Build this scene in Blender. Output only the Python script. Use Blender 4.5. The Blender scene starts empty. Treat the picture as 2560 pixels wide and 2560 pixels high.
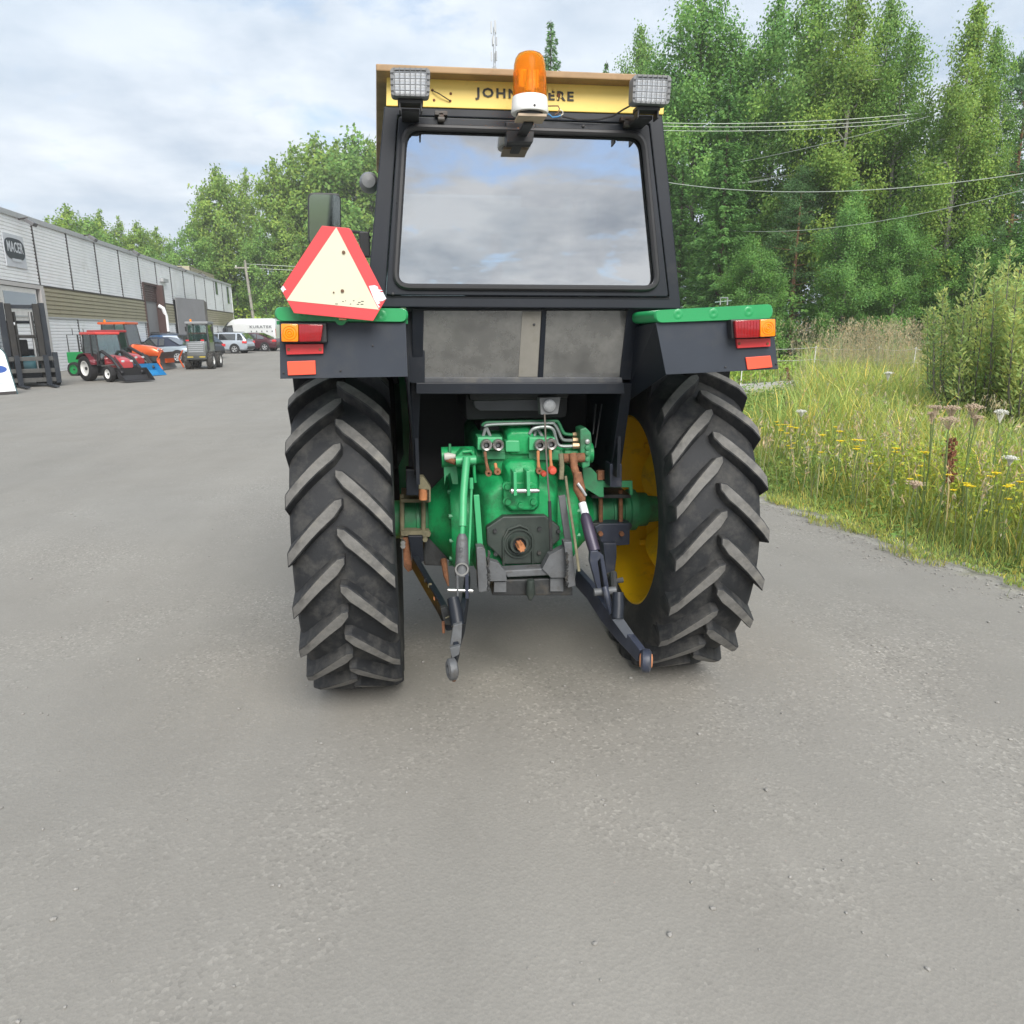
import bpy, bmesh, math, random
import numpy as np
from mathutils import Vector, Matrix
random.seed(7); RN = np.random.default_rng(7)
S = bpy.context.scene
COL = S.collection
R = math.radians
# ------------------------------------------------------------------ camera
FOC = 1835.8                      # focal length in pixels of the 2560 px photograph
PIT, YAW, ROL = R(13.736), R(7.788), R(-0.457)
CAM = Vector((-0.466, -3.514, 1.655))
_fw = Vector((math.sin(YAW)*math.cos(PIT), math.cos(YAW)*math.cos(PIT), -math.sin(PIT)))
_r0 = Vector((math.cos(YAW), -math.sin(YAW), 0)); _u0 = _r0.cross(_fw)
_rt = _r0*math.cos(ROL) + _u0*math.sin(ROL); _up = -_r0*math.sin(ROL) + _u0*math.cos(ROL)
cd = bpy.data.cameras.new('camera'); cam = bpy.data.objects.new('camera', cd); COL.objects.link(cam)
cd.sensor_width = 36; cd.sensor_fit = 'HORIZONTAL'; cd.lens = 36*FOC/2560; cd.clip_start = 0.05; cd.clip_end = 3000
mw = Matrix((( _rt.x, _up.x, -_fw.x, CAM.x), (_rt.y, _up.y, -_fw.y, CAM.y), (_rt.z, _up.z, -_fw.z, CAM.z), (0,0,0,1)))
cam.matrix_world = mw
S.camera = cam
# ------------------------------------------------------------------ sky, sun, exposure
SUN_EL, SUN_AZ = R(40), R(170)     # azimuth clockwise from +Y: behind the camera
w = bpy.data.worlds.new('World'); S.world = w; w.use_nodes = True
nt = w.node_tree; nt.nodes.clear()
def wn(t, **k):
    n = nt.nodes.new(t)
    for a, b in k.items(): setattr(n, a, b)
    return n
L = nt.links.new
out = wn('ShaderNodeOutputWorld'); bg = wn('ShaderNodeBackground'); L(bg.outputs[0], out.inputs[0])
sky = wn('ShaderNodeTexSky', sky_type='NISHITA', sun_disc=False, sun_elevation=SUN_EL, sun_rotation=SUN_AZ, air_density=1.0, dust_density=0.25, ozone_density=1.6)
tc = wn('ShaderNodeTexCoord'); sep = wn('ShaderNodeSeparateXYZ'); L(tc.outputs['Generated'], sep.inputs[0])
mx = wn('ShaderNodeMath', operation='MAXIMUM'); L(sep.outputs[2], mx.inputs[0]); mx.inputs[1].default_value = 0
ad = wn('ShaderNodeMath', operation='ADD'); L(mx.outputs[0], ad.inputs[0]); ad.inputs[1].default_value = 0.16
dx = wn('ShaderNodeMath', operation='DIVIDE'); L(sep.outputs[0], dx.inputs[0]); L(ad.outputs[0], dx.inputs[1])
dy = wn('ShaderNodeMath', operation='DIVIDE'); L(sep.outputs[1], dy.inputs[0]); L(ad.outputs[0], dy.inputs[1])
cmb = wn('ShaderNodeCombineXYZ'); L(dx.outputs[0], cmb.inputs[0]); L(dy.outputs[0], cmb.inputs[1]); cmb.inputs[2].default_value = 3.1
n1 = wn('ShaderNodeTexNoise'); n1.inputs['Scale'].default_value = 2.3; n1.inputs['Detail'].default_value = 7; n1.inputs['Roughness'].default_value = 0.58; n1.inputs['Distortion'].default_value = 0.35
L(cmb.outputs[0], n1.inputs['Vector'])
cr = wn('ShaderNodeValToRGB'); cr.color_ramp.elements[0].position = 0.45; cr.color_ramp.elements[1].position = 0.56
cr.color_ramp.elements[0].color = (0,0,0,1); cr.color_ramp.elements[1].color = (1,1,1,1); cb = wn('ShaderNodeMapRange'); L(mx.outputs[0], cb.inputs[0]); cb.inputs[1].default_value = 0.0; cb.inputs[2].default_value = 1.0; cb.inputs[3].default_value = 0.17; cb.inputs[4].default_value = 0.0
ca0 = wn('ShaderNodeMath', operation='ADD'); L(n1.outputs[0], ca0.inputs[0]); L(cb.outputs[0], ca0.inputs[1]); L(ca0.outputs[0], cr.inputs[0])   # heaped cloud closes up towards the horizon
n2 = wn('ShaderNodeTexNoise'); n2.inputs['Scale'].default_value = 1.7; n2.inputs['Detail'].default_value = 6; n2.inputs['Roughness'].default_value = 0.6
L(cmb.outputs[0], n2.inputs['Vector'])
cc = wn('ShaderNodeValToRGB'); cc.color_ramp.elements[0].position = 0.3; cc.color_ramp.elements[1].position = 0.7
cc.color_ramp.elements[0].color = (2.2,2.9,3.75,1); cc.color_ramp.elements[1].color = (3.3,3.85,4.45,1); L(n2.outputs[0], cc.inputs[0])
# a thin high veil spreads over the far side of the sky; overhead and behind it breaks into cumulus (as the rear window mirrors)
vl = wn('ShaderNodeMapRange'); L(sep.outputs[1], vl.inputs[0]); vl.inputs[1].default_value = -0.35; vl.inputs[2].default_value = 0.65; vl.inputs[3].default_value = 0.0; vl.inputs[4].default_value = 0.80; vl.interpolation_type = 'SMOOTHSTEP'
n3 = wn('ShaderNodeTexNoise'); n3.inputs['Scale'].default_value = 0.7; n3.inputs['Detail'].default_value = 6; n3.inputs['Roughness'].default_value = 0.55; L(cmb.outputs[0], n3.inputs['Vector'])
v2 = wn('ShaderNodeMapRange'); L(n3.outputs[0], v2.inputs[0]); v2.inputs[1].default_value = 0.25; v2.inputs[2].default_value = 0.7; v2.inputs[3].default_value = 0.50; v2.inputs[4].default_value = 1.25
v3 = wn('ShaderNodeMath', operation='MULTIPLY', use_clamp=True); L(vl.outputs[0], v3.inputs[0]); L(v2.outputs[0], v3.inputs[1])
iv_ = wn('ShaderNodeMath', operation='SUBTRACT'); iv_.inputs[0].default_value = 1.0; L(v3.outputs[0], iv_.inputs[1])
v4 = cr
c2 = wn('ShaderNodeValToRGB'); c2.color_ramp.elements[0].position = 0.36; c2.color_ramp.elements[1].position = 0.62; c2.color_ramp.elements[0].color = (3.2,3.5,4.0,1); c2.color_ramp.elements[1].color = (6.5,6.55,6.65,1); L(n2.outputs[0], c2.inputs[0])
mx0 = wn('ShaderNodeMixRGB'); L(v4.outputs[0], mx0.inputs[0]); L(sky.outputs[0], mx0.inputs[1]); L(c2.outputs[0], mx0.inputs[2])
mxr = wn('ShaderNodeMixRGB'); L(v3.outputs[0], mxr.inputs[0]); L(mx0.outputs[0], mxr.inputs[1]); L(cc.outputs[0], mxr.inputs[2])
L(mxr.outputs[0], bg.inputs[0]); bg.inputs[1].default_value = 0.1
sl = bpy.data.lights.new('sun', 'SUN'); sl.energy = 2.3; sl.angle = R(36); sl.color = (1.0, 0.96, 0.9)
so = bpy.data.objects.new('sun', sl); COL.objects.link(so)
sd = Vector((math.sin(SUN_AZ)*math.cos(SUN_EL), math.cos(SUN_AZ)*math.cos(SUN_EL), math.sin(SUN_EL)))
so.rotation_euler = sd.to_track_quat('Z', 'Y').to_euler(); so.location = (0, -20, 30)
S.view_settings.view_transform = 'Standard'; S.view_settings.look = 'None'; S.view_settings.exposure = 1.14; S.view_settings.gamma = 1.0
S.render.engine = 'CYCLES'
S.cycles.max_bounces = 8; S.cycles.diffuse_bounces = 3; S.cycles.glossy_bounces = 4; S.cycles.transparent_max_bounces = 12
S.cycles.use_denoising = True
# ------------------------------------------------------------------ pixels to places
def ray(px, py):
    x, y = (px-1280)/FOC, -(py-1280)/FOC
    return _fw + _rt*x + _up*y
def T(px, py, Y):                       # on the plane y = Y
    d = ray(px, py); return CAM + d*((Y-CAM.y)/d.y)
def G(x, y):                            # the yard climbs gently away from the tractor
    return 0.012*3.0*math.log1p(math.exp(min(60, (y-28)/3.0)))
def GP(px, py):
    d = ray(px, py); z = 0.0
    for _ in range(40):
        p = CAM + d*((z-CAM.z)/d.z); z = 0.5*z + 0.5*G(p.x, p.y)
    p.z = G(p.x, p.y); return p
def PL(px, py, P0, n):
    d = ray(px, py); return CAM + d*((P0-CAM).dot(n)/d.dot(n))
# ------------------------------------------------------------------ materials
MATS = {}
def M(name, col, rough=0.5, metal=0.0, var=0.12, scale=6.0, bump=0.0, bscale=None, dirt=None, damt=0.35, dscale=3.0, coat=0.0, spec=0.5, attr=None, trans=0.0, emis=None, alpha=1.0):
    if name in MATS: return MATS[name]
    m = bpy.data.materials.new(name); m.use_nodes = True; MATS[name] = m
    t = m.node_tree; b = t.nodes['Principled BSDF']; l = t.links.new
    def N(k): return t.nodes.new(k)
    b.inputs['Roughness'].default_value = rough; b.inputs['Metallic'].default_value = metal
    b.inputs['Specular IOR Level'].default_value = spec; b.inputs['Coat Weight'].default_value = coat; b.inputs['Coat Roughness'].default_value = 0.1
    co = N('ShaderNodeTexCoord').outputs['Object']
    no = N('ShaderNodeTexNoise'); no.inputs['Scale'].default_value = scale; no.inputs['Detail'].default_value = 6; no.inputs['Roughness'].default_value = 0.62; l(co, no.inputs['Vector'])
    mr = N('ShaderNodeMapRange'); mr.inputs[1].default_value = 0.25; mr.inputs[2].default_value = 0.75; mr.inputs[3].default_value = 1-var; mr.inputs[4].default_value = 1+var; l(no.outputs[0], mr.inputs[0])
    vm = N('ShaderNodeVectorMath'); vm.operation = 'SCALE'; vm.inputs[0].default_value = col[:3]; l(mr.outputs[0], vm.inputs['Scale'])
    cur = vm.outputs[0]
    if attr:
        at = N('ShaderNodeAttribute'); at.attribute_name = attr
        mm = N('ShaderNodeMixRGB'); mm.blend_type = 'MULTIPLY'; mm.inputs[0].default_value = 1; l(cur, mm.inputs[1]); l(at.outputs['Color'], mm.inputs[2]); cur = mm.outputs[0]
    if dirt:
        nd = N('ShaderNodeTexNoise'); nd.inputs['Scale'].default_value = dscale; nd.inputs['Detail'].default_value = 9; nd.inputs['Roughness'].default_value = 0.7; l(co, nd.inputs['Vector'])
        rp = N('ShaderNodeMapRange'); rp.inputs[1].default_value = 0.62-damt*0.4; rp.inputs[2].default_value = 0.78-damt*0.3; rp.inputs[3].default_value = 0; rp.inputs[4].default_value = min(1, 0.5+damt*0.6); l(nd.outputs[0], rp.inputs[0])
        mm = N('ShaderNodeMixRGB'); l(rp.outputs[0], mm.inputs[0]); l(cur, mm.inputs[1]); mm.inputs[2].default_value = (*dirt, 1); cur = mm.outputs[0]
        ra = N('ShaderNodeMapRange'); ra.inputs[3].default_value = rough; ra.inputs[4].default_value = min(1, rough+0.35); l(rp.outputs[0], ra.inputs[0]); l(ra.outputs[0], b.inputs['Roughness'])
    l(cur, b.inputs['Base Color'])
    if bump:
        nb = N('ShaderNodeTexNoise'); nb.inputs['Scale'].default_value = bscale or scale*6; nb.inputs['Detail'].default_value = 5; l(co, nb.inputs['Vector'])
        bp = N('ShaderNodeBump'); bp.inputs['Strength'].default_value = bump; bp.inputs['Distance'].default_value = 0.01; l(nb.outputs[0], bp.inputs['Height']); l(bp.outputs[0], b.inputs['Normal'])
    if trans:
        tr = N('ShaderNodeBsdfTranslucent'); l(cur, tr.inputs[0]); ms = N('ShaderNodeMixShader'); ms.inputs[0].default_value = trans
        o = [n for n in t.nodes if n.type == 'OUTPUT_MATERIAL'][0]; l(b.outputs[0], ms.inputs[1]); l(tr.outputs[0], ms.inputs[2]); l(ms.outputs[0], o.inputs[0])
    if emis:
        b.inputs['Emission Color'].default_value = (*emis[0], 1); b.inputs['Emission Strength'].default_value = emis[1]
    return m
def glass(name, tint, refl=0.35, rough=0.02, body=(0.02,0.025,0.03), bodyw=0.3, smear=0.0):
    """window glass: part reflecting, part tinted see-through, part a film of dust"""
    if name in MATS: return MATS[name]
    m = bpy.data.materials.new(name); m.use_nodes = True; MATS[name] = m; t = m.node_tree; t.nodes.clear(); l = t.links.new
    N = t.nodes.new
    o = N('ShaderNodeOutputMaterial'); g = N('ShaderNodeBsdfGlossy'); g.inputs['Roughness'].default_value = rough; g.inputs['Color'].default_value = (0.95,0.97,1,1)
    tr = N('ShaderNodeBsdfTransparent'); tr.inputs[0].default_value = (*tint, 1)
    df = N('ShaderNodeBsdfDiffuse'); df.inputs[0].default_value = (*body, 1)
    a = N('ShaderNodeMixShader'); l(tr.outputs[0], a.inputs[1]); l(df.outputs[0], a.inputs[2]); a.inputs[0].default_value = bodyw
    if smear:
        tcn = N('ShaderNodeTexCoord'); no = N('ShaderNodeTexNoise'); no.inputs['Scale'].default_value = 5; no.inputs['Detail'].default_value = 8; no.inputs['Roughness'].default_value = 0.65; l(tcn.outputs['Object'], no.inputs['Vector'])
        mr = N('ShaderNodeMapRange'); mr.inputs[1].default_value = 0.35; mr.inputs[2].default_value = 0.75; mr.inputs[3].default_value = max(0, bodyw-smear); mr.inputs[4].default_value = min(1, bodyw+smear); l(no.outputs[0], mr.inputs[0]); l(mr.outputs[0], a.inputs[0])
    fr = N('ShaderNodeFresnel'); fr.inputs[0].default_value = 1.5
    mr2 = N('ShaderNodeMapRange'); mr2.inputs[1].default_value = 0.04; mr2.inputs[2].default_value = 1; mr2.inputs[3].default_value = refl; mr2.inputs[4].default_value = 1; l(fr.outputs[0], mr2.inputs[0])
    c = N('ShaderNodeMixShader'); l(mr2.outputs[0], c.inputs[0]); l(a.outputs[0], c.inputs[1]); l(g.outputs[0], c.inputs[2]); l(c.outputs[0], o.inputs[0])
    return m
DUST = (0.20, 0.185, 0.16); RUST = (0.16, 0.06, 0.025)
BLK = M('cab_black_paint', (0.010,0.013,0.019), 0.42, var=0.25, scale=3, dirt=(0.035,0.036,0.039), damt=0.15, dscale=7, spec=0.3)
GREY = M('fender_grey_paint', (0.038,0.045,0.058), 0.5, var=0.12, scale=4, dirt=(0.06,0.064,0.068), damt=0.2, dscale=5, spec=0.25)
GRN = M('green_paint', (0.012,0.27,0.085), 0.42, var=0.2, scale=7, coat=0.05, spec=0.35, dirt=(0.022,0.045,0.026), damt=0.36, dscale=9, bump=0.2, bscale=70)
GRNC = M('green_fender_paint', (0.016,0.27,0.085), 0.38, var=0.12, scale=5, coat=0.2)
GRND = M('oily_green_paint', (0.035,0.22,0.095), 0.45, var=0.3, scale=9, dirt=(0.05,0.06,0.045), damt=0.3, dscale=8)
GRNL = M('pale_green_paint', (0.05,0.34,0.14), 0.4, var=0.1, scale=8, dirt=(0.10,0.12,0.09), damt=0.1, dscale=12)
YEL = M('rim_yellow_paint', (0.90,0.55,0.005), 0.4, var=0.1, scale=4, dirt=(0.35,0.22,0.03), damt=0.2, dscale=6)
YELP = M('faded_yellow_paint', (0.86,0.64,0.16), 0.45, var=0.10, scale=3, dirt=(0.45,0.31,0.08), damt=0.2, dscale=6)
OCH = M('ochre_roof_paint', (0.32,0.20,0.095), 0.55, var=0.2, scale=6, dirt=(0.18,0.12,0.07), damt=0.3, dscale=8)
RUB = M('tyre_rubber', (0.011,0.0125,0.015), 0.72, var=0.25, scale=6, bump=0.15, bscale=60, dirt=(0.085,0.082,0.075), damt=0.38, dscale=7)
RUBW = M('worn_tread_rubber', (0.118,0.115,0.108), 0.85, var=0.45, scale=16, bump=0.25, bscale=90, dirt=(0.20,0.19,0.165), damt=0.3, dscale=14)
DKM = M('dark_greasy_metal', (0.035,0.037,0.038), 0.5, metal=0.2, var=0.35, scale=14, dirt=(0.09,0.075,0.055), damt=0.25, dscale=16, bump=0.2, bscale=60)
PTOM = M('olive_black_plate', (0.030,0.040,0.034), 0.5, var=0.3, scale=12, dirt=(0.075,0.075,0.065), damt=0.2, dscale=14)
HIT = M('hitch_grey_steel', (0.10,0.105,0.11), 0.55, metal=0.1, var=0.25, scale=12, dirt=(0.06,0.05,0.04), damt=0.25, dscale=16, bump=0.2, bscale=50)
BLU = M('blue_black_steel', (0.030,0.036,0.055), 0.42, metal=0.1, var=0.3, scale=12, dirt=(0.09,0.09,0.09), damt=0.15, dscale=14)
RST = M('rusty_steel', (0.20,0.085,0.04), 0.8, var=0.45, scale=25, bump=0.4, bscale=120, dirt=(0.06,0.04,0.03), damt=0.3, dscale=20)
RSTO = M('orange_rust', (0.42,0.17,0.07), 0.8, var=0.3, scale=25, bump=0.3, bscale=120)
TAN = M('dried_mud_bracket', (0.16,0.145,0.09), 0.85, var=0.35, scale=20, bump=0.3, bscale=90)
SIL = M('bare_steel', (0.55,0.55,0.54), 0.3, metal=0.9, var=0.2, scale=20)
WHT = M('white_paint', (0.76,0.76,0.74), 0.45, var=0.07, scale=6, dirt=(0.45,0.43,0.38), damt=0.15, dscale=8)
REDP = M('red_reflector', (0.62,0.035,0.04), 0.35, var=0.1, coat=0.3)
REDO = M('orange_red_reflector', (0.85,0.10,0.05), 0.4, var=0.06)
REDL = M('red_lamp_lens', (0.28,0.006,0.010), 0.15, var=0.15, scale=30, coat=0.6)
AMBL = M('amber_lamp_lens', (0.88,0.24,0.005), 0.15, var=0.12, scale=20, coat=0.6)
REDT = M('triangle_red', (0.60,0.055,0.06), 0.45, var=0.10, scale=4)
CRM = M('triangle_cream', (0.60,0.58,0.44), 0.4, var=0.03, scale=3)
BKP = M('black_plastic', (0.02,0.02,0.022), 0.5, var=0.2)
GRYP = M('grey_plastic', (0.16,0.165,0.17), 0.5, var=0.15)
CHR = M('lamp_reflector', (0.75,0.76,0.78), 0.18, metal=0.6, var=0.05)
INT = M('cab_interior_dark', (0.018,0.019,0.021), 0.7, var=0.2)
VOID = M('underbody_black', (0.012,0.013,0.016), 0.7, var=0.3)
# ------------------------------------------------------------------ mesh helpers
class MB:
    def __init__(s): s.v = []; s.f = []; s.m = []; s.cur = 0
    def add(s, vs, fs):
        o = len(s.v); s.v += [tuple(v) for v in vs]
        for f in fs: s.f.append(tuple(i+o for i in f)); s.m.append(s.cur)
        return s
    def box(s, c, d, rot=None):
        c = Vector(c); h = Vector(d)/2
        vs = [Vector((x*h.x, y*h.y, z*h.z)) for x in (-1,1) for y in (-1,1) for z in (-1,1)]
        if rot is not None: vs = [rot @ v for v in vs]
        return s.add([c+v for v in vs], [(0,1,3,2),(4,6,7,5),(0,4,5,1),(2,3,7,6),(0,2,6,4),(1,5,7,3)])
    def b2(s, x0, x1, y0, y1, z0, z1): return s.box(((x0+x1)/2,(y0+y1)/2,(z0+z1)/2), (abs(x1-x0),abs(y1-y0),abs(z1-z0)))
    def hexa(s, a, b):                     # two quads joined
        return s.add(list(a)+list(b), [(3,2,1,0),(4,5,6,7),(0,1,5,4),(1,2,6,5),(2,3,7,6),(3,0,4,7)])
    def prism(s, pts, vec):
        n = len(pts); vec = Vector(vec); p = [Vector(q) for q in pts]
        fs = [tuple(range(n))[::-1], tuple(range(n, 2*n))] + [(i, (i+1) % n, n+(i+1) % n, n+i) for i in range(n)]
        return s.add(p+[q+vec for q in p], fs)
    def tube(s, path, r, n=10, cap=True, flat=1.0):
        P = [Vector(p) for p in path]; rs = r if isinstance(r, (list, tuple)) else [r]*len(P)
        o = len(s.v); up = None
        for i, p in enumerate(P):
            d = (P[min(i+1, len(P)-1)]-P[max(i-1, 0)])
            if d.length < 1e-9: d = Vector((0,0,1))
            d.normalize()
            if up is None:
                up = d.orthogonal().normalized()
            else:
                up = (up - d*up.dot(d)); up = up.normalized() if up.length > 1e-6 else d.orthogonal().normalized()
            q = d.cross(up)
            for k in range(n):
                a = 2*math.pi*k/n; s.v.append(tuple(p + (up*math.cos(a)*flat + q*math.sin(a))*rs[i]))
        for i in range(len(P)-1):
            for k in range(n):
                s.f.append((o+i*n+k, o+i*n+(k+1) % n, o+(i+1)*n+(k+1) % n, o+(i+1)*n+k)); s.m.append(s.cur)
        if cap:
            s.f.append(tuple(o+k for k in range(n))[::-1]); s.m.append(s.cur)
            s.f.append(tuple(o+(len(P)-1)*n+k for k in range(n))); s.m.append(s.cur)
        return s
    def lathe(s, prof, org, axis='X', n=24, rot=None, close=False):
        """prof: (radius, offset along axis)"""
        o = len(s.v); org = Vector(org)
        for (r, t) in prof:
            for k in range(n):
                a = 2*math.pi*k/n; c, q = math.cos(a)*r, math.sin(a)*r
                p = Vector((t, c, q)) if axis == 'X' else Vector((c, t, q)) if axis == 'Y' else Vector((c, q, t))
                if rot is not None: p = rot @ p
                s.v.append(tuple(org+p))
        m = len(prof)
        for i in range(m-1 if not close else m):
            j = (i+1) % m
            for k in range(n):
                s.f.append((o+i*n+k, o+i*n+(k+1) % n, o+j*n+(k+1) % n, o+j*n+k)); s.m.append(s.cur)
        return s
    def build(s, name, mat, parent=None, smooth=False, bevel=0, seg=2, fix=True):
        me = bpy.data.meshes.new(name); me.from_pydata(s.v, [], s.f)
        mats = mat if isinstance(mat, (list, tuple)) else [mat]
        for q in mats: me.materials.append(q)
        if len(mats) > 1: me.polygons.foreach_set('material_index', s.m)
        if fix or bevel:
            bm = bmesh.new(); bm.from_mesh(me)
            if fix: bmesh.ops.recalc_face_normals(bm, faces=bm.faces)
            if bevel:
                ed = [e for e in bm.edges if len(e.link_faces) == 2 and e.calc_face_angle(0) > R(32)]
                bmesh.ops.bevel(bm, geom=ed, offset=bevel, segments=seg, affect='EDGES', profile=0.6, clamp_overlap=True)
            bm.to_mesh(me); bm.free()
        if smooth:
            me.polygons.foreach_set('use_smooth', [True]*len(me.polygons))
            try: me.set_sharp_from_angle(angle=R(38))
            except Exception: pass
        return link(name, me, parent)
def link(name, me, parent=None):
    o = bpy.data.objects.new(name, me); COL.objects.link(o)
    if parent is not None: o.parent = parent
    return o
def thing(name, label, cat, loc=(0,0,0), rz=0.0, group=None):
    o = bpy.data.objects.new(name, None); COL.objects.link(o); o.location = loc; o.rotation_euler = (0,0,rz)
    o.empty_display_size = 0.2; o['label'] = label; o['category'] = cat
    if group: o['group'] = group
    return o
def tag(o, label, cat, group=None):
    o['label'] = label; o['category'] = cat
    if group: o['group'] = group
    return o
def struct(o, kind='structure'): o['kind'] = kind; return o
def copy_tree(o, parent=None, **kw):
    c = o.copy(); COL.objects.link(c); c.parent = parent
    for ch in o.children: copy_tree(ch, c)
    for k, v in kw.items(): c[k] = v
    return c
def text_mesh(txt, size, ext=0.001, bold=0.0, space=1.0, align='CENTER'):
    cu = bpy.data.curves.new('lettering', 'FONT'); cu.body = txt; cu.size = size; cu.extrude = ext; cu.offset = bold; cu.space_character = space; cu.align_x = align; cu.resolution_u = 2
    ob = bpy.data.objects.new('lettering', cu); COL.objects.link(ob)
    me = bpy.data.meshes.new_from_object(ob.evaluated_get(bpy.context.evaluated_depsgraph_get()))
    bpy.data.objects.remove(ob); bpy.data.curves.remove(cu)
    return me
def letters(me, mat, parent):
    bm = bmesh.new(); bm.from_mesh(me); seen = set(); k = 0
    bm.verts.ensure_lookup_table()
    for v0 in bm.verts:
        if v0.index in seen: continue
        st, comp = [v0], []
        while st:
            v = st.pop()
            if v.index in seen: continue
            seen.add(v.index); comp.append(v); st += [e.other_vert(v) for e in v.link_edges]
        ix = {v.index: i for i, v in enumerate(comp)}; fs = {f for v in comp for f in v.link_faces}
        m2 = bpy.data.meshes.new('letter'); m2.from_pydata([v.co[:] for v in comp], [], [[ix[v.index] for v in f.verts] for f in fs]); m2.materials.append(mat); link('letter', m2, parent)
    bm.free(); bpy.data.meshes.remove(me)
def rot_to(d, up=(0,0,1)):
    d = Vector(d).normalized(); return d.to_track_quat('X', 'Z').to_matrix()
def basis(xa, ya):
    xa = Vector(xa).normalized(); ya = Vector(ya); ya = (ya-xa*ya.dot(xa)).normalized(); za = xa.cross(ya)
    return Matrix((xa, ya, za)).transposed()
def round_quad(c4, r, seg=5):
    """rounded corners of a quad given in order; r a fraction or length"""
    c = [Vector(q) for q in c4]; out = []
    for i in range(4):
        p, a, b = c[i], c[i-1], c[(i+1) % 4]
        ua = (a-p); ub = (b-p); ra = min(r, ua.length*0.45); rb = min(r, ub.length*0.45); A = p+ua.normalized()*ra; B = p+ub.normalized()*rb
        for k in range(seg+1):
            t = k/seg; out.append(A*(1-t)**2 + p*2*t*(1-t) + B*t*t)
    return out
def ring(mb, outer, inner, vec):
    n = len(outer); vec = Vector(vec)
    vs = list(outer)+list(inner)+[p+vec for p in outer]+[p+vec for p in inner]; fs = []
    for i in range(n):
        j = (i+1) % n
        fs += [(i, j, n+j, n+i), (2*n+j, 2*n+i, 3*n+i, 3*n+j), (i, 2*n+i, 2*n+j, j), (n+j, 3*n+j, 3*n+i, n+i)]
    mb.add(vs, fs); return mb
# ------------------------------------------------------------------ ground
def asphalt_mat():
    m = bpy.data.materials.new('dusty_asphalt'); m.use_nodes = True; t = m.node_tree; b = t.nodes['Principled BSDF']; l = t.links.new
    def N(k, **kw):
        n = t.nodes.new(k)
        for a, v in kw.items(): n.inputs[a].default_value = v
        return n
    co = N('ShaderNodeTexCoord').outputs['Object']
    def noise(sc, det=6, ro=0.6, vec=co):
        n = N('ShaderNodeTexNoise', Scale=sc, Detail=det, Roughness=ro); l(vec, n.inputs['Vector']); return n.outputs[0]
    def mrange(x, a, c, d, e):
        n = N('ShaderNodeMapRange'); l(x, n.inputs[0])
        for i, v in zip((1,2,3,4), (a,c,d,e)): n.inputs[i].default_value = v
        return n.outputs[0]
    def math_(op, x, y):
        n = N('ShaderNodeMath'); n.operation = op
        for i, q in enumerate((x, y)):
            if isinstance(q, (int, float)): n.inputs[i].default_value = q
            else: l(q, n.inputs[i])
        return n.outputs[0]
    big = mrange(noise(0.22, 5), 0.3, 0.7, 0.94, 1.06)
    mid = mrange(noise(1.6, 6, 0.65), 0.3, 0.7, 0.95, 1.05)
    # long soft streaks along the direction of traffic
    mp = N('ShaderNodeMapping'); mp.inputs['Scale'].default_value = (1.1, 0.10, 1); mp.inputs['Rotation'].default_value = (0,0,R(8)); l(co, mp.inputs[0])
    stk = mrange(noise(0.9, 5, 0.6, mp.outputs[0]), 0.3, 0.7, 0.93, 1.06)
    vo = N('ShaderNodeTexVoronoi', Scale=84.0); l(co, vo.inputs['Vector'])
    sp = N('ShaderNodeSeparateColor'); l(vo.outputs['Color'], sp.inputs[0])
    patch = mrange(noise(0.75, 7, 0.7), 0.46, 0.64, 0.0, 1.0)        # where the binder has worn off the stones
    lightst = mrange(sp.outputs[0], 0.80, 0.9, 0.0, 1.0); darkst = mrange(sp.outputs[1], 0.78, 0.9, 0.0, 1.0)
    amt = math_('ADD', math_('MULTIPLY', patch, 0.30), 0.05)
    s1 = math_('MULTIPLY', lightst, amt); s2 = math_('MULTIPLY', darkst, math_('MULTIPLY', amt, 0.6))
    grain = mrange(noise(240, 3, 0.7), 0.25, 0.75, 0.91, 1.09)
    val = math_('MULTIPLY', math_('MULTIPLY', math_('MULTIPLY', big, mid), stk), grain)
    val = math_('ADD', val, math_('SUBTRACT', s1, s2))
    # oil spots
    oil = mrange(noise(1.1, 9, 0.75), 0.70, 0.76, 1.0, 0.62); val = math_('MULTIPLY', val, oil)
    sc = N('ShaderNodeVectorMath'); sc.operation = 'SCALE'; sc.inputs[0].default_value = (0.240, 0.231, 0.208); l(val, sc.inputs['Scale'])
    tin = N('ShaderNodeMixRGB'); tin.blend_type = 'MULTIPLY'; l(mrange(noise(0.35, 4), 0.35, 0.65, 0, 1), tin.inputs[0]); l(sc.outputs[0], tin.inputs[1]); tin.inputs[2].default_value = (1.0, 0.985, 0.97, 1)
    l(tin.outputs[0], b.inputs['Base Color']); b.inputs['Roughness'].default_value = 0.88; b.inputs['Specular IOR Level'].default_value = 0.25
    hb = math_('ADD', math_('MULTIPLY', noise(120, 4, 0.7), 0.6), math_('MULTIPLY', vo.outputs['Distance'], 0.8))
    bp = N('ShaderNodeBump', Strength=0.22, Distance=0.006); l(hb, bp.inputs['Height']); l(bp.outputs[0], b.inputs['Normal'])
    return m
ASPH = asphalt_mat()
SOIL = M('verge_soil', (0.10,0.105,0.045), 0.95, var=0.4, scale=2.5, bump=0.5, bscale=20, dirt=(0.075,0.12,0.03), damt=0.5, dscale=0.8)
GRAV = M('pale_gravel', (0.40,0.385,0.35), 0.95, var=0.2, scale=3, bump=0.5, bscale=60)
FIELD = M('rough_meadow', (0.085,0.13,0.035), 0.95, var=0.4, scale=0.35, bump=0.6, bscale=4, dirt=(0.16,0.17,0.06), damt=0.4, dscale=0.15)
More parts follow.
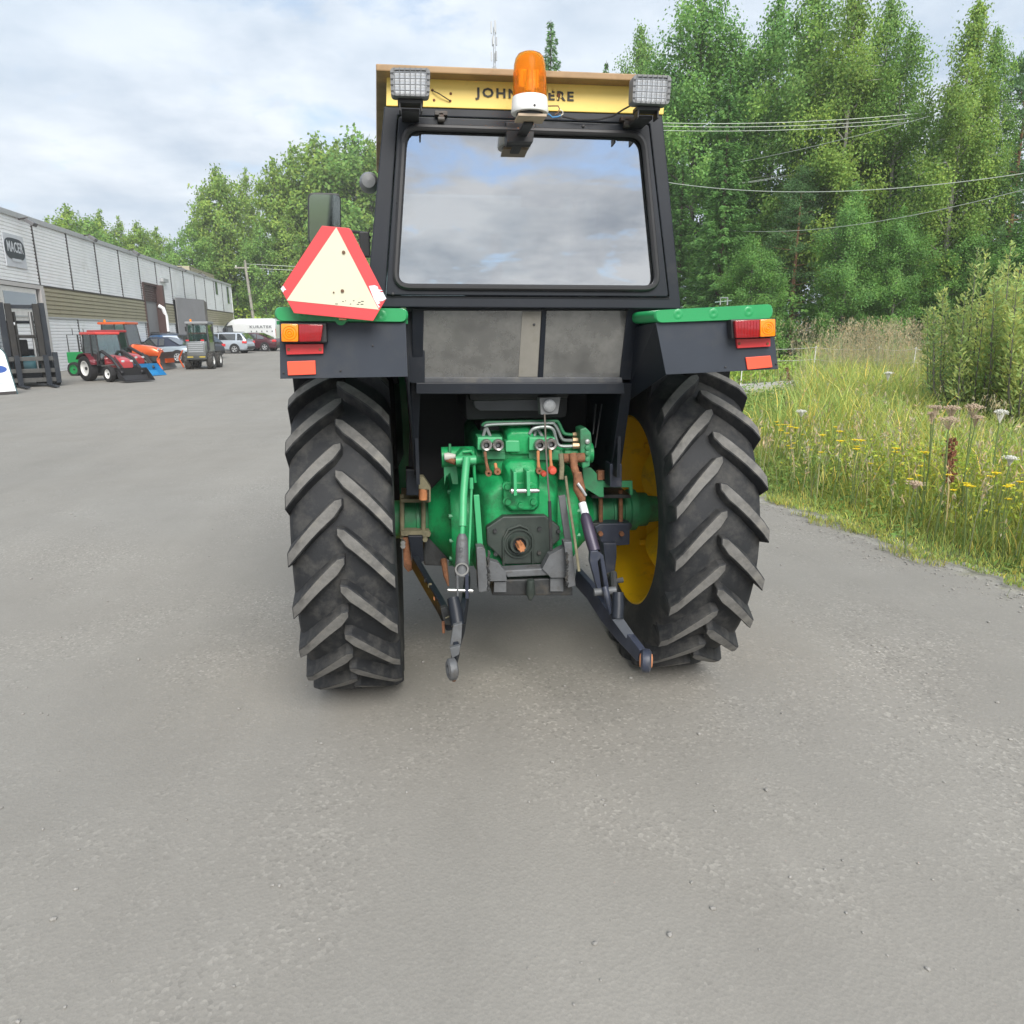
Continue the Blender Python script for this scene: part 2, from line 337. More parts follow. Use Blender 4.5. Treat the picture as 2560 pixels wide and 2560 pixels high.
SANDY = M('sandy_edge', (0.28,0.27,0.24), 0.95, var=0.25, scale=9, bump=0.4, bscale=70, dirt=(0.17,0.17,0.10), damt=0.35, dscale=5)
_EK = [(-60,4.6),(-6,4.0),(-1.5,3.55),(0.4,3.37),(1.0,3.31),(2.1,3.16),(3.3,3.0),(6,2.72),(10,2.6),(14,2.9),(40,3.2),(160,6)]
def edge(y):
    for (a, x0), (b, x1) in zip(_EK, _EK[1:]):
        if a <= y <= b: return x0+(x1-x0)*(y-a)/(b-a)
    return 4.0
def edgew(y):       # ragged
    return edge(y) + 0.05*math.sin(y*3.1)+0.03*math.sin(y*7.7+1)+0.025*math.sin(y*17.3+2)+0.02*math.sin(y*29.1)
def grid_mesh(name, rows, mat):
    n = len(rows[0]); v = [p for r_ in rows for p in r_]
    f = [(i*n+k, i*n+k+1, (i+1)*n+k+1, (i+1)*n+k) for i in range(len(rows)-1) for k in range(n-1)]
    mb = MB(); mb.add(v, f); return mb.build(name, mat, smooth=True)
YS = [-60,-40,-25,-15,-10,-8] + [(-6 + 0.12*i) for i in range(0, 150)] + [12+0.5*i for i in range(0, 36)] + [30+2*i for i in range(0, 36)]
def hill(x, y):   # wooded rise behind the buildings, falling to the open on the right
    k = max(0.0, min(1.0, (y-78)/45)); k = k*k*(3-2*k); s = max(0.0, min(1.0, (18-x)/40)); s = s*s*(3-2*s)
    return 9.0*k*s
TX = [-900,-400,-200,-140,-100,-80,-65,-50,-40,-30,-20,-12,-6,0,6,12,20,30,45,60,80,120,200,400,900]
TY = [-700,-200,-60,-20,0,20,40,60,70,76,80,85,90,95,100,105,110,116,124,135,160,220,400,800,1500]
struct(grid_mesh('terrain', [[(x, y, G(x, min(y,110)) - 0.12 + hill(x, y)) for x in TX] for y in TY], FIELD))
YX = [-60,-40,-25,-18,-14,-10,-7,-5,-3,-1,0,1,2]
struct(grid_mesh('asphalt_yard', [[(x, y, G(x, y)) for x in YX] + [(edgew(y)-0.35, y, G(0,y)), (edgew(y)+0.06, y, G(0,y)-0.006)] for y in YS if y <= 80], ASPH))
struct(grid_mesh('sandy_verge_edge', [[(edgew(y)-0.12+0.05*math.sin(y*5.2)+0.03*math.sin(y*13.7), y, G(0,y)-0.010), (edgew(y)+0.01, y, G(0,y)+0.002), (edgew(y)+0.16+0.06*math.sin(y*4.3), y, G(0,y)+0.014), (edgew(y)+0.4, y, G(0,y)-0.02)] for y in YS if y <= 80], SANDY))
struct(grid_mesh('verge', [[(edgew(y)+o, y, G(0,y)+dz) for o, dz in ((0.06,-0.03),(0.25,0.012),(0.7,0.03),(2,0.05),(6,0.04),(14,0.02),(40,0.0),(90,-0.2))] for y in YS if y <= 80], SOIL))
# the pale track that branches off beyond the verge
_trk = [(3.0,13.2),(6.0,14.6),(9.5,16.6),(13,18.4),(20,21),(32,24.5)]
rows = []
for i, (x, y) in enumerate(_trk):
    a = _trk[max(0, i-1)]; c = _trk[min(len(_trk)-1, i+1)]; d = Vector((c[0]-a[0], c[1]-a[1])).normalized(); n_ = Vector((-d.y, d.x))
    rows.append([(x+n_.x*q, y+n_.y*q, 0.055+h) for q, h in ((-1.6,-0.02),(-1.2,0.012),(0,0.03),(1.2,0.012),(1.6,-0.02))])
struct(grid_mesh('gravel_track', rows, GRAV))
# loose pebbles on the yard
mb = MB()
ico = bmesh.new(); bmesh.ops.create_icosphere(ico, subdivisions=1, radius=1); iv = [v.co.copy() for v in ico.verts]; ifc = [tuple(v.index for v in f.verts) for f in ico.faces]; ico.free()
for _ in range(2600):
    y = -2.6 + 7*random.random()**1.5; x = random.uniform(-6, edge(y)-0.05)
    if random.random() < 0.7: y = random.uniform(-1.5, 7); x = edgew(y) + 0.05 - abs(random.gauss(0, 0.20))
    s = random.choice((0.003,0.004,0.005,0.006,0.009)) * random.uniform(0.8, 1.3); a = random.random()*6.28
    mb.add([(x+s*(v.x*math.cos(a)-0.7*v.y*math.sin(a)), y+s*(v.x*math.sin(a)+0.7*v.y*math.cos(a)), s*0.55*v.z+s*0.4) for v in iv], ifc)
peb = mb.build('loose_grit', M('grit_stone', (0.27,0.26,0.24), 0.9, var=0.5, scale=9), fix=False); struct(peb, 'stuff'); peb['label'] = 'loose grit scattered on the asphalt'
# ------------------------------------------------------------------ the tractor (axle over the origin, facing +Y)
TR = thing('tractor', 'old green farm tractor with black cab and yellow wheel rims, seen from behind', 'tractor')
def K(ox, oy, s): return lambda cx, cy: (ox+cx/s, oy+cy/s)
k1 = K(880,100,2.3); k2 = K(980,940,2.477); k4 = K(660,480,3.865); k6 = K(1500,720,1.971); kB = K(1180,20,6.037); kC = K(1080,980,4.2); kR = K(1400,860,6.0375); kL = K(980,1140,6.44); kH = K(1080,1240,3.116)
def W(k, cx, cy, Y): return T(*k(cx, cy), Y)
def plate(name, mat, k, pts, Y, th=0.01, parent=TR, bevel=0.002, smooth=False):
    mb = MB(); mb.prism([W(k, a, b, Y) for a, b in pts], (0, th, 0)); return mb.build(name, mat, parent, bevel=bevel, smooth=smooth)
def rod(name, mat, k, pts, r, parent=TR, n=12, flat=1.0):
    mb = MB(); mb.tube([W(k, *p) for p in pts], r, n, flat=flat); return mb.build(name, mat, parent, smooth=True)
def bar(name, mat, k, a, b, w_, d_, parent=TR, bevel=0.003):
    """flat bar from a to b (cx,cy,Y): w_ across the picture, d_ along Y"""
    A, B = W(k, *a), W(k, *b); ax = (B-A); rot = basis(ax, (0,1,0)); mb = MB(); mb.box((A+B)/2, (ax.length, d_, w_), rot); return mb.build(name, mat, parent, bevel=bevel)
def sub(o, p): o.parent = p; return o
# ---- rear wheels
RT, WT, ZC = 0.789, 0.441, 0.775; TXS = {-1: -0.748, 1: 0.780}
tp = [(0.470,-0.150),(0.482,-0.178),(0.520,-0.196),(0.575,-0.207),(0.625,-0.211),(0.665,-0.209),(0.695,-0.203),(0.715,-0.190),(0.728,-0.165),(0.737,-0.11),(0.742,-0.05),(0.743,0.0)]
tp = tp + [(r_, -t_) for r_, t_ in reversed(tp[:-1])]
tb = MB(); tb.lathe(tp, (0,0,0), 'X', 72); TYRE = tb.build('rear_tyre', RUB, None, smooth=True).data
bpy.data.objects.remove(bpy.data.objects['rear_tyre'])
def lug_mesh(side):
    mb = MB(); st = []
    for i in range(8):
        s = i/7; x = -0.014 + 0.222*s
        dphi = -(0.17*s + 0.05*s*s)/RT
        top = RT - 0.004*s*s - (0.012 if s > .95 else 0) ; base = 0.735 - 0.05*max(0, s-0.75)/0.25
        wt = 0.0270*(1-0.12*s) ; wb = 0.037
        if i == 0: wt = 0.012; wb = 0.018
        row = []
        for wq, rr in ((-wb, base), (-wt, top), (wt, top), (wb, base)):
            ph = dphi + wq*1.25/RT; row.append((side*x, -rr*math.cos(ph), rr*math.sin(ph)))
        st.append(row)
    # outer end runs down the shoulder
    s_ph = -(0.17+0.05)/RT
    row = []
    for wq, rr in ((-0.030, 0.64), (-0.014, 0.675), (0.014, 0.675), (0.030, 0.64)):
        ph = s_ph - 0.02 + wq*1.2/RT; row.append((side*(0.209 if rr > .65 else 0.203), -rr*math.cos(ph), rr*math.sin(ph)))
    st.append(row)
    n = len(st)
    for i in range(n-1):
        a, b = st[i], st[i+1]
        for q in range(3):
            mb.cur = 1 if (q == 1 and i < n-2) else 0
            mb.add([a[q], a[q+1], b[q+1], b[q]], [(0,1,2,3)])
    mb.cur = 0; mb.add(st[0], [(0,1,2,3)]); mb.add(st[-1], [(3,2,1,0)])
    o = mb.build('lug', [RUB, RUBW], None, fix=False)
    bm = bmesh.new(); bm.from_mesh(o.data); bmesh.ops.remove_doubles(bm, verts=bm.verts, dist=1e-5); bmesh.ops.recalc_face_normals(bm, faces=bm.faces)
    bmesh.ops.bevel(bm, geom=[e for e in bm.edges if len(e.link_faces) == 2 and e.calc_face_angle(0) > R(35)], offset=0.004, segments=1, affect='EDGES'); bm.to_mesh(o.data); bm.free()
    me = o.data; bpy.data.objects.remove(o); return me
LUG = {1: lug_mesh(1), -1: lug_mesh(-1)}
NL = 22
for sx, ph0 in ((-1, 0.055), (1, -0.08)):
    ty = link('rear_tyre', TYRE, TR); ty.location = (TXS[sx], 0, ZC); ty.scale = (0.965, 1, 1)
    for sd_ in (-1, 1):
        for i in range(NL):
            o = link('lug', LUG[sd_], ty); o.rotation_euler = (-(ph0 + 2*math.pi*(i + (0.5 if sd_ > 0 else 0))/NL), 0, 0)
    # rim: barrel, disc with raised pads, hub
    mb = MB(); o_ = sx
    mb.lathe([(0.492,-0.150),(0.492,-0.162),(0.470,-0.165),(0.462,-0.14),(0.455,-0.10),(0.430,-0.03),(0.430,0.05),(0.455,0.11),(0.470,0.165),(0.492,0.162),(0.492,0.15)], (0,0,0), 'X', 56)
    rim = mb.build('wheel_rim', YEL, TR, smooth=True); rim.location = (TXS[sx], 0, ZC)
    mb = MB(); d0 = 0.075*sx
    prof = [(0.10, d0-0.02*sx),(0.17, d0-0.025*sx),(0.22, d0+0.03*sx),(0.36, d0+0.045*sx),(0.41, d0+0.01*sx),(0.432, d0-0.02*sx),(0.432, d0-0.01*sx),(0.40,d0+0.03*sx),(0.36,d0+0.06*sx),(0.2,d0+0.045*sx),(0.1,d0+0.0*sx)]
    mb.lathe(prof, (0,0,0), 'X', 56); sub(mb.build('wheel_disc', YEL, None, smooth=True), rim)
    for q in range(4):                       # clamp pads between disc and barrel
        a = math.radians(45+90*q+(-18 if sx > 0 else 10)); mb = MB()
        pts = []
        for u in np.linspace(-0.42, 0.42, 9):
            for (r_, dx_) in ((0.425, -0.01), (0.36 - 0.05*math.cos(u*3.2), -0.075*math.cos(u*2.6)-0.015), (0.21+0.03*abs(u), -0.02)):
                pts.append((d0 + dx_*sx, r_*math.cos(a+u), r_*math.sin(a+u)))
        fs = [(i*3+j, i*3+j+1, (i+1)*3+j+1, (i+1)*3+j) for i in range(8) for j in range(2)]
        mb.add(pts, fs); sub(mb.build('clamp_pad', YEL, None, smooth=True), rim)
        mb = MB(); p = Vector((d0-0.055*sx, 0.385*math.cos(a+0.36), 0.385*math.sin(a+0.36))); mb.lathe([(0.0,-0.03*sx),(0.017,-0.03*sx),(0.019,0.02*sx),(0.019,0.06*sx)], p, 'X', 6); sub(mb.build('wheel_bolt', YEL, None), rim)
    mb = MB(); mb.lathe([(0.0,-0.06*sx),(0.12,-0.06*sx),(0.12,0.06*sx),(0.07,0.08*sx),(0.06,0.14*sx),(0.0,0.14*sx)], (d0,0,0), 'X', 24); sub(mb.build('hub', YEL, None, smooth=True), rim)
# ---- fenders
for sx, plt_, k in ((-1, [(150,1255),(1370,1265),(1390,1785),(157,1805)], k4), (1, [(275,170),(850,160),(878,400),(325,427)], k6)):
    pl_ = plate('fender_plate', GREY, k, plt_, -0.846, 0.005, bevel=0.0015)
    xi, xo = 0.462*sx, 0.916*sx
    # folded edge of the sheet
    mb = MB(); a, b = W(k, *plt_[0 if sx < 0 else 1], -0.84), W(k, *plt_[3 if sx < 0 else 2], -0.84); mb.hexa([a, a+Vector((0,0.05,0)), b+Vector((0,0.05,0)), b], [a-Vector((0.004*sx,0,0)), a+Vector((-0.004*sx,0.05,0)), b+Vector((-0.004*sx,0.05,0)), b-Vector((0.004*sx,0,0))]); sub(mb.build('folded_edge', GREY, None), pl_)
    for (cx, cy) in (((740,1728),(1050,1485),(190,1748)) if sx < 0 else ((618,390),(868,375))):
        mb = MB(); mb.lathe([(0.0,-0.003),(0.0035,-0.002),(0.004,0.002)], W(k, cx, cy, -0.847), 'Y', 8); sub(mb.build('rivet', BKP, None), pl_)
    # inner side wall towards the cab
    A = [W(k, *(plt_[1] if sx < 0 else plt_[0]), -0.842), W(k, *(plt_[2] if sx < 0 else plt_[3]), -0.842)]
    B = [Vector((0.485*sx, -0.45, A[0].z)), Vector((0.455*sx, -0.36, 1.06 if sx < 0 else 1.34))]
    mb = MB(); mb.prism([A[0], A[1], B[1], Vector((0.455*sx,0.62,0.72 if sx < 0 else 1.15)), Vector((0.485*sx,0.62,1.60)), B[0]], (0.004*sx,0,0)); mb.build('fender_side', BLK, TR)
    # top skin curving down in front of the wheel
    rows = []
    for (y, z) in ((-0.78,1.700),(-0.3,1.715),(0.2,1.70),(0.45,1.65),(0.66,1.52),(0.80,1.33),(0.86,1.15),(0.88,0.70)): rows.append((y, z))
    mb = MB(); v = []
    for (y, z) in rows: v += [(xi, y, z), (xo, y, z), (xo, y, z-0.012), (xi, y, z-0.012)]
    fs = []
    for i in range(len(rows)-1):
        for q in range(4): fs.append((i*4+q, i*4+(q+1) % 4, (i+1)*4+(q+1) % 4, (i+1)*4+q))
    fs += [(0,1,2,3), tuple(len(v)-4+q for q in (3,2,1,0))]
    mb.add(v, fs); mb.build('fender_skin', GRNC, TR, smooth=True)
    # green cap: rounded lip with dimples
    kk = k
    tri = [(100,1110),(1390,1125),(1393,1255),(108,1245)] if sx < 0 else [(262,110),(850,78),(852,150),(270,172)]
    lip = round_quad([W(k, a, b, -0.852) for a, b in tri], 0.022, 4)
    mb = MB(); n = len(lip); inner = [p*1.0 for p in lip]; c0 = sum(lip, Vector())/n
    front = [c0 + (p-c0)*0.97 - Vector((0,0.008,0)) for p in lip]; back = [p+Vector((0,0.62,0.0)) for p in lip]
    mb.add(front+lip+back, [tuple(range(n))]+[(i,(i+1)%n,n+(i+1)%n,n+i) for i in range(n)]+[(n+i,n+(i+1)%n,2*n+(i+1)%n,2*n+i) for i in range(n)]+[tuple(range(2*n,3*n))[::-1]])
    capo = mb.build('fender_cap', GRNC, TR, smooth=True)
    for (cx, cy) in (((375,1185),(1135,1195),(740,1230)) if sx < 0 else ((385,130),(733,117),(560,126))):
        mb = MB(); mb.lathe([(0.0,0.0012),(0.006,0.0003),(0.013,-0.0012),(0.020,0.0015)], W(k, cx, cy, -0.861), 'Y', 14); sub(mb.build('dimple', GRNC, None, smooth=True), capo)
    if sx > 0:
        mb = MB(); c = W(k6, 610, 70, -0.80); mb.tube([c+Vector((-0.014,0,-0.01)), c+Vector((-0.014,0,0.016)), c+Vector((0.014,0,0.016)), c+Vector((0.014,0,-0.01))], 0.003, 6); mb.tube([c+Vector((-0.035,0,0.0)), c+Vector((0.03,0,0.006))], 0.002, 6); sub(mb.build('clip', SIL, None, smooth=True), capo)
    # lamps
    if sx < 0: hq, aq, rq = [(160,1268),(600,1268),(608,1455),(165,1455)], [(160,1272),(330,1275),(332,1448),(166,1448)], [(334,1275),(572,1280),(550,1445),(336,1448)]
    else: hq, aq, rq = [(645,155),(868,150),(868,242),(650,250)], [(790,155),(866,152),(866,238),(790,242)], [(665,160),(788,155),(788,243),(672,248)]
    hs = plate('tail_lamp', BKP, k, hq, -0.885, 0.039, bevel=0.004)
    for nm, q, mt in (('amber_lens', aq, AMBL), ('red_lens', rq, REDL)):
        o = plate(nm, mt, k, q, -0.905, 0.021, parent=hs, bevel=0.006, smooth=True)
    for q in range(1, 8):
        f_ = q/8; a_ = Vector(rq[0]).lerp(Vector(rq[1]), f_); b_ = Vector(rq[3]).lerp(Vector(rq[2]), f_); mb = MB(); mb.tube([W(k, a_[0], a_[1]+6, -0.9052), W(k, b_[0], b_[1]-6, -0.9052)], 0.0012, 4); sub(mb.build('lens_rib', REDL, None), hs)
    ca = [sum(a for a, b in aq)/4, sum(b for a, b in aq)/4]
    for rr in (0.022, 0.013, 0.006):
        mb = MB(); mb.lathe([(rr-0.0022,0),(rr,-0.0025),(rr+0.0022,0)], W(k, ca[0], ca[1], -0.905), 'Y', 20); sub(mb.build('lens_ring', AMBL, None, smooth=True), hs)
    for nm, q, mt in (('red_reflector', [(208,1472),(572,1468),(572,1562),(218,1572)] if sx < 0 else [(673,252),(840,246),(840,288),(678,297)], REDP), ('orange_reflector', [(222,1638),(495,1628),(500,1762),(232,1772)] if sx < 0 else [(718,342),(840,333),(850,390),(728,402)], REDO)):
        o = plate(nm, mt, k, q, -0.858 if nm[0] == 'r' else -0.853, 0.012 if nm[0] == 'r' else 0.007, bevel=0.0015)
        if nm[0] == 'r':
            for fx in (0.08, 0.92):
                a, b = q[0], q[1]; p = W(k, a[0]+(b[0]-a[0])*fx, (q[0][1]+q[3][1])/2, -0.8595); mb = MB(); mb.lathe([(0,-0.002),(0.005,-0.001),(0.0055,0.002)], p, 'Y', 10); sub(mb.build('screw', RST, None), o)
# ---- slow-vehicle triangle
tri = plate('warning_triangle', REDT, k4, [(560,325),(820,348),(845,372),(1182,1030),(1055,1245),(290,1170),(160,935)], -0.925, 0.003, bevel=0.0008)
plate('cream_triangle', CRM, k4, [(698,340),(1110,1137),(218,1047)], -0.9262, 0.001, parent=tri, bevel=0)
plate('peeled_patch', M('bare_white_plate', (0.62,0.65,0.70), 0.5, var=0.06), k4, [(1012,908),(1070,900),(1100,915),(1105,940),(1150,950),(1108,968),(1150,968),(1183,1030),(1150,1052),(1110,1058),(1125,1075),(1098,1085),(1120,1108),(1108,1120),(1060,1032)], -0.9266, 0.001, parent=tri, bevel=0)
plate('peeled_corner', MATS['bare_white_plate'], k4, [(160,935),(185,905),(215,945),(192,952),(186,972)], -0.9266, 0.001, parent=tri, bevel=0)
for (cx, cy, r_) in ((770,583,0.0055),(758,956,0.0055),(674,970,0.0025)):
    mb = MB(); mb.lathe([(0,-0.0045),(r_,-0.004),(r_,0.001)], W(k4, cx, cy, -0.9265), 'Y', 12); sub(mb.build('bolt', M('brown_bolt', (0.12,0.06,0.03), 0.6), None), tri)
mb = MB()
for q in range(9):
    mb.box(W(k4, 700+random.uniform(0,270), 1040+random.uniform(0,30)+q*3, -0.9268), (random.uniform(0.003,0.009),0.0006,0.002))
sub(mb.build('worn_print', BKP, None), tri)
mb = MB(); a = W(k4, 740, 900, -0.92); mb.b2(a.x-0.012, a.x+0.012, -0.922, -0.910, 1.70, a.z); mb.b2(a.x-0.012, a.x+0.012, -0.915, -0.80, 1.742, 1.752); sub(mb.build('bracket', RST, None), tri)
# ---- cab
PC0 = Vector((0,-0.60,2.442)); NC = Vector((0, -1, (-0.60+0.635)/(2.442-1.74))).normalized()
NC = Vector((0,-1,0.05)).normalized()
def CP(k, cx, cy, off=0.0):      # on the leaning rear plane of the cab; off>0 = towards the viewer
    return PL(*k(cx, cy), PC0 - Vector((0, off, 0)), NC)
cabq = [(185,380),(1785,430),(1892,1545),(80,1535)]
doorq = [(262,432),(1712,482),(1825,1480),(190,1470)]
glassq = [(320,515),(1661,558),(1741,1410),(266,1400)]; sealq = [(303,499),(1677,543),(1760,1429),(247,1418)]
def loop(q, rad, off): return round_quad([CP(k1, a, b, off) for a, b in q], rad, 5)
mb = MB(); ring(mb, loop(cabq, 0.004, 0), loop(doorq, 0.004, 0), (0, 0.07, 0)); cabf = mb.build('cab_rear_frame', BLK, TR, bevel=0.004)
mb = MB(); ring(mb, loop([(268,437),(1707,487),(1819,1475),(196,1465)], 0.012, 0.012), loop(sealq, 0.055, 0.012), (0, 0.03, 0)); dof = mb.build('rear_window_frame', BLK, TR, bevel=0.003)
gl = loop(sealq, 0.055, 0.018)
mb = MB(); mb.tube(gl+[gl[0]], 0.012, 8, cap=False); sub(mb.build('rubber_seal', BKP, None, smooth=True), dof)
REARGL = glass('rear_window_glass', (0.30,0.36,0.38), 0.41, 0.008, (0.30,0.30,0.28), 0.05, 0.05)
mb = MB(); pts = loop(sealq, 0.055, -0.002); mb.prism(pts, (0,0.004,0)); mb.build('rear_window_pane', REARGL, TR)
for (cx, cy) in ((278,718),(262,932),(1705,745),(1727,960),(235,1460),(1330,495)):
    mb = MB(); mb.lathe([(0,-0.004),(0.005,-0.003),(0.006,0.004)], CP(k1, cx, cy, 0.014), 'Y', 10); sub(mb.build('bolt', BKP, None), dof)
mb = MB(); ring(mb, loop([(186,1468),(1828,1478),(1830,1488),(184,1478)], 0.001, 0.004), loop([(192,1470),(1822,1480),(1824,1486),(190,1476)], 0.001, 0.004), (0,0.01,0)); sub(mb.build('lower_gap', VOID, None), cabf)
# hinges, wiper motor cover
for (cx, cy) in ((512,440),(1575,472)):
    c = CP(k1, cx, cy, 0.02); mb = MB(); mb.box(c+Vector((0,0,0.008)), (0.045,0.03,0.014)); mb.box(c-Vector((0,0,0.006)), (0.018,0.03,0.03)); mb.lathe([(0,-0.012),(0.009,-0.012),(0.009,0.012),(0,0.012)], c-Vector((0,0.012,0.012)), 'X', 12)
    mb.build('window_hinge', M('black_hinge', (0.05,0.045,0.04), 0.5, var=0.3, dirt=RUST, damt=0.2, dscale=30), TR, bevel=0.002)
mb = MB(); q = [CP(k1, a, b, 0.028) for a, b in ((885,470),(1060,470),(1040,590),(890,590))]; mb.prism(q, (0,0.035,0)); mb.build('wiper_motor_cover', BKP, TR, bevel=0.004)
# yellow name panel, roof
def YP(cx, cy, off=0.0, k=k1): return PL(*k(cx, cy), Vector((0,-0.605-off,2.45)), Vector((0,-1,0)))
mb = MB(); mb.prism([YP(a, b) for a, b in ((200,178),(1800,232),(1792,428),(196,378))], (0,0.05,0)); npan = mb.build('name_panel', YELP, TR, bevel=0.003)
J0, J1 = YP(50, 1335, 0.003, kB), YP(1535, 1400, 0.003, kB)
me = text_mesh('JOHN DEERE', 1.0, 0.01, 0.028, 1.25, 'LEFT')
xs = [v.co.x for v in me.vertices]; ys = [v.co.y for v in me.vertices]; x0, x1 = min(xs), max(xs); hgt = max(ys)
bx = (J1-J0); hz = YP(1535,1262,0.003,kB).z - J1.z
for v in me.vertices:
    u = (v.co.x-x0)/(x1-x0); p = J0 + bx*u + Vector((0,0,hz*v.co.y/hgt)); v.co = (p.x, -0.6075 - (0.0008 if v.co.z > 0 else -0.001), p.z)
letters(me, M('faded_black_print', (0.045,0.042,0.035), 0.6, var=0.4, scale=40), npan)
for (cx, cy, r_) in ((1310,1318,0.006),): 
    mb = MB(); mb.lathe([(0,-0.003),(r_,-0.002),(r_*1.3,0.001)], YP(cx, cy, 0.004, kB), 'Y', 10); sub(mb.build('drilled_hole', RST, None), npan)
mb = MB()
for (a, b, c, d) in ((1175,1240,60,95),(1250,1235,40,60),(1340,1330,22,60),(1290,1365,18,40)): mb.box(YP(a, b, 0.0045, kB), (c*0.00024, 0.0008, d*0.00018))
sub(mb.build('scraped_paint', YELP, None), npan)
for (cx, cy) in ((568,308),(472,345),(565,350),(462,288)):
    mb = MB(); mb.lathe([(0,-0.003),(0.004,-0.002),(0.005,0.001)], YP(cx, cy, 0.001), 'Y', 8); sub(mb.build('screw', RST, None), npan)
mb = MB(); mb.tube([YP(462,290,0.008), YP(500,308,0.015), YP(565,350,0.006)], 0.0018, 6); sub(mb.build('cable', BKP, None, smooth=True), npan)
zr = 2.531
mb = MB(); rf = [(-0.535,-0.672),(0.505,-0.672),(0.575,1.0),(0.55,1.12),(-0.55,1.12),(-0.60,1.0)]
mb.prism([(x, y, zr) for x, y in rf], (0,0,0.022)); roof = mb.build('roof', OCH, TR, bevel=0.004)
mb = MB(); mb.prism([(x*0.90, y*0.9+0.02, zr+0.0215) for x, y in rf], (0,0,0.02)); sub(mb.build('roof_crown', OCH, None, bevel=0.012), roof)
mb = MB(); mb.b2(-0.505,0.505,-0.548,0.98,2.42,zr-0.002); mb.build('headliner', INT, TR)
# posts, front, sides, floor of the cab (seen through the glass and from the side)
def post(p, q, s=0.05, nm='cab_post'):
    mb = MB(); d = Vector(q)-Vector(p); mb.box((Vector(p)+Vector(q))/2, (d.length, s, s), basis(d, (0,1,0))); return mb.build(nm, BLK, TR, bevel=0.006)
for sx in (-1, 1):
    post((0.545*sx,0.42,1.40),(0.545*sx,0.38,2.44)); post((0.50*sx,0.98,1.25),(0.53*sx,0.92,2.44)); post((0.485*sx,-0.52,2.41),(0.52*sx,0.95,2.41), 0.05); post((0.565*sx,-0.55,1.73),(0.54*sx,0.42,1.60),0.05)
    mb = MB(); mb.prism([(0.575*sx,-0.55,1.76),(0.56*sx,0.40,1.62),(0.53*sx,0.38,2.40),(0.52*sx,-0.53,2.40)], (0.005*sx,0,0)); mb.build('side_window', glass('cab_glass', (0.75,0.82,0.80), 0.10, 0.01, (0.3,0.3,0.28), 0.06), TR)
    mb = MB(); mb.prism([(0.545*sx,0.45,1.45),(0.51*sx,0.95,1.40),(0.53*sx,0.92,2.40),(0.54*sx,0.42,2.40)], (0.005*sx,0,0)); mb.build('door_window', MATS['cab_glass'], TR)
    mb = MB(); mb.prism([(0.545*sx,0.42,0.95),(0.51*sx,0.96,0.95),(0.51*sx,0.96,1.42),(0.545*sx,0.42,1.46)], (0.02*sx,0,0)); mb.build('door_panel', BLK, TR, bevel=0.004)
mb = MB(); mb.prism([(-0.50,0.99,1.55),(0.50,0.99,1.55),(0.52,0.94,2.40),(-0.52,0.94,2.40)], (0,0.005,0)); mb.build('windscreen', MATS['cab_glass'], TR)
mb = MB(); mb.b2(-0.5,0.5,0.97,1.01,0.95,1.55); mb.build('firewall', BLK, TR)
mb = MB(); mb.b2(-0.46,0.46,0.262,0.965,0.98,1.03); mb.build('cab_floor', VOID, TR)
mb = MB(); mb.b2(-0.23,0.23,-0.30,0.18,1.28,1.40); mb.box((0,-0.33,1.62),(0.44,0.11,0.50)); mb.b2(-0.16,0.16,-0.2,0.1,1.03,1.28); mb.build('seat', INT, TR, bevel=0.03, smooth=True)
mb = MB(); mb.lathe([(0.19+0.014*math.cos(a), 0.014*math.sin(a)) for a in np.linspace(0, 2*math.pi, 9)[:-1]], (0,0.52,1.72), 'Z', 28, rot=Matrix.Rotation(R(-28),3,'X'), close=True); mb.tube([(0,0.52,1.71),(0,0.66,1.45)], 0.03, 10); mb.tube([(-0.18,0.52,1.72),(0.18,0.52,1.72)], 0.01, 6); mb.build('steering_wheel', INT, TR, smooth=True)
mb = MB(); mb.b2(-0.25,0.25,0.66,0.96,1.03,1.55); mb.build('dashboard', INT, TR, bevel=0.02)
mb = MB(); mm_ = PL(*k1(1095,925), Vector((0,0.85,0)), Vector((0,-1,0))); mb.box(mm_, (0.24,0.02,0.075)); mb.tube([mm_, mm_+Vector((0,0.06,0.12))], 0.006, 6); mb.build('inside_mirror', M('mirror_back', (0.10,0.10,0.11), 0.4), TR, bevel=0.012)
# ---- lower rear panels with divider, ledge and beam
LOWG = glass('scratched_panel', (0.22,0.23,0.22), 0.16, 0.10, (0.20,0.198,0.184), 0.62, 0.36)
def LP(cx, cy, off=0.0): return PL(*k1(cx, cy), Vector((0,-0.585-off,1.74)), Vector((0,-1,-0.30)).normalized())
def L2(px, py, off=0.0): return PL(px, py, Vector((0,-0.585-off,1.74)), Vector((0,-1,-0.30)).normalized())
pL = [(1057,777),(1356,777),(1345,944),(1055,944)]; pR = [(1366,777),(1571,777),(1552,944),(1356,944)]
for q in (pL, pR):
    mb = MB(); mb.prism([L2(a, b) for a, b in q], (0,0.006,0)); lp = mb.build('lower_panel', LOWG, TR)
    if q is pL:
        mb = MB(); mb.prism([L2(a, b, 0.003) for a, b in ((1306,779),(1353,779),(1343,942),(1296,942))], (0,0.004,0)); sub(mb.build('panel_strip', M('dirty_white_strip', (0.22,0.21,0.185), 0.7, var=0.15, dirt=(0.16,0.15,0.12), damt=0.3, dscale=12), None), lp)
        mb = MB(); mb.lathe([(0,-0.003),(0.0055,-0.002),(0.006,0.004)], L2(1335,811,0.002), 'Y', 10); sub(mb.build('bolt', BKP, None), lp)
def fr(pts, nm='panel_frame', off=0.008, th=0.03, mt=BLK): mb = MB(); mb.prism([L2(a, b, off) for a, b in pts], (0,th,0)); return mb.build(nm, mt, TR, bevel=0.003)
